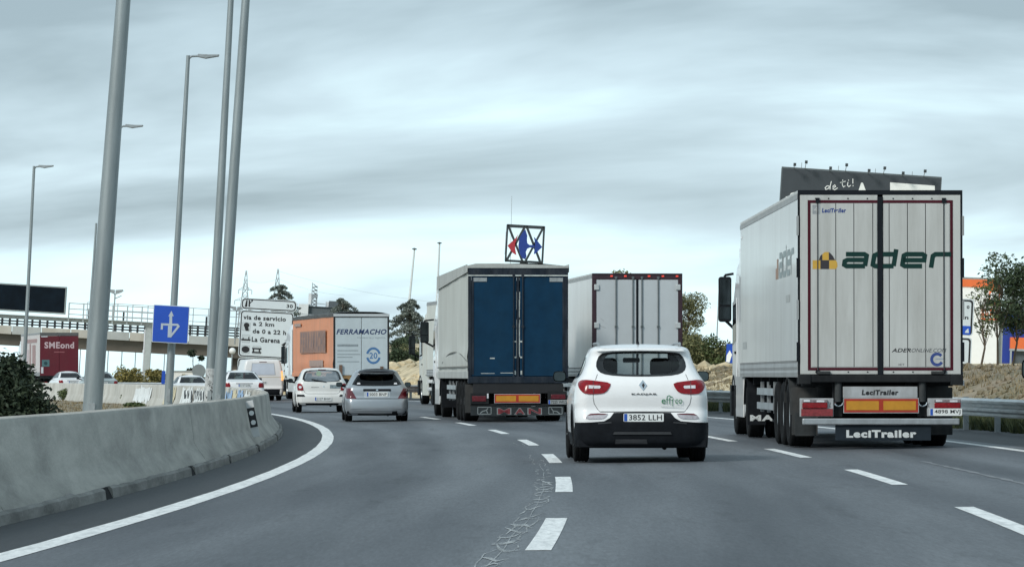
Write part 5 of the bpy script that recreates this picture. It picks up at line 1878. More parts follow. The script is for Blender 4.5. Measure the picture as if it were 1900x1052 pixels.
for sx in (-1, 1):
    part('mudflap', MB().box(min(sx * .86, sx * 1.27), max(sx * .86, sx * 1.27), 1.35, 1.365, .20, .95), MUDFLAP, ader)
    part('mudguard', MB().prismx([(2.3 + .60 * cos(t), .52 + .60 * sin(t)) for t in [pi * .1 + pi * .9 * i / 8 for i in range(9)]] + [(2.3 + .58 * cos(t), .52 + .58 * sin(t)) for t in [pi * .1 + pi * .9 * i / 8 for i in reversed(range(9))]], sx * .85, sx * 1.27), MUDFLAP, ader)
part('mudflap', MB().box(-1.30, -.97, 0.30, 0.315, .20, .56), MUDFLAP, ader)
part('side_marker', MB().box(1.28, 1.31, 0.1, 0.16, .98, 1.06), CLEAR, ader)
part('mudflap_print', MB().box(-1.28, -.95, 11.50, 11.512, .24, .75), BLACKPL, ader)
text('MAN', -1.24, -.60, .31, .42, 11.49, mat('print_white', (0.6, 0.64, 0.64)), ader, bold=0.05)
tractor(ader, 13.75, CABW, mirror_x=1.37, mirror_z=2.62, mh=0.88, dark_mirror=True)

# ------------------------------------------------ blue-doored curtain lorry
mp_ = Vector(((961.5 - 950) / F * 105.5, 105.5, zr(2.4)))
man = empty('articulated_lorry', mp_, (0, 0, 0.075), 'curtain-sided lorry with dark navy blue rear doors and MAN lettering low down', 'lorry')
truck_base(man)
CURT = mat('curtain_cream', (0.50, 0.52, 0.485), 0.55, var=0.05, vscale=1.2, dirt=(0.28, 0.28, 0.25), dirt_amt=0.45, dirt_scale=0.6)
TARP = mat('roof_tarp', (0.42, 0.44, 0.42), 0.6, var=0.08, dirt=(0.2, 0.2, 0.19), dirt_amt=0.5)
def curtain_trailer(root, mcurt, mroof, L_=13.6, top=4.0, floor=1.13, wave=0.035, sag=0.05):
    w = 1.275
    for sx in (-1, 1):
        mb = MB()
        ny, nz = 70, 14
        for i in range(ny + 1):
            y = 0.10 + (L_ - 0.18) * i / ny
            for j in range(nz + 1):
                f_ = j / nz
                z = floor + 0.16 + (top - floor - 0.30) * f_
                o = wave * (0.5 + 0.5 * sin(y * 2 * pi / 0.62)) * 0.35 + wave * 0.9 * noise.noise((y * 0.35, z * 0.5, sx * 5)) + 0.02 * math.exp(-((z - floor - 0.55) / 0.13) ** 2) * (1 + sin(y * 0.8))
                mb.v.append((sx * (w - 0.02 + max(-0.02, o)), y, z))
        for i in range(ny):
            for j in range(nz):
                a = i * (nz + 1) + j
                mb.f.append((a, a + 1, a + nz + 2, a + nz + 1))
        part('curtain', mb, mcurt, root, smooth=True)
        part('bottom_rail', MB().box(min(sx * 1.22, sx * 1.285), max(sx * 1.22, sx * 1.285), 0.05, L_, floor - 0.03, floor + 0.16), mcurt if mcurt.name.startswith('curtain_o') else TARP, root, bevel=0.01)
        for y in np.arange(0.7, L_, 0.62):
            pass
    mb = MB()
    nx, ny = 8, 44
    for i in range(ny + 1):
        y = 0.02 + (L_ - 0.02) * i / ny
        for j in range(nx + 1):
            x = -w - 0.012 + (2 * w + 0.024) * j / nx
            e = 1 - abs(2 * j / nx - 1) ** 3
            z = top - 0.06 + 0.085 * e + sag * (0.5 * sin(y * 2.6) + noise.noise((y * 1.3, x, 7))) * 0.5
            mb.v.append((x, y, z))
        mb.v.append((-w - 0.014, y, top - 0.20 + 0.012 * noise.noise((y * 3, 1, 1))))
        mb.v.append((w + 0.014, y, top - 0.20 + 0.012 * noise.noise((y * 3, 5, 1))))
    k = nx + 3
    for i in range(ny):
        for j in range(nx):
            a = i * k + j
            mb.f.append((a, a + 1, a + k + 1, a + k))
        a = i * k
        mb.f.append((a, a + k, a + k + nx + 1, a + nx + 1))
        mb.f.append((a + nx, a + nx + 2, a + k + nx + 2, a + k + nx))
    part('roof_tarpaulin', mb, mroof, root, smooth=True)
    part('front_wall', MB().box(-w + 0.03, w - 0.03, L_ - 0.06, L_, floor, top - 0.1), mcurt, root)
    part('floor', MB().box(-w + 0.03, w - 0.03, 0.06, L_ - 0.07, floor, floor + 0.06), CHASSIS, root)
curtain_trailer(man, CURT, TARP)
part('rear_header', MB().box(-w, w, -0.02, 0.06, 3.72, 3.915), NAVYF, man, bevel=0.01)
part('tarp_hem', MB().prism([(-w - .02, 3.90), (w + .02, 3.90), (w + .015, 3.95), (w * .8, 3.985), (w * .4, 3.99), (-w * .4, 4.025), (-w * .85, 4.02), (-w - .015, 3.97)], -0.04, 0.12), TARP, man, bevel=0.01)
part('header_lip', MB().box(-w, w, -0.035, -0.021, 3.70, 3.73), WORN, man)
for sx in (-1, 1):
    part('corner_post', MB().box(min(sx * 1.195, sx * 1.275), max(sx * 1.195, sx * 1.275), -0.01, 0.06, 1.15, 3.72), NAVYF, man, bevel=0.008)
    d = empty('rear_door')
    d.parent = man
    a, b = sorted((sx * .045, sx * 1.19))
    part('door_skin', MB().box(a, b, 0.0, 0.05, 1.16, 3.70), NAVY, d, bevel=0.01)
    part('hinge_row', MB().box(min(sx * 1.13, sx * 1.19), max(sx * 1.13, sx * 1.19), -0.012, 0.0, 1.2, 3.66), NAVYF, d)
    rods(d, [sx * .115], 1.12, 3.72, -0.03, NAVYF, 0.016)
    part('label_plate', MB().box(min(sx * .80, sx * 1.14), max(sx * .80, sx * 1.14), -0.016, -0.002, 3.56, 3.66), mat('label_grey', (0.27, 0.30, 0.31), 0.5, var=0.25, vscale=14), d)
    wm = MB()
    for (x0_, x1_, z0_, z1_) in ((.03, .045, 1.65, 2.6), (.03, .045, 2.85, 3.3), (.05, .13, 2.02, 2.06), (.05, .12, 1.62, 1.66), (.60, .72, 1.60, 1.63), (1.165, 1.18, 1.6, 2.4), (1.165, 1.18, 3.0, 3.5), (.1, .45, 1.235, 1.25), (.6, .95, 1.225, 1.238), (.06, .10, 1.20, 1.30)):
        if rnd.random() < 0.8:
            q = sorted((sx * x0_, sx * x1_))
            wm.box(q[0], q[1], -0.0035, -0.001, z0_, z1_)
    part('worn_edge', wm, WORN, d)
for sx in (-1, 1):
    part('curtain_fold_shadow', MB().tube([(sx * (1.277 + .012 * sin(y_)), y_, 1.50 + .30 * sin(pi * min(1, y_ / 11.5)) ** .8) for y_ in np.arange(.2, 11.6, .35).tolist()], .016, 6), mat('fold_shadow_strap_grey', (0.16, 0.165, 0.15), 0.7), man)  # dark tube drawn in as the shade line of the sagging curtain fold
    part('curtain_strap', MB().box(min(sx * 1.27, sx * 1.295), max(sx * 1.27, sx * 1.295), .10, 13.4, 1.38, 1.42), mat('fold_shadow_strap_grey', (0.16, 0.165, 0.15), 0.7), man)
    part('tarp_flap', MB().prismx([(.0, 3.80), (13.5, 3.62), (13.6, 4.0), (0, 4.0)], sx * 1.292, sx * 1.302), TARP, man)
part('door_gasket', MB().box(-.04, .02, -0.008, 0.03, 1.15, 3.70), NAVYF, man)
part('gasket_wear', MB().box(.021, .036, -0.012, 0.02, 1.7, 2.5).box(.021, .036, -0.012, 0.02, 2.65, 3.1), WORN, man)
part('door_sill', MB().box(-w, w, -0.04, 0.2, 0.98, 1.15), NAVYF, man, bevel=0.01)
part('tail_guard', MB().box(-1.15, 1.15, -0.02, 0.0, .73, .97), mat('deep_black', (0.008, 0.009, 0.011), 0.7, var=0.3), man)
board(man, -.60, .55, .49, .70, -0.05)
part('lamp_housing', MB().box(-1.22, -.75, -0.05, 0.0, .46, .73), CHASSIS, man)
part('tail_light', MB().box(-1.18, -.82, -0.07, -0.051, .52, .66), DRED, man, bevel=0.01)
part('side_marker', MB().box(-.80, -.76, -0.07, -0.051, .60, .72), CLEAR, man)
part('lamp_housing', MB().box(.75, 1.24, -0.05, 0.0, .46, .78), CHASSIS, man)
part('tail_light', MB().box(.83, 1.20, -0.07, -0.051, .58, .70), DRED, man, bevel=0.01)
plate(man, 1.01, .505, .50, .11, -0.055, '7225 WKD', m=mat('plate_dusty', (0.30, 0.32, 0.32), 0.5, var=0.2, vscale=20))
part('underrun_bar', MB().box(-1.22, 1.22, -0.01, 0.08, .40, .46), CHASSIS, man, bevel=0.01)
part('spray_flap', MB().box(-1.21, 1.17, 0.0, 0.015, .165, .395), mat('flap_grey', (0.028, 0.034, 0.037), 0.65, spec=0.15, var=0.3, vscale=3), man)
WO = mat('print_grey', (0.20, 0.23, 0.235), 0.5, var=0.15)
RP = mat('print_red', (0.17, 0.022, 0.028), 0.5, var=0.15)
for ch, x in (('M', -.53), ('A', -.09), ('N', .25)):
    ww = .26 if ch == 'A' else .34
    text(ch, x - .015, x + ww + .015, .185, .355, -0.002, WO, man, bold=0.03)
    text(ch, x + .012, x + ww - .012, .20, .34, -0.004, RP, man, bold=0.02)
for x in (-.86, .95):
    bx = stroke([rrect(x - .17, x + .17, .20, .375, .01, 1) + [(x + .16, .20)]], .018)
    bx.v = [(a, -0.002, c) for a, b, c in bx.v]
    part('emblem_frame', bx, WO, man)
    lion = stroke([[(x - .11, .22), (x - .05, .27), (x + .05, .30), (x + .09, .35)], [(x + .05, .30), (x + .08, .22)]], .022) if x < 0 else stroke([[(x - .11, .35), (x - .06, .28), (x + .04, .265), (x + .11, .21)], [(x - .06, .28), (x - .05, .22)]], .022)
    lion.v = [(a, -0.003, c) for a, b, c in lion.v]
    part('emblem', lion, WO, man)
for sx in (-1, 1):
    part('mudflap', MB().box(min(sx * .86, sx * 1.27), max(sx * .86, sx * 1.27), 1.35, 1.365, .22, .95), MUDFLAP, man)
tractor(man, 13.75, CABW, mirror_x=1.48, mirror_z=2.45, mh=0.62)

# ------------------------------------------------ plain white box lorry (centre)
cp = Vector(((1182.5 - 950) / F * 116.5, 116.5, zr(6.0)))
wt = empty('box_lorry', cp, (0, 0, 0.085), 'white box lorry with four vertical lock rods and small red roof lamps', 'lorry')
truck_base(wt)
box_trailer(wt, mat('trailer_side_pale', (0.70, 0.72, 0.71), 0.35, var=0.04, vscale=0.8, dirt=(0.42, 0.42, 0.40), dirt_amt=0.45, dirt_scale=0.5), TW, TW)
FRD = mat('frame_dark_maroon', (0.035, 0.014, 0.022), 0.5, var=0.25)
DWH = mat('door_white', (0.50, 0.54, 0.56), 0.4, var=0.03, dirt=(0.36, 0.37, 0.37), dirt_amt=0.25)
RODG = mat('rod_grey', (0.13, 0.15, 0.155), 0.45, 0.4, var=0.2)
part('rear_header', MB().box(-w, w, -0.02, 0.06, 3.83, 4.0), FRD, wt, bevel=0.01)
part('header_line', MB().box(-w, w, -0.024, -0.0205, 3.955, 3.975), GASKET, wt)
for x in (-.73, -.34, .33, .72, 1.12):
    part('marker_lamp', MB().box(x - .035, x + .035, -0.05, -0.021, 3.90, 3.94), mat('lit_red_lamp', (0.9, 0.08, 0.05), 0.2, emit=0.25, var=0.05), wt, bevel=0.005)
for sx in (-1, 1):
    part('corner_post', MB().box(min(sx * 1.16, sx * 1.275), max(sx * 1.16, sx * 1.275), -0.02, 0.06, 1.15, 3.83), FRD, wt, bevel=0.008)
    d = empty('rear_door')
    d.parent = wt
    a, b = sorted((sx * .03, sx * 1.155))
    part('door_skin', MB().box(a, b, -0.005, 0.05, 1.16, 3.825), DWH, d, bevel=0.008)
    rods(d, [sx * .127 if sx > 0 else -.127, -.605 if sx < 0 else .587], 1.1, 3.90, -0.035, RODG, 0.016)
    for z in (1.35, 2.53, 3.60):
        part('hinge', MB().box(min(sx * 1.08, sx * 1.22), max(sx * 1.08, sx * 1.22), -0.05, -0.02, z - .07, z + .09), mat('hinge_pale', (0.52, 0.55, 0.55), 0.45, 0.2, var=0.1), d, bevel=0.015)
part('door_gasket', MB().box(-.03, .03, -0.012, 0.03, 1.15, 3.825), GASKET, wt)
sc_ = stroke([[(-1.04, 2.74), (-.94, 2.66)], [(-1.10, 2.56), (-.98, 2.50), (-.88, 2.46)]], 0.02)
sc_.v = [(a, -0.0065, c) for a, b, c in sc_.v]
part('scratch', sc_, mat('scratch_grey', (0.38, 0.41, 0.42), 0.6), wt)
part('rear_beam', MB().box(-1.26, 1.26, -0.03, 0.25, .98, 1.145), CHASSIS, wt, bevel=0.01)
board(wt, -.57, .57, .55, .75, 0.0)
part('underrun_bar', MB().box(-1.2, 1.2, 0, .1, .40, .50), ALU, wt, bevel=0.01)
for sx in (-1, 1):
    part('tail_light', MB().box(min(sx * .8, sx * 1.22), max(sx * .8, sx * 1.22), -0.05, 0.0, .60, .74), RED, wt, bevel=0.01)
    part('mudflap', MB().box(min(sx * .86, sx * 1.27), max(sx * .86, sx * 1.27), 1.35, 1.365, .20, .95), MUDFLAP, wt)
tractor(wt, 13.75, CABW)

# ------------------------------------------------ orange curtain lorry
fp_ = Vector(((670.5 - 950) / F * 188, 188, zr(5.9)))
fe = empty('articulated_lorry', fp_, (0, 0, 0.19), 'lorry with orange side curtain and FERRAMACHO lettering on white rear doors', 'lorry')
truck_base(fe)
ORC = mat('curtain_orange', (0.70, 0.27, 0.125), 0.5, var=0.06, vscale=1.0, dirt=(0.42, 0.20, 0.12), dirt_amt=0.4)
curtain_trailer(fe, ORC, mat('tarp_dark', (0.07, 0.075, 0.075), 0.7, var=0.3), sag=0.09)
part('rear_header', MB().box(-w, w, -0.02, 0.06, 3.80, 3.93), DWH, fe, bevel=0.01)
part('header_line', MB().box(-w, w, -0.03, -0.021, 3.77, 3.81), INK, fe)
for sx in (-1, 1):
    part('corner_post', MB().box(min(sx * 1.20, sx * 1.275), max(sx * 1.20, sx * 1.275), -0.02, 0.06, 1.15, 3.80), INK, fe)
    d = empty('rear_door')
    d.parent = fe
    a, b = sorted((sx * .012, sx * 1.195))
    part('door_skin', MB().box(a, b, -0.01, 0.05, 1.16, 3.77), mat('door_pale', (0.50, 0.57, 0.60), 0.4, var=0.05, dirt=(0.38, 0.42, 0.43), dirt_amt=0.3), d)
YF_ = -0.014
text('FERRAMACHO', -1.15, 1.15, 3.00, 3.24, YF_, mat('print_navy', (0.02, 0.04, 0.12), 0.5), fe, bold=0.03, shear=0.28)
G2 = mat('print_mid_grey', (0.25, 0.29, 0.31), 0.5, var=0.2, vscale=10)
text('transporte y logistica', -.2, 1.1, 2.80, 2.90, YF_, G2, fe)
for i, (a, b, z) in enumerate(((-1.1, -.15, 2.45), (-1.1, -.15, 2.25), (-1.1, -.05, 2.08), (-1.1, -.4, 1.95), (-1.1, -.1, 1.75))):
    part('print_line', MB().box(a, b, YF_, YF_ + .002, z, z + (.10 if i == 0 else .035)), G2, fe)
LB2 = mat('print_blue', (0.06, 0.17, 0.36), 0.5, var=0.1)
for a0, a1 in ((15, 165), (195, 345)):
    rg = stroke([ellipse(.55, 2.04, .29, .33, 14, a0, a1)], 0.10)
    rg.v = [(a, YF_, c) for a, b, c in rg.v]
    part('logo', rg, LB2, fe)
text('20', .37, .73, 1.90, 2.18, YF_, LB2, fe, bold=0.02)
part('buffer_post', MB().box(-1.02, -.88, -0.10, -0.02, 1.15, 1.62), mat('timber_brown', (0.16, 0.10, 0.07), 0.7, var=0.3), fe)
part('buffer_post', MB().box(.86, 1.0, -0.10, -0.02, 1.15, 1.55), MATS['timber_brown'], fe)
part('rear_beam', MB().box(-1.26, 1.26, -0.03, 0.25, .95, 1.145), mat('ochre_beam', (0.28, 0.17, 0.07), 0.6, var=0.3), fe)
board(fe, -.57, .57, .55, .75, 0.0)
for sx in (-1, 1):
    part('tail_light', MB().box(min(sx * .8, sx * 1.22), max(sx * .8, sx * 1.22), -0.05, 0.0, .60, .74), RED, fe)
# orange side print
XL = -1.30
bars_ = MB()
q = random.Random(3)
GBR = mat('print_brown', (0.19, 0.115, 0.10), 0.5, var=0.3, vscale=4)
part('print_block', MB().box(XL - .02, XL - .018, 2.2, 10.6, 2.20, 3.22), mat('print_back_brown', (0.33, 0.17, 0.11), 0.5, var=0.2, vscale=3), fe)
y = 10.5
for ch in 'FERRAMACHO':
    co, mn, mx, fcs = text_mesh(ch, 0.06, 0.15)
    mb = MB()
    mb.v = [(XL - .024, y - (c[0] - mn[0]) / (mx[0] - mn[0]) * 0.72, 2.24 + (c[1] - mn[1]) / (mx[1] - mn[1]) * 0.94) for c in co]
    mb.f = fcs
    part('lettering', mb, GBR, fe)
    y -= 0.83
part('print_block', MB().box(XL - .02, XL - .018, 3.0, 7.4, 1.55, 1.85), mat('print_grey_tan', (0.36, 0.26, 0.22), 0.5, var=0.2), fe)
part('print_block', MB().box(XL - .02, XL - .018, 10.4, 12.6, 3.48, 3.62), MATS['print_grey_tan'], fe)
tractor(fe, 13.75, CABW, mirror_x=1.26, mirror_z=2.15, mh=0.85)

# ------------------------------------------------ pale lorry ahead in the right lane
bp_ = Vector((0.0, 149.5, zr(6)))
Xb = 5.95 - (149.5 - 53) ** 2 / 1400
bl = empty('box_lorry', (Xb + 0.45, 149.5, zr(6)), (0, 0, 0.135), 'pale lorry showing a sliver with its front wheel left of the blue-doored lorry', 'lorry')
truck_base(bl)
PALE = mat('pale_cream_side', (0.60, 0.61, 0.55), 0.4, var=0.06, dirt=(0.38, 0.37, 0.32), dirt_amt=0.3)
box_trailer(bl, PALE, PALE, mat('grey_roof', (0.30, 0.32, 0.33), 0.5))
part('rear_door', MB().box(-1.27, -.01, 0.0, 0.05, 1.15, 3.93), PALE, bl)
part('rear_door', MB().box(.01, 1.27, 0.0, 0.05, 1.15, 3.93), PALE, bl)
for z in (.55, .85):
    part('side_stripe', MB().box(-1.30, -1.285, 9.0, 13.2, z, z + .13), CABW, bl)
tractor(bl, 13.75, PALE, cabtop=3.95)

# ------------------------------------------------ red lorry under the bridge
rp_ = Vector(((110 - 950) / F * 275, 275, zr(5)))
rt = empty('articulated_lorry', rp_, (0, 0, 0.21), 'lorry with dark red rear doors and pale streaked side by the overpass', 'lorry')
truck_base(rt)
REDD = mat('red_door', (0.115, 0.006, 0.016), 0.4, var=0.12, vscale=1.5, dirt=(0.12, 0.03, 0.03), dirt_amt=0.4)
PINK = mat('pinkish_side', (0.62, 0.58, 0.56), 0.45, var=0.06, vscale=1.0)
box_trailer(rt, PINK, PINK, mat('grey_roof', (0.30, 0.32, 0.33), 0.5))
part('rear_header', MB().box(-w, w, -0.02, 0.06, 3.78, 4.0), mat('header_dark_grey', (0.10, 0.10, 0.10), 0.5), rt)
for sx in (-1, 1):
    d = empty('rear_door')
    d.parent = rt
    part('door_skin', MB().box(min(sx * .01, sx * 1.27), max(sx * .01, sx * 1.27), -0.01, 0.05, 1.15, 3.77), REDD, d)
part('header_strip', MB().box(-1.2, -.78, -0.03, -0.021, 3.70, 3.76), CLEAR, rt)
text('SMEond', -.98, .98, 2.95, 3.38, -0.016, mat('print_pinkish', (0.55, 0.42, 0.44), 0.5), rt, bold=0.03)
part('print_line', MB().box(-.35, .35, -0.016, -0.0145, 2.68, 2.74), mat('print_rose', (0.30, 0.10, 0.11), 0.5), rt)
part('teal_sign', MB().box(-1.15, -.65, -0.02, -0.0145, 1.75, 2.2), mat('teal_square', (0.08, 0.17, 0.18), 0.5), rt)
part('teal_sign', MB().cyl((-.9, -0.026, 1.97), (-.9, -0.021, 1.97), .12, n=10), mat('teal_dark', (0.02, 0.06, 0.07), 0.5), rt)
part('label_plate', MB().box(-1.2, -1.05, -0.02, -0.0145, 1.3, 1.72), CLEAR, rt)
part('rear_beam', MB().box(-1.26, 1.26, -0.03, 0.25, .95, 1.145), CHASSIS, rt)
for i, (y0_, y1_, z0_, z1_) in enumerate(((3, 5.2, 1.8, 3.2), (6.2, 7.2, 1.5, 3.3), (8.0, 8.8, 2.0, 2.9), (9.6, 11, 1.6, 3.2), (2, 11, 3.35, 3.6))):
    part('side_print', MB().box(-1.290, -1.282, y0_, y1_, z0_, z1_), mat('print_rose_brown', (0.35, 0.22, 0.21), 0.5, var=0.2) if i != 2 else mat('print_pinkish', (0.55, 0.42, 0.44)), rt)
for sx in (-1, 1):
    part('tail_light', MB().box(min(sx * .8, sx * 1.22), max(sx * .8, sx * 1.22), -0.05, 0.0, .60, .74), RED, rt)
tractor(rt, 13.75, CABW)
# ================================================================== vegetation
def leaf_mat(name, c1, c2):
    if name in MATS:
        return MATS[name]
    m = bpy.data.materials.new(name)
    m.use_nodes = True
    t = m.node_tree
    b = t.nodes['Principled BSDF']
    g = t.nodes.new('ShaderNodeNewGeometry')
    r = t.nodes.new('ShaderNodeValToRGB')
    r.color_ramp.elements[0].color = (*c1, 1)
    r.color_ramp.elements[1].color = (*c2, 1)
    t.links.new(g.outputs['Random Per Island'], r.inputs[0])
    t.links.new(r.outputs[0], b.inputs['Base Color'])
    b.inputs['Roughness'].default_value = 0.7
    b.inputs['Specular IOR Level'].default_value = 0.25
    MATS[name] = m
    return m
BARK = mat('bark', (0.09, 0.07, 0.05), 0.9, var=0.3, vscale=6, bump=0.5, bscale=12)
DKLEAF = leaf_mat('dark_leaf', (0.010, 0.019, 0.012), (0.040, 0.058, 0.032))
DKLEAF2 = leaf_mat('deep_green_leaf', (0.020, 0.036, 0.020), (0.075, 0.105, 0.055))
OLIVE = leaf_mat('olive_leaf', (0.055, 0.065, 0.028), (0.21, 0.21, 0.10))
GREENL = leaf_mat('green_leaf', (0.030, 0.052, 0.022), (0.125, 0.155, 0.06))
YELL = leaf_mat('yellow_leaf', (0.10, 0.10, 0.035), (0.36, 0.30, 0.11))
CEDAR = leaf_mat('hazed_cedar_leaf', (0.08, 0.10, 0.088), (0.24, 0.27, 0.24))  # leaf colour lightened, distance haze put into it
GRASSM = leaf_mat('verge_grass', (0.03, 0.045, 0.02), (0.11, 0.12, 0.05))
DRYM = leaf_mat('dry_grass', (0.13, 0.10, 0.05), (0.30, 0.24, 0.14))

def leaf_quads(mb, rng, c, rad, n, size, shell=0.55, flat_=0.0, droop=0.0):
    d = rng.normal(size=(n, 3))
    d /= np.linalg.norm(d, axis=1)[:, None]
    r = shell + (1 - shell) * rng.random(n) ** 0.6
    P = np.array(c) + d * r[:, None] * np.array(rad) * (0.85 + 0.3 * rng.random((n, 1)))
    a = rng.normal(size=(n, 3))
    a[:, 2] *= (1 - flat_)
    a /= np.linalg.norm(a, axis=1)[:, None]
    b_ = np.cross(a, rng.normal(size=(n, 3)))
    b_ /= np.linalg.norm(b_, axis=1)[:, None]
    s = size * (0.5 + rng.random((n, 1)))
    q0, q1, q2, q3 = P - a * s, P - b_ * s * 0.45, P + a * s, P + b_ * s * 0.45
    base = len(mb.v)
    arr = np.stack([q0, q1, q2, q3], 1).reshape(-1, 3)
    mb.v += [tuple(x) for x in arr.tolist()]
    mb.f += [(base + 4 * i, base + 4 * i + 1, base + 4 * i + 2, base + 4 * i + 3) for i in range(n)]

def plain_mesh(mb, name, m):
    me = bpy.data.meshes.new(name)
    me.from_pydata(mb.v, [], mb.f)
    me.materials.append(m)
    return me

def tree(name, label, base, h, r, m, seed, clumps=14, n=260, size=0.14, trunk=0.12, crown0=0.25, group=None, cat='tree', shape='round', lean=0.0):
    rng = np.random.default_rng(seed)
    rd = random.Random(seed)
    root = empty(name, tuple(base), (0, lean, rd.uniform(0, 6) * 0), label, cat, group)
    tk = MB()
    pts = [Vector((0, 0, -0.3))]
    for i in range(1, 6):
        pts.append(Vector((rd.uniform(-.03, .03) * h, rd.uniform(-.03, .03) * h, h * 0.8 * i / 5)))
    for i in range(5):
        tk.cyl(pts[i], pts[i + 1], trunk * (1 - i * .17), trunk * (1 - (i + 1) * .17), 8, cap=False)
    cr = MB()
    for i in range(clumps):
        f_ = (i + 0.5) / clumps
        if shape == 'round':
            z = h * (crown0 + (1 - crown0) * rd.uniform(0.05, 0.93))
            q = sin(pi * min(1, max(0.08, (z / h - crown0) / (1 - crown0)))) ** 0.6
            a = rd.uniform(0, 2 * pi)
            rr = r * q * rd.uniform(0.25, 0.85)
            c = (rr * cos(a), rr * sin(a), z)
            k = r * rd.uniform(0.28, 0.5)
            rad = (k, k, k * rd.uniform(0.5, 0.9))
        p0 = pts[min(4, max(1, int(c[2] / h / 0.8 * 5 * 0.8)))]
        tk.cyl(p0, c, trunk * 0.2, trunk * 0.06, 5, cap=False)
        leaf_quads(cr, rng, c, rad, n, size)
    link('trunk', plain_mesh(tk, 'trunk', BARK), root)
    link('crown', plain_mesh(cr, 'crown', m), root)
    return root

def cedar(label, base, h, r, seed, group='cedars on the skyline'):
    rng = np.random.default_rng(seed)
    rd = random.Random(seed)
    root = empty('cedar_tree', tuple(base), (0, LEAN * .6, 0), label, 'tree', group)
    tk = MB()
    tk.cyl((0, 0, -0.5), (0, 0, h * 0.97), 0.22, 0.04, 8)
    cr = MB()
    n = 60
    for i in range(n):
        f_ = i / n
        z0 = h * (0.16 + 0.82 * f_)
        a = rd.uniform(0, 2 * pi)
        ln = r * 1.25 * (1 - f_) ** 0.55 * rd.uniform(0.6, 1.15) + 0.2
        prev = Vector((0, 0, z0))
        for j in range(1, 6):
            t = j / 5
            p = Vector((cos(a) * ln * t, sin(a) * ln * t, z0 + ln * (0.30 * t - 0.62 * t * t)))
            tk.cyl(prev, p, 0.04 * (1 - t * .7), 0.03 * (1 - t * .7), 4, cap=False)
            leaf_quads(cr, rng, (p.x, p.y, p.z - 0.10), (0.20 + ln * .09, 0.20 + ln * .09, 0.17), 42, 0.12, shell=0.2)
            prev = p
    link('trunk', plain_mesh(tk, 'trunk', BARK), root)
    link('crown', plain_mesh(cr, 'crown', CEDAR), root)
    return root

def bush(label, base, rx, rz, m, seed, n=2600, size=0.06, clumps=9, group=None):
    rng = np.random.default_rng(seed)
    rd = random.Random(seed)
    root = empty('bush', tuple(base), label=label, cat='bush', group=group)
    cr = MB()
    tk = MB()
    for i in range(clumps):
        a = rd.uniform(0, 2 * pi)
        rr = rx * rd.uniform(0, 0.65)
        z = rz * rd.uniform(0.15, 0.75) * (1.1 - rr / rx * 0.6)
        k = rx * rd.uniform(0.35, 0.55)
        leaf_quads(cr, rng, (rr * cos(a), rr * sin(a), z), (k, k, min(k, rz * 0.35)), n // clumps, size, shell=0.35)
        tk.cyl((0, 0, -0.1), (rr * cos(a), rr * sin(a), z), 0.025, 0.01, 5, cap=False)
    link('stem', plain_mesh(tk, 'stem', BARK), root)
    link('foliage', plain_mesh(cr, 'foliage', m), root)
    return root

# dark bush at the left border
bush('dense dark green bush at the left border behind the barrier', (-9.75, 80, -0.35), 1.15, 1.95, DKLEAF, 3, n=26000, size=0.055, clumps=22)
bush('low dark bush spreading right of the tall dense bush', (-8.75, 78, -0.45), 0.75, 0.95, DKLEAF, 4, n=9000, size=0.05, clumps=12)
# median weeds before the far barrier
for (px, s_, u_, rx, rz, m, lab) in ((128, 160, -5.6, 0.95, 0.65, GREENL, 'flat green bush before the far barrier, left of the thickest pole'),
                                     (236, 136, -5.5, 0.42, 0.55, GREENL, 'small round green bush before the far barrier, right of the thickest pole'),
                                     (256, 118, -5.9, 0.55, 0.25, GREENL, 'low flat weeds at the foot of the far barrier')):
    Y = su(s_, u_).y
    X = (px - 950) * Y / F
    bush(lab, (X, Y, zmed(*inv(X, Y))), rx, rz, m, px, n=2200, size=0.05)
for i, (px, w_, h_, m) in enumerate(((232, 1.2, 2.4, YELL), (252, 1.3, 2.6, YELL), (272, 0.9, 2.1, YELL), (290, 1.0, 2.2, YELL), (335, .7, 1.9, YELL))):
    bush('yellowish bush under the overpass, ' + ['leftmost of its row', 'tallest of its row', 'just before the gantry column', 'just right of the gantry column', 'thin one beside the round sign'][i],
         (at(px, 700, 310).x, 310 + i, -0.6), w_, h_ + 0.5, m, 60 + i, n=3000, size=0.11, group='yellow bushes under the overpass')
tree('conifer_tree', 'dark conifer seen below the bridge deck beside the round sign', (at(358, 690, 400).x, 400, -0.6), 4.6, 1.1, DKLEAF, 5, clumps=10, n=120, size=0.15)

cedar('cedar top rising behind the exit sign', (at(514, 697, 420).x, 420, 0), 10.7, 3.4, 21)
cedar('rounded cedar behind the roof of the orange lorry', (at(631, 697, 415).x, 415, 0), 9.2, 3.0, 22)
cedar('drooping cedar standing on the bank left of the pale lorry', (at(757, 697, 380).x, 380, 1.0), 7.4, 2.5, 23)
tree('tree', 'sparse olive tree right behind the plain white lorry', (at(1276, 697, 240).x, 240, 1.2), 4.9, 1.5, OLIVE, 31, clumps=46, n=230, size=0.065)
tree('tree', 'treetop barely rising above the roof of the plain white lorry', (at(1152, 697, 300).x, 300, 0), 9.0, 1.6, OLIVE, 32, clumps=22, n=90, size=0.12)
for i, (px, h_, r_) in enumerate(((1285, 2.0, 1.15), (1318, 2.05, 1.25), (1350, 1.7, 1.1), (1378, 1.9, 1.2))):
    b_ = at(px, 697, 200)
    bush('thick green bush on the bank, ' + ['beside the plain white lorry', 'middle one between the two white lorries', 'below the mirror of the big white lorry', 'mostly behind the big white lorry'][i],
         (b_.x, 200, 1.25), r_, h_, GREENL if i % 2 else OLIVE, 70 + i, n=5200, size=0.075, clumps=14, group='bushes on the bank')
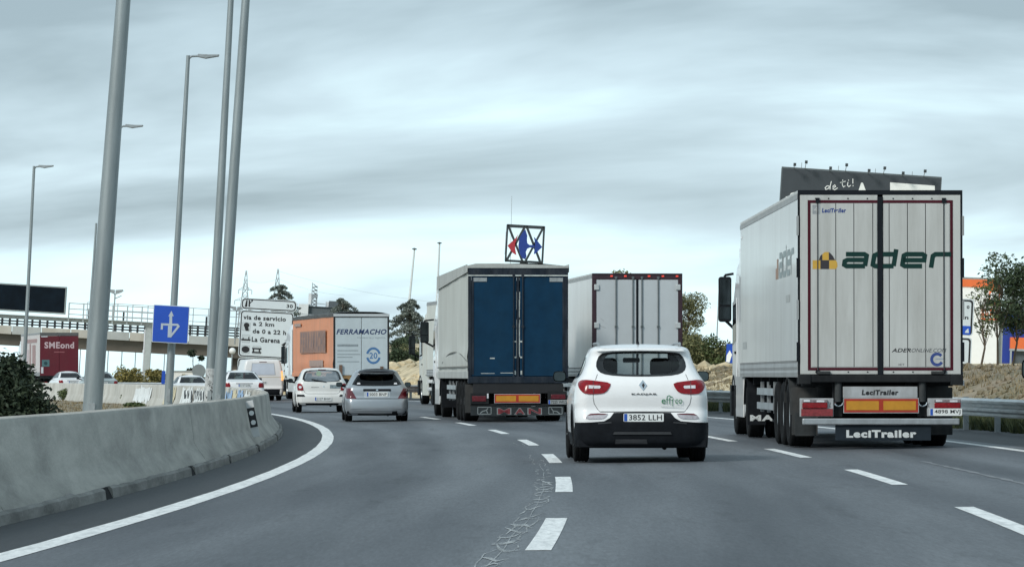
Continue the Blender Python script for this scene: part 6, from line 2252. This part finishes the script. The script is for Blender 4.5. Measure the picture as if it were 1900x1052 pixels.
for i, (px, h_, r_, n_) in enumerate(((1820, 4.0, 0.8, 12), (1856, 5.0, 1.15, 36), (1890, 4.6, 1.3, 85), (1925, 4.7, 1.5, 95))):
    tree('tree', ['thin sparse tree before the orange and white facade', 'dark tree with bare trunk before the white facade', 'dark leafy tree before the blue building', 'dark tree cut by the right border'][i],
         (at(px, 697, 172).x, 172 + i, 1.0), h_ + 0.3, r_, DKLEAF2 if i else GREENL, 80 + i, clumps=38, n=n_, size=0.075, trunk=0.06, crown0=0.42, lean=0.03, group='trees on the right bank')

# verge grass
rng = np.random.default_rng(9)
def tufts(name, label, n, s0, s1, u0, u1, zf, h, m, w=0.012):
    mb = MB()
    S_ = rng.uniform(s0, s1, n)
    U_ = rng.uniform(u0, u1, n)
    for s, u in zip(S_, U_):
        if noise.noise((s * 0.4, u * 0.8, 3)) < -0.18:
            continue
        z = zf(s, u)
        p = su(s, u)
        for _ in range(3):
            a = rng.uniform(0, 6.28)
            hh = h * rng.uniform(0.4, 1.2)
            dx, dy = cos(a) * w * rng.uniform(1, 2.5), sin(a) * w * 2
            lx, ly = rng.normal(0, 0.35, 2) * hh
            b = len(mb.v)
            x, y = p.x + rng.normal(0, 0.06), p.y + rng.normal(0, 0.06)
            mb.v += [(x - dx, y - dy, z - 0.02), (x + dx, y + dy, z - 0.02), (x + lx, y + ly, z + hh)]
            mb.f.append((b, b + 1, b + 2))
    o = link(name, plain_mesh(mb, name, m))
    tag(o, label, 'grass', kind='stuff')
    return o
tufts('grass', 'dark green grass growing under the guard rail', 26000, -20, 120, 9.9, 12.6, lambda s, u: max(zbank(s, u), zr(10)), 0.30, GRASSM)
tufts('dry_grass', 'dry tufts scattered over the earth bank', 9000, 0, 150, 12.4, 17, zbank, 0.14, DRYM, 0.01)
tufts('dry_grass', 'thin weeds on the median soil', 5000, 20, 170, -12, -5, zmed, 0.10, DRYM, 0.01)
# stones of the pale bank, and clods on the near bank
def stones(name, label, n, s0, s1, u0, u1, zf, r0, r1, m, seed=2):
    rd = random.Random(seed)
    ico = bmesh.new()
    bmesh.ops.create_icosphere(ico, subdivisions=1, radius=1)
    V0 = [v.co.copy() for v in ico.verts]
    F0 = [tuple(v.index for v in f.verts) for f in ico.faces]
    mb = MB()
    for i in range(n):
        s, u = rd.uniform(s0, s1), rd.uniform(u0, u1)
        r = rd.uniform(r0, r1)
        p = su(s, u)
        z = zf(s, u)
        sx, sy, sz = rd.uniform(.7, 1.4), rd.uniform(.7, 1.4), rd.uniform(.4, .9)
        b = len(mb.v)
        for v in V0:
            k = r * rd.uniform(0.8, 1.15)
            mb.v.append((p.x + v.x * k * sx, p.y + v.y * k * sy, z + v.z * k * sz))
        mb.f += [tuple(b + j for j in f) for f in F0]
    ico.free()
    o = link(name, plain_mesh(mb, name, m))
    tag(o, label, 'stones', kind='stuff')
for i, (px, Y, r_, h_) in enumerate(((735, 235, 1.0, 1.0), (752, 240, 1.1, 1.1), (768, 236, .9, .9), (785, 244, 1.1, 1.0), (745, 262, 1.3, .9))):
    X = at(px, 697, Y).x
    bush('dark scrub on the stony bank, ' + ['first clump beside the orange lorry', 'second clump from the orange lorry', 'third clump from the orange lorry', 'clump touching the pale lorry', 'clump farther up below the drooping cedar'][i], (X, Y, zbank(*inv(X, Y)) - .05), r_, h_, OLIVE if i % 2 else DKLEAF2, 90 + i, n=1800, size=0.07, group='scrub on the stony bank')
stones('stones', 'pale stones lying on the far bank behind the silver hatchback', 1500, 110, 300, 12.5, 20, zbank, 0.10, 0.42, PALEROCK)
stones('clods', 'clods and small rocks on the earth bank by the guard rail', 2200, 10, 112, 12.4, 17.5, zbank, 0.04, 0.17, EARTH, 3)

# ================================================================== bridge
YB_ = 430.0
kb = YB_ / F
BCON = mat('bridge_concrete', (0.50, 0.48, 0.42), 0.85, var=0.12, vscale=0.6, dirt=(0.32, 0.25, 0.17), dirt_amt=0.55, dirt_scale=0.5)
BCON2 = mat('bridge_concrete_grey', (0.46, 0.48, 0.46), 0.85, var=0.10, vscale=0.6, dirt=(0.30, 0.28, 0.24), dirt_amt=0.4, dirt_scale=0.6)
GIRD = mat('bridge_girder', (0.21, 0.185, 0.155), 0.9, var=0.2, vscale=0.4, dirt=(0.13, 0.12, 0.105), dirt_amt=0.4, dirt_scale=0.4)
DRAIL = mat('dark_rail', (0.022, 0.026, 0.030), 0.6, var=0.3)
o0 = at(0, 640, YB_)
br = empty('road_bridge', (o0.x, YB_, o0.z), (0, LEAN, 0), 'concrete road bridge with dark railing crossing behind the poles', 'bridge')
XA, XB_ = -8.0, 36.0
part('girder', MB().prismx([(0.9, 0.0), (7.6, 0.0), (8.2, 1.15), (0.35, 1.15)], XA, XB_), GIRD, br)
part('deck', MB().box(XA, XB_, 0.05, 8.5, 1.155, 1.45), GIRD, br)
x = XA
i = 0
while x < XB_ - 0.1:
    part('fascia_panel', MB().box(x + 0.03, min(XB_, x + 3.02), -0.12, 0.045, 1.18, 2.05), BCON if (i * 7) % 3 else BCON2, br, bevel=0.02)
    x += 3.05
    i += 1
for z in (2.28, 2.56, 2.86, 3.08):
    part('rail', MB().box(XA, XB_, -0.06, 0.0, z - 0.075, z + 0.075), DRAIL, br)
pm = MB().box(-0.11, 0.11, -0.10, 0.04, 2.06, 3.16).mesh('rail_post', DRAIL)
x = XA + 0.3
while x < XB_:
    link('rail_post', pm, br, (x, 0.0, 0))
    x += 0.78
for xx_ in (19.0, 21.2, 12.6, 9.0, 10.6):
    part('tall_post', MB().box(xx_ - 0.09, xx_ + 0.09, 0.1, 0.3, 2.06, 4.1), DRAIL, br)
PALEM = mat('pale_metal', (0.42, 0.46, 0.47), 0.5, 0.4, var=0.1)
fm = MB()
for x in np.arange(8.0, 34, 1.6):
    fm = MB().box(x - 0.04, x + 0.04, 7.9, 8.0, 1.45, 5.0)
    part('fence_post', fm, PALEM, br)
for z in (3.6, 4.3, 5.0):
    part('fence_rail', MB().box(8.0, 34, 7.92, 7.98, z - 0.035, z + 0.035), PALEM, br)
part('pier', MB().box(24.0, 24.9, 2.0, 6.5, -6.5, -0.005), mat('pier_brown', (0.16, 0.135, 0.115), 0.9, var=0.2), br)
part('pier', MB().box(33.5, 35.5, 1.5, 7.0, -6.5, -0.005), MATS['pier_brown'], br)

# gantry with message panel
YG = 335.0
kg = YG / F
g0 = at(0, 590, YG)
ga = empty('sign_gantry', (g0.x, YG, g0.z), (0, LEAN, 0), 'grey steel gantry with walkway railing and one light column before the bridge', 'gantry')
XG = 285 * kg
part('beam', MB().box(-3.0, XG, 0.0, 0.5, 0.0, 0.33), PALEM, ga, bevel=0.01)
part('column', MB().box(270 * kg, 282.5 * kg, 0.05, 0.5, -6.3, -0.005), mat('column_grey', (0.38, 0.42, 0.42), 0.6, var=0.1), ga, bevel=0.02)
for x in np.arange(5.55, XG, 1.18):
    part('railing_post', MB().box(x - 0.05, x + 0.05, -0.35, -0.28, 0.05, 1.55), PALEM, ga)
for z in (0.62, 1.05, 1.5):
    part('railing_bar', MB().box(5.5, XG, -0.345, -0.285, z - 0.035, z + 0.035), PALEM, ga)
part('walkway', MB().box(-3.0, XG, -0.42, -0.005, 0.28, 0.33), PALEM, ga)
v0 = at(61, 554, YG - 0.6)
vm = empty('message_panel', (v0.x, YG - 0.6, v0.z), (0, LEAN * 1.1, 0), 'blank black electronic message panel on the gantry at the left border', 'message panel')
hw = 61 * kg + 1.0
part('housing', MB().box(-hw - 1.0, 61 * kg, 0.0, 0.5, -1.12, 1.10), mat('panel_frame', (0.30, 0.34, 0.34), 0.5, 0.3, var=0.1), vm, bevel=0.02)
part('display', MB().box(-hw - 0.9, 61 * kg - 0.09, -0.012, -0.002, -1.0, 0.99), mat('display_black', (0.004, 0.009, 0.015), 0.6, var=0.4, vscale=1.0, spec=0.1), vm)
for (px, py, Y, sc_, lab) in ((210, 541, 380, 1.0, 'twin floodlight on a mast above the bridge, right of the thickest pole'), (436, 572, 425, 0.9, 'twin floodlight on a mast just left of the exit sign')):
    p = at(px, py, Y)
    fl = empty('floodlight', (p.x, Y, p.z - 3.2), (0, LEAN, 0), lab, 'floodlight', 'floodlights above the bridge')
    part('mast', MB().cyl((0, 0, -0.5), (0, 0, 3.0), 0.06, n=8), STEEL, fl)
    for sx in (-1, 1):
        part('lamp_head', MB().prism([(sx * 0.05, 2.95), (sx * .55, 3.15), (sx * .75, 3.3), (sx * .7, 3.42), (sx * .05, 3.35)], -0.2, 0.2), STEEL, fl)
    part('bracket', MB().bar((0, 0, 2.55), (0.6, 0, 2.85), 0.05, 0.08), STEEL, fl)
p = at(265.5, 700, 330)
o = link('white_post', MB().cyl((0, 0, -0.6), (0, 0, 4.9), 0.075, 0.06, 10).cyl((0, 0, 3.0), (0, 0, 3.25), 0.11, 0.11, 10).mesh('white_post', CLEAR), None, (p.x - 0.1, 330, 0), (0, LEAN, 0))
tag(o, 'slender white post with a collar left of the gantry column', 'post')
for i, (px, py) in enumerate(((150, 640), (200, 645), (224, 648), (248, 650), (301, 652), (163, 640))):
    p = at(px, py, 520)
    o = link('thin_post', MB().cyl((0, 0, -5), (0, 0, 0.5), 0.07, 0.06, 8).mesh('thin_post', STEEL), None, (p.x, 520 + i, p.z), (0, LEAN, 0))
    tag(o, 'thin distant post below the bridge deck, ' + ['just right of the red lorry', 'right beside the thickest lamp pole', 'midway between the thickest pole and the gantry column', 'just left of the white collared post', 'between the gantry column and the blue sign pole', 'mostly behind the thickest lamp pole'][i], 'post', 'thin posts below the bridge deck')
# low white block below the deck
p = at(342, 700, 360)
bw = empty('white_shed', (p.x, 360, -0.6), label='low white shed below the bridge deck behind the blue sign pole', cat='shed')
part('wall', MB().box(-1.0, 1.1, 0, 3, 0, 2.15), mat('shed_white', (0.7, 0.7, 0.68), 0.7, var=0.06), bw)
part('roof', MB().box(-1.1, 1.2, -0.1, 3.1, 2.155, 2.25), mat('grey_roof', (0.3, 0.32, 0.33)), bw)
p = at(428, 651, 400)
lg = empty('street_lamp', (p.x, 400, p.z - 3), (0, LEAN, 0), 'street lamp with round white globe beside the brown bridge pier', 'street lamp')
part('post', MB().cyl((0, 0, -1), (0, 0, 2.7), 0.06, n=8), STEEL, lg)
part('globe', MB().lathe([(0.32 * cos(pi * i / 8), 0.32 * sin(pi * i / 8) + 1e-4) for i in range(9)], n=16).mesh('globe', mat('globe_white', (0.8, 0.8, 0.78), 0.3)), None, lg, loc=(0, 0, 3))

# ================================================================== pylons
PYL = mat('pylon_steel', (0.40, 0.44, 0.45), 0.6, 0.3, var=0.1)
def pylon(px, py, Y, lab):
    k = Y / F
    p = at(px, py, Y)
    H = p.z + 6
    root = empty('pylon', (p.x - LEAN * H, Y, -6), (0, LEAN, 0), lab, 'pylon', 'lattice pylons on the skyline')
    mb = MB()
    def hwid(z):
        f_ = z / H
        return 2.6 * (1 - f_) + 0.25 if f_ < 0.72 else 0.9 * (1 - f_) / 0.28 * 0.95 + 0.12
    lv = [H * q for q in (0, .14, .27, .39, .5, .6, .69, .76, .82, .88, .94, 1.0)]
    t = 0.13
    for a, b in zip(lv[:-1], lv[1:]):
        wa, wb = hwid(a), hwid(b)
        ca = [(-wa, -wa), (wa, -wa), (wa, wa), (-wa, wa)]
        cb = [(-wb, -wb), (wb, -wb), (wb, wb), (-wb, wb)]
        for i in range(4):
            j = (i + 1) % 4
            mb.bar((*ca[i], a), (*cb[i], b), t, t)
            mb.bar((*ca[i], a), (*cb[j], b), t * .7, t * .7)
            mb.bar((*ca[j], a), (*cb[i], b), t * .7, t * .7)
            mb.bar((*cb[i], b), (*cb[j], b), t * .7, t * .7)
    part('tower', mb, PYL, root)
    for z, ln in ((H * .86, 1.6), (H * .78, 2.4), (H * .70, 3.4)):
        for sx in (-1, 1):
            am = MB().bar((0, 0, z), (sx * ln, 0, z - 0.1), t, t).bar((0, 0, z + 1.0), (sx * ln, 0, z - 0.1), t * .7, t * .7).bar((sx * ln * .5, 0, z), (sx * ln * .5, 0, z + .5), t * .7, t * .7)
            ao = part('cross_arm', am, PYL, root)
            part('insulator', MB().cyl((sx * ln, 0, z - 0.1), (sx * ln, 0, z - 1.1), 0.09, n=6), PYL, ao)
    return root, H
pylon(457, 502, 1000, 'lattice pylon, left of the two above the exit sign')
pylon(516, 499, 960, 'lattice pylon rising behind the cedar above the exit sign')
WIRE = mat('wire_grey', (0.32, 0.36, 0.37), 0.6)
for i, (a, b) in enumerate((((516, 503), (800, 560)), ((516, 517), (640, 548)), ((457, 520), (516, 517)))):
    mb = MB()
    pa, pb = at(a[0], a[1], 960), at(b[0], b[1], 960 if i else 800)
    prev = pa
    for j in range(1, 11):
        t = j / 10
        q_ = pa.lerp(pb, t) - Vector((0, 0, 3.0 * t * (1 - t)))
        mb.cyl(prev, q_, 0.025, n=4, cap=False)
        prev = q_
    o = link('power_line', plain_mesh(mb, 'power_line', WIRE))
    tag(o, ['power line running right from the pylon behind the cedar', 'short power line sagging toward the rounded cedar', 'power line linking the two lattice pylons'][i], 'cable')

# ================================================================== factory block on the skyline
YF2 = 500.0
kf = YF2 / F
b0 = at(592, 600, YF2)
fb = empty('industrial_building', (b0.x, YF2, -0.6), (0, LEAN, 0), 'grey flat-roofed industrial building with rooftop masts behind the orange lorry', 'building')
FG = mat('facade_grey', (0.095, 0.115, 0.125), 0.7, var=0.08)
FW = mat('facade_white', (0.72, 0.74, 0.74), 0.7, var=0.04)
def fz(py):
    return (HZ - py) * kf + CAMH + 0.6
part('wall', MB().box(-28 * kf, 36 * kf, 0, 12, 0, fz(570)), FG, fb)
part('wall', MB().box(-46 * kf, -28.1 * kf, -0.5, 12, 0, fz(566)), FW, fb)
part('roof', MB().box(-28 * kf, 36 * kf, -0.2, 12, fz(570) + .005, fz(569)), FG, fb)
part('roof_house', MB().box(8 * kf, 26 * kf, 2, 6, fz(569) + .01, fz(557)), FG, fb)
part('roof_house', MB().box(2 * kf, 7.5 * kf, 2, 6, fz(569) + .01, fz(559)), FW, fb)
part('roof_rail', MB().bar((-18 * kf, 1, fz(563)), (2 * kf, 1, fz(564)), .1, .1), PALEM, fb)
ms_ = MB()
for z in range(6):
    ms_.bar((-24 * kf, 1, fz(569) + z * .45), (-14 * kf, 1, fz(569) + (z + 1) * .45 * .9), .12, .12).bar((-14 * kf, 1, fz(569) + z * .45), (-22 * kf, 1, fz(569) + (z + 1) * .45), .12, .12)
ms_.bar((-24 * kf, 1, fz(569)), (-22 * kf, 1, fz(546)), .14, .14).bar((-14 * kf, 1, fz(569)), (-15 * kf, 1, fz(546)), .14, .14).box(-21 * kf, -13 * kf, .8, 1.2, fz(553), fz(546))
part('roof_frame', ms_, STEEL, fb)
part('antenna', MB().cyl((-24 * kf, 1, fz(569)), (-24 * kf, 1, fz(525)), .05, n=6), PALEM, fb)
part('roof_tower', MB().box(-30 * kf, -25 * kf, 1, 3, fz(566) + .01, fz(545)), FW, fb)

# ================================================================== shop sign cube
YC = 450.0
kc = YC / F
c0 = at(974, 452, YC)
cu = empty('shop_sign', (c0.x, YC, c0.z), (0, LEAN, 0), 'open square frame sign with a red arrow and a blue arrow emblem', 'shop sign')
def cz_(zx, zy):
    x, y = 910 + zx / 6.577 - 974, 452 - (340 + zy / 6.577)
    x, y = x * kc, y * kc
    return x * cos(LEAN) - y * sin(LEAN), x * sin(LEAN) + y * cos(LEAN)
FRM = mat('sign_frame_dark', (0.035, 0.045, 0.05), 0.5, var=0.2)
CBL = mat('emblem_blue', (0.012, 0.045, 0.26), 0.45, var=0.08)
CRD = mat('emblem_red', (0.42, 0.03, 0.045), 0.45, var=0.08)
S_ = 2.0
for y in (0.0, 4.0):
    fr_ = MB()
    for a, b in (((-S_, -1.9), (-S_, 1.9)), ((S_, -1.9), (S_, 1.9)), ((-S_, 1.9), (S_, 1.9)), ((-S_, -1.9), (S_, 1.9 - .0)), ((-S_ * .95, 1.9), (-.15, -1.9)), ((-S_ * .95, -1.9), (-.1, 1.9)), ((.1, 1.9), (S_ * .9, -1.9)), ((S_ * .95, 1.9), (.15, -1.9))):
        if a == (-S_, -1.9) and b == (S_, 1.9):
            continue
        fr_.bar((a[0], y, a[1]), (b[0], y, b[1]), .20, .20)
    fr_.bar((-S_, y, -1.9), (S_, y, -1.9), .14, .14)
    part('frame', fr_, FRM, cu)
for x in (-S_, S_):
    s_ = MB()
    for z in (-1.9, 1.9):
        s_.bar((x, 0.1, z), (x, 3.9, z), .18, .18)
    s_.bar((x, 0.1, -1.9), (x, 3.9, 1.9), .14, .14).bar((x, 0.1, 1.9), (x, 3.9, -1.9), .14, .14)
    part('side_frame', s_, FRM, cu)
def emb(name, pts, m, y=-0.14):
    return part(name, MB().prism([cz_(*p) for p in pts], y, y + .05), m, cu)
emb('red_arrow', [(208, 762), (300, 680), (338, 622), (318, 690), (300, 740), (302, 800), (318, 880), (270, 850)], CRD)
emb('blue_arrow', [(632, 780), (575, 705), (528, 650), (545, 730), (540, 790), (528, 870), (560, 850)], CBL)
emb('blue_emblem', [(340, 770), (350, 680), (380, 620), (425, 560), (450, 640), (446, 695), (452, 735), (480, 755), (530, 752), (535, 786), (480, 786), (450, 800), (432, 840), (440, 890), (425, 930), (385, 915), (360, 860)], CBL)
part('mast', MB().cyl((0, 2, -9.5), (0, 2, -1.95), .45, n=14), FRM, cu)
part('side_emblem', MB().box(-2.14, -2.12, .5, 3.4, -1.2, 1.2), mat('emblem_pale_red', (0.35, 0.16, 0.20), 0.5, var=0.3, vscale=2), cu)
o = link('antenna_mast', MB().cyl((0, 0, -10), (0, 0, 4), 0.05, 0.03, 6).mesh('antenna_mast', PALEM), None, tuple(at(948.5, 415, 600)), (0, 0.02, 0))
tag(o, 'hair-thin antenna mast above the open square frame sign', 'antenna')
for i, (px, py, b) in enumerate(((769, 462, 0.10), (815.5, 451, 0.045), (1334, 540, 0.045))):
    Y = (400, 430, 300)[i]
    p = at(px, py, Y)
    r_ = empty('street_lamp', (p.x - b * 0, Y, p.z), (0, b, 0), ['distant lamp post leaning above the drooping cedar', 'distant lamp post just left of the blue-doored lorry roof', 'thin pole between the bushes and the mirror of the big white lorry'][i], 'street lamp')
    part('pole', MB().cyl((0, 0, -9.5), (0, 0, 0), 0.14 if i < 2 else .06, 0.09 if i < 2 else .04, 8), mat('pole_white', (0.62, 0.66, 0.66), 0.5, var=.05) if i < 2 else STEEL, r_)
    if i < 2:
        part('lamp_head', MB().lathe([(-.06, .02), (-.05, .24), (.03, .24), (.1, .02)], n=12).mesh('lamp_head', FRM), None, r_, rot=(0, radians(-90), 0))

# ================================================================== billboard
YBB = 230.0
kk = YBB / F
c0 = at(1599, 345, YBB)
BL = 0.065
bb = empty('billboard', (c0.x, YBB, c0.z), (0, BL, 0), 'dark grey billboard with white handwriting rising behind the big white lorry', 'billboard')
def bz(zx, zy):      # zoom of region [1320,280,1820,560] at 3.758
    x, y = (1320 + zx / 3.758 - 1599) * kk, (345 - (280 + zy / 3.758)) * kk
    return x * cos(BL) - y * sin(BL), x * sin(BL) + y * cos(BL)
BG = mat('billboard_grey', (0.042, 0.052, 0.062), 0.6, var=0.08, vscale=.6)
BWH = mat('billboard_white', (0.80, 0.82, 0.80), 0.6, var=0.03)
xl, zt = bz(500, 122)
xr, zt2 = bz(1601, 192)
zt = (zt + zt2) / 2
part('panel', MB().box(xl, xr, 0, 0.25, zt - 3.4, zt), BG, bb)
part('panel_frame', MB().box(xl - .06, xr + .06, 0.02, 0.2, zt + .002, zt + .09).box(xl - .07, xl - .002, .02, .2, zt - 3.4, zt).box(xr + .002, xr + .07, .02, .2, zt - 3.4, zt), mat('billboard_edge', (0.10, 0.12, 0.13), 0.5), bb)
part('column', MB().cyl((0, .8, -12), (0, .8, zt - 1), .45, n=16), STEEL, bb)
part('back_frame', MB().box(xl + .3, xr - .3, .26, .6, zt - 2.6, zt - 1.0), STEEL, bb)
def brush(paths, t=.042):
    m_ = stroke([[bz(*p) for p in q] for q in paths], t)
    m_.v = [(x, -.006, z) for x, y, z in m_.v]
    part('lettering', m_, BWH, bb)
brush([[(826, 246), (808, 244), (794, 258), (800, 270), (818, 262), (826, 246)], [(838, 212), (830, 245), (828, 270)], [(846, 260), (868, 250), (862, 238), (850, 246), (848, 264), (862, 272), (882, 258)]])
brush([[(918, 200), (914, 235), (922, 252), (936, 244)], [(898, 222), (938, 212)], [(954, 218), (950, 240), (960, 250), (974, 240)], [(956, 202), (960, 208)], [(988, 195), (988, 228)], [(989, 240), (990, 247)]])
brush([[(520, 325), (548, 320), (560, 300), (580, 295), (585, 305)]], .1)
part('lettering', MB().prism([bz(1020, 300), bz(1030, 270), (bz(1046, 222)), bz(1058, 222), bz(1076, 270), bz(1085, 300)], -.008, -.001), BWH, bb)
part('white_field', MB().prism([bz(1248, 220), bz(1248, 330), bz(1560, 350), bz(1560, 243)], -.008, -.001), BWH, bb)
for (ax, ay, bx, by, mx) in ((577, 100, 657, 83, 633), (826, 125, 938, 103, 890), (1094, 142, 1203, 125, 1148), (1331, 160, 1484, 146, 1405)):
    for (hx, hy) in ((ax, ay), (bx, by)):
        X, Z = bz(hx, hy)
        am = part('lamp_arm', MB().bar((X, .1, zt), (X, -.7, Z), .03, .03), STEEL, bb)
        part('lamp_head', MB().box(X - .07, X + .07, -.85, -.6, Z - .08, Z + .08), FRM, am)
    X, Z = bz(mx, (ay + by) / 2 - 10)
    part('lamp_arm', MB().bar((X, .1, zt), (X, .1, Z), .03, .03), STEEL, bb)

# ================================================================== shops on the right
YW = 262.0
kw = YW / F
w0 = at(1819, 668, YW)
wf = empty('shop_building', (w0.x, YW, 0.6), (0, LEAN * .6, 0), 'white shop facade with orange top band and red lettering beside the big lorry', 'building')
def wz(py):
    return (HZ - py) * kw + CAMH - 0.6
SHW = mat('shop_white', (0.90, 0.91, 0.89), 0.6, var=0.03)
SHO = mat('shop_orange', (0.80, 0.17, 0.045), 0.5, var=0.08)
part('wall', MB().box(-6, 31 * kw, 0, 8, 0, wz(517)), SHW, wf)
part('orange_band', MB().box(-6, 31 * kw, -.06, -.001, wz(533), wz(519)), SHO, wf)
part('orange_band', MB().box(11 * kw, 31 * kw, -.06, -.001, wz(565), wz(533) - .002), SHO, wf)
part('white_cutout', MB().prism(rrect(13 * kw, 29 * kw, wz(560), wz(540), .2), -.10, -.062), SHW, wf)
part('orange_sign', MB().box(-2 * kw, 31 * kw, -.08, -.001, wz(593), wz(574)), SHO, wf)
part('white_cutout', MB().prism(rrect(2 * kw, 27 * kw, wz(590), wz(577), .1), -.11, -.082), SHW, wf)
text('BRI', 4 * kw, 25 * kw, wz(588), wz(579), -.115, SHO, wf, bold=.04)
part('roof_edge', MB().box(-6.05, 31.5 * kw, -.1, 8, wz(517) + .003, wz(515)), PALEM, wf)
part('pillar', MB().box(31 * kw + .01, 39 * kw, .2, 8, 0, wz(575)), mat('pillar_grey', (0.30, 0.33, 0.33), 0.6, var=.1), wf)
w1 = at(1852, 668, 285)
wb_ = empty('shop_building', (w1.x, 285, 0.6), (0, LEAN * .6, 0), 'blue shop building with orange stripe and dark entrance at the right border', 'building')
k3 = 285 / F
SBL = mat('shop_blue', (0.015, 0.045, 0.30), 0.5, var=0.08)
def w3(py):
    return (HZ - py) * k3 + CAMH - 0.6
part('wall', MB().box(0, 14, 0, 8, 0, w3(582)), SBL, wb_)
part('pale_sign', MB().box(.2, 5, -.15, -.01, w3(582) + .0, w3(540)), mat('pale_panel', (0.36, 0.42, 0.42), 0.6, var=.1, vscale=1), wb_)
part('orange_stripe', MB().box(19 * k3, 14, -.35, -.01, w3(646), w3(625)), SHO, wb_)
part('canopy_edge', MB().box(18 * k3, 14, -.40, -.01, w3(650), w3(646) - .003), PALEM, wb_)
part('entrance', MB().box(28 * k3, 14, -.03, -.005, 0, w3(650) - .003), FG, wb_)
part('post', MB().box(19 * k3, 22 * k3, -.4, -.2, 0, w3(650) - .003), PALEM, wb_)
p = at(1356, 652, 196)
o = empty('blue_sign', (p.x, 196, 1.2), (0, LEAN, 0), 'small blue and white sign in the bushes beside the cab of the big lorry', 'road sign')
part('panel', MB().box(-.28, .22, 0, .03, .6, 1.5), SIGNB, o)
part('white_panel', MB().prism([(-.26, .65), (-.1, .62), (.0, 1.0), (-.12, 1.2), (-.25, .95)], -.02, -.005), SHW, o)
part('post', MB().cyl((0, .06, -.2), (0, .06, 1.4), .04, n=8), STEEL, o)

bpy.context.view_layer.update()
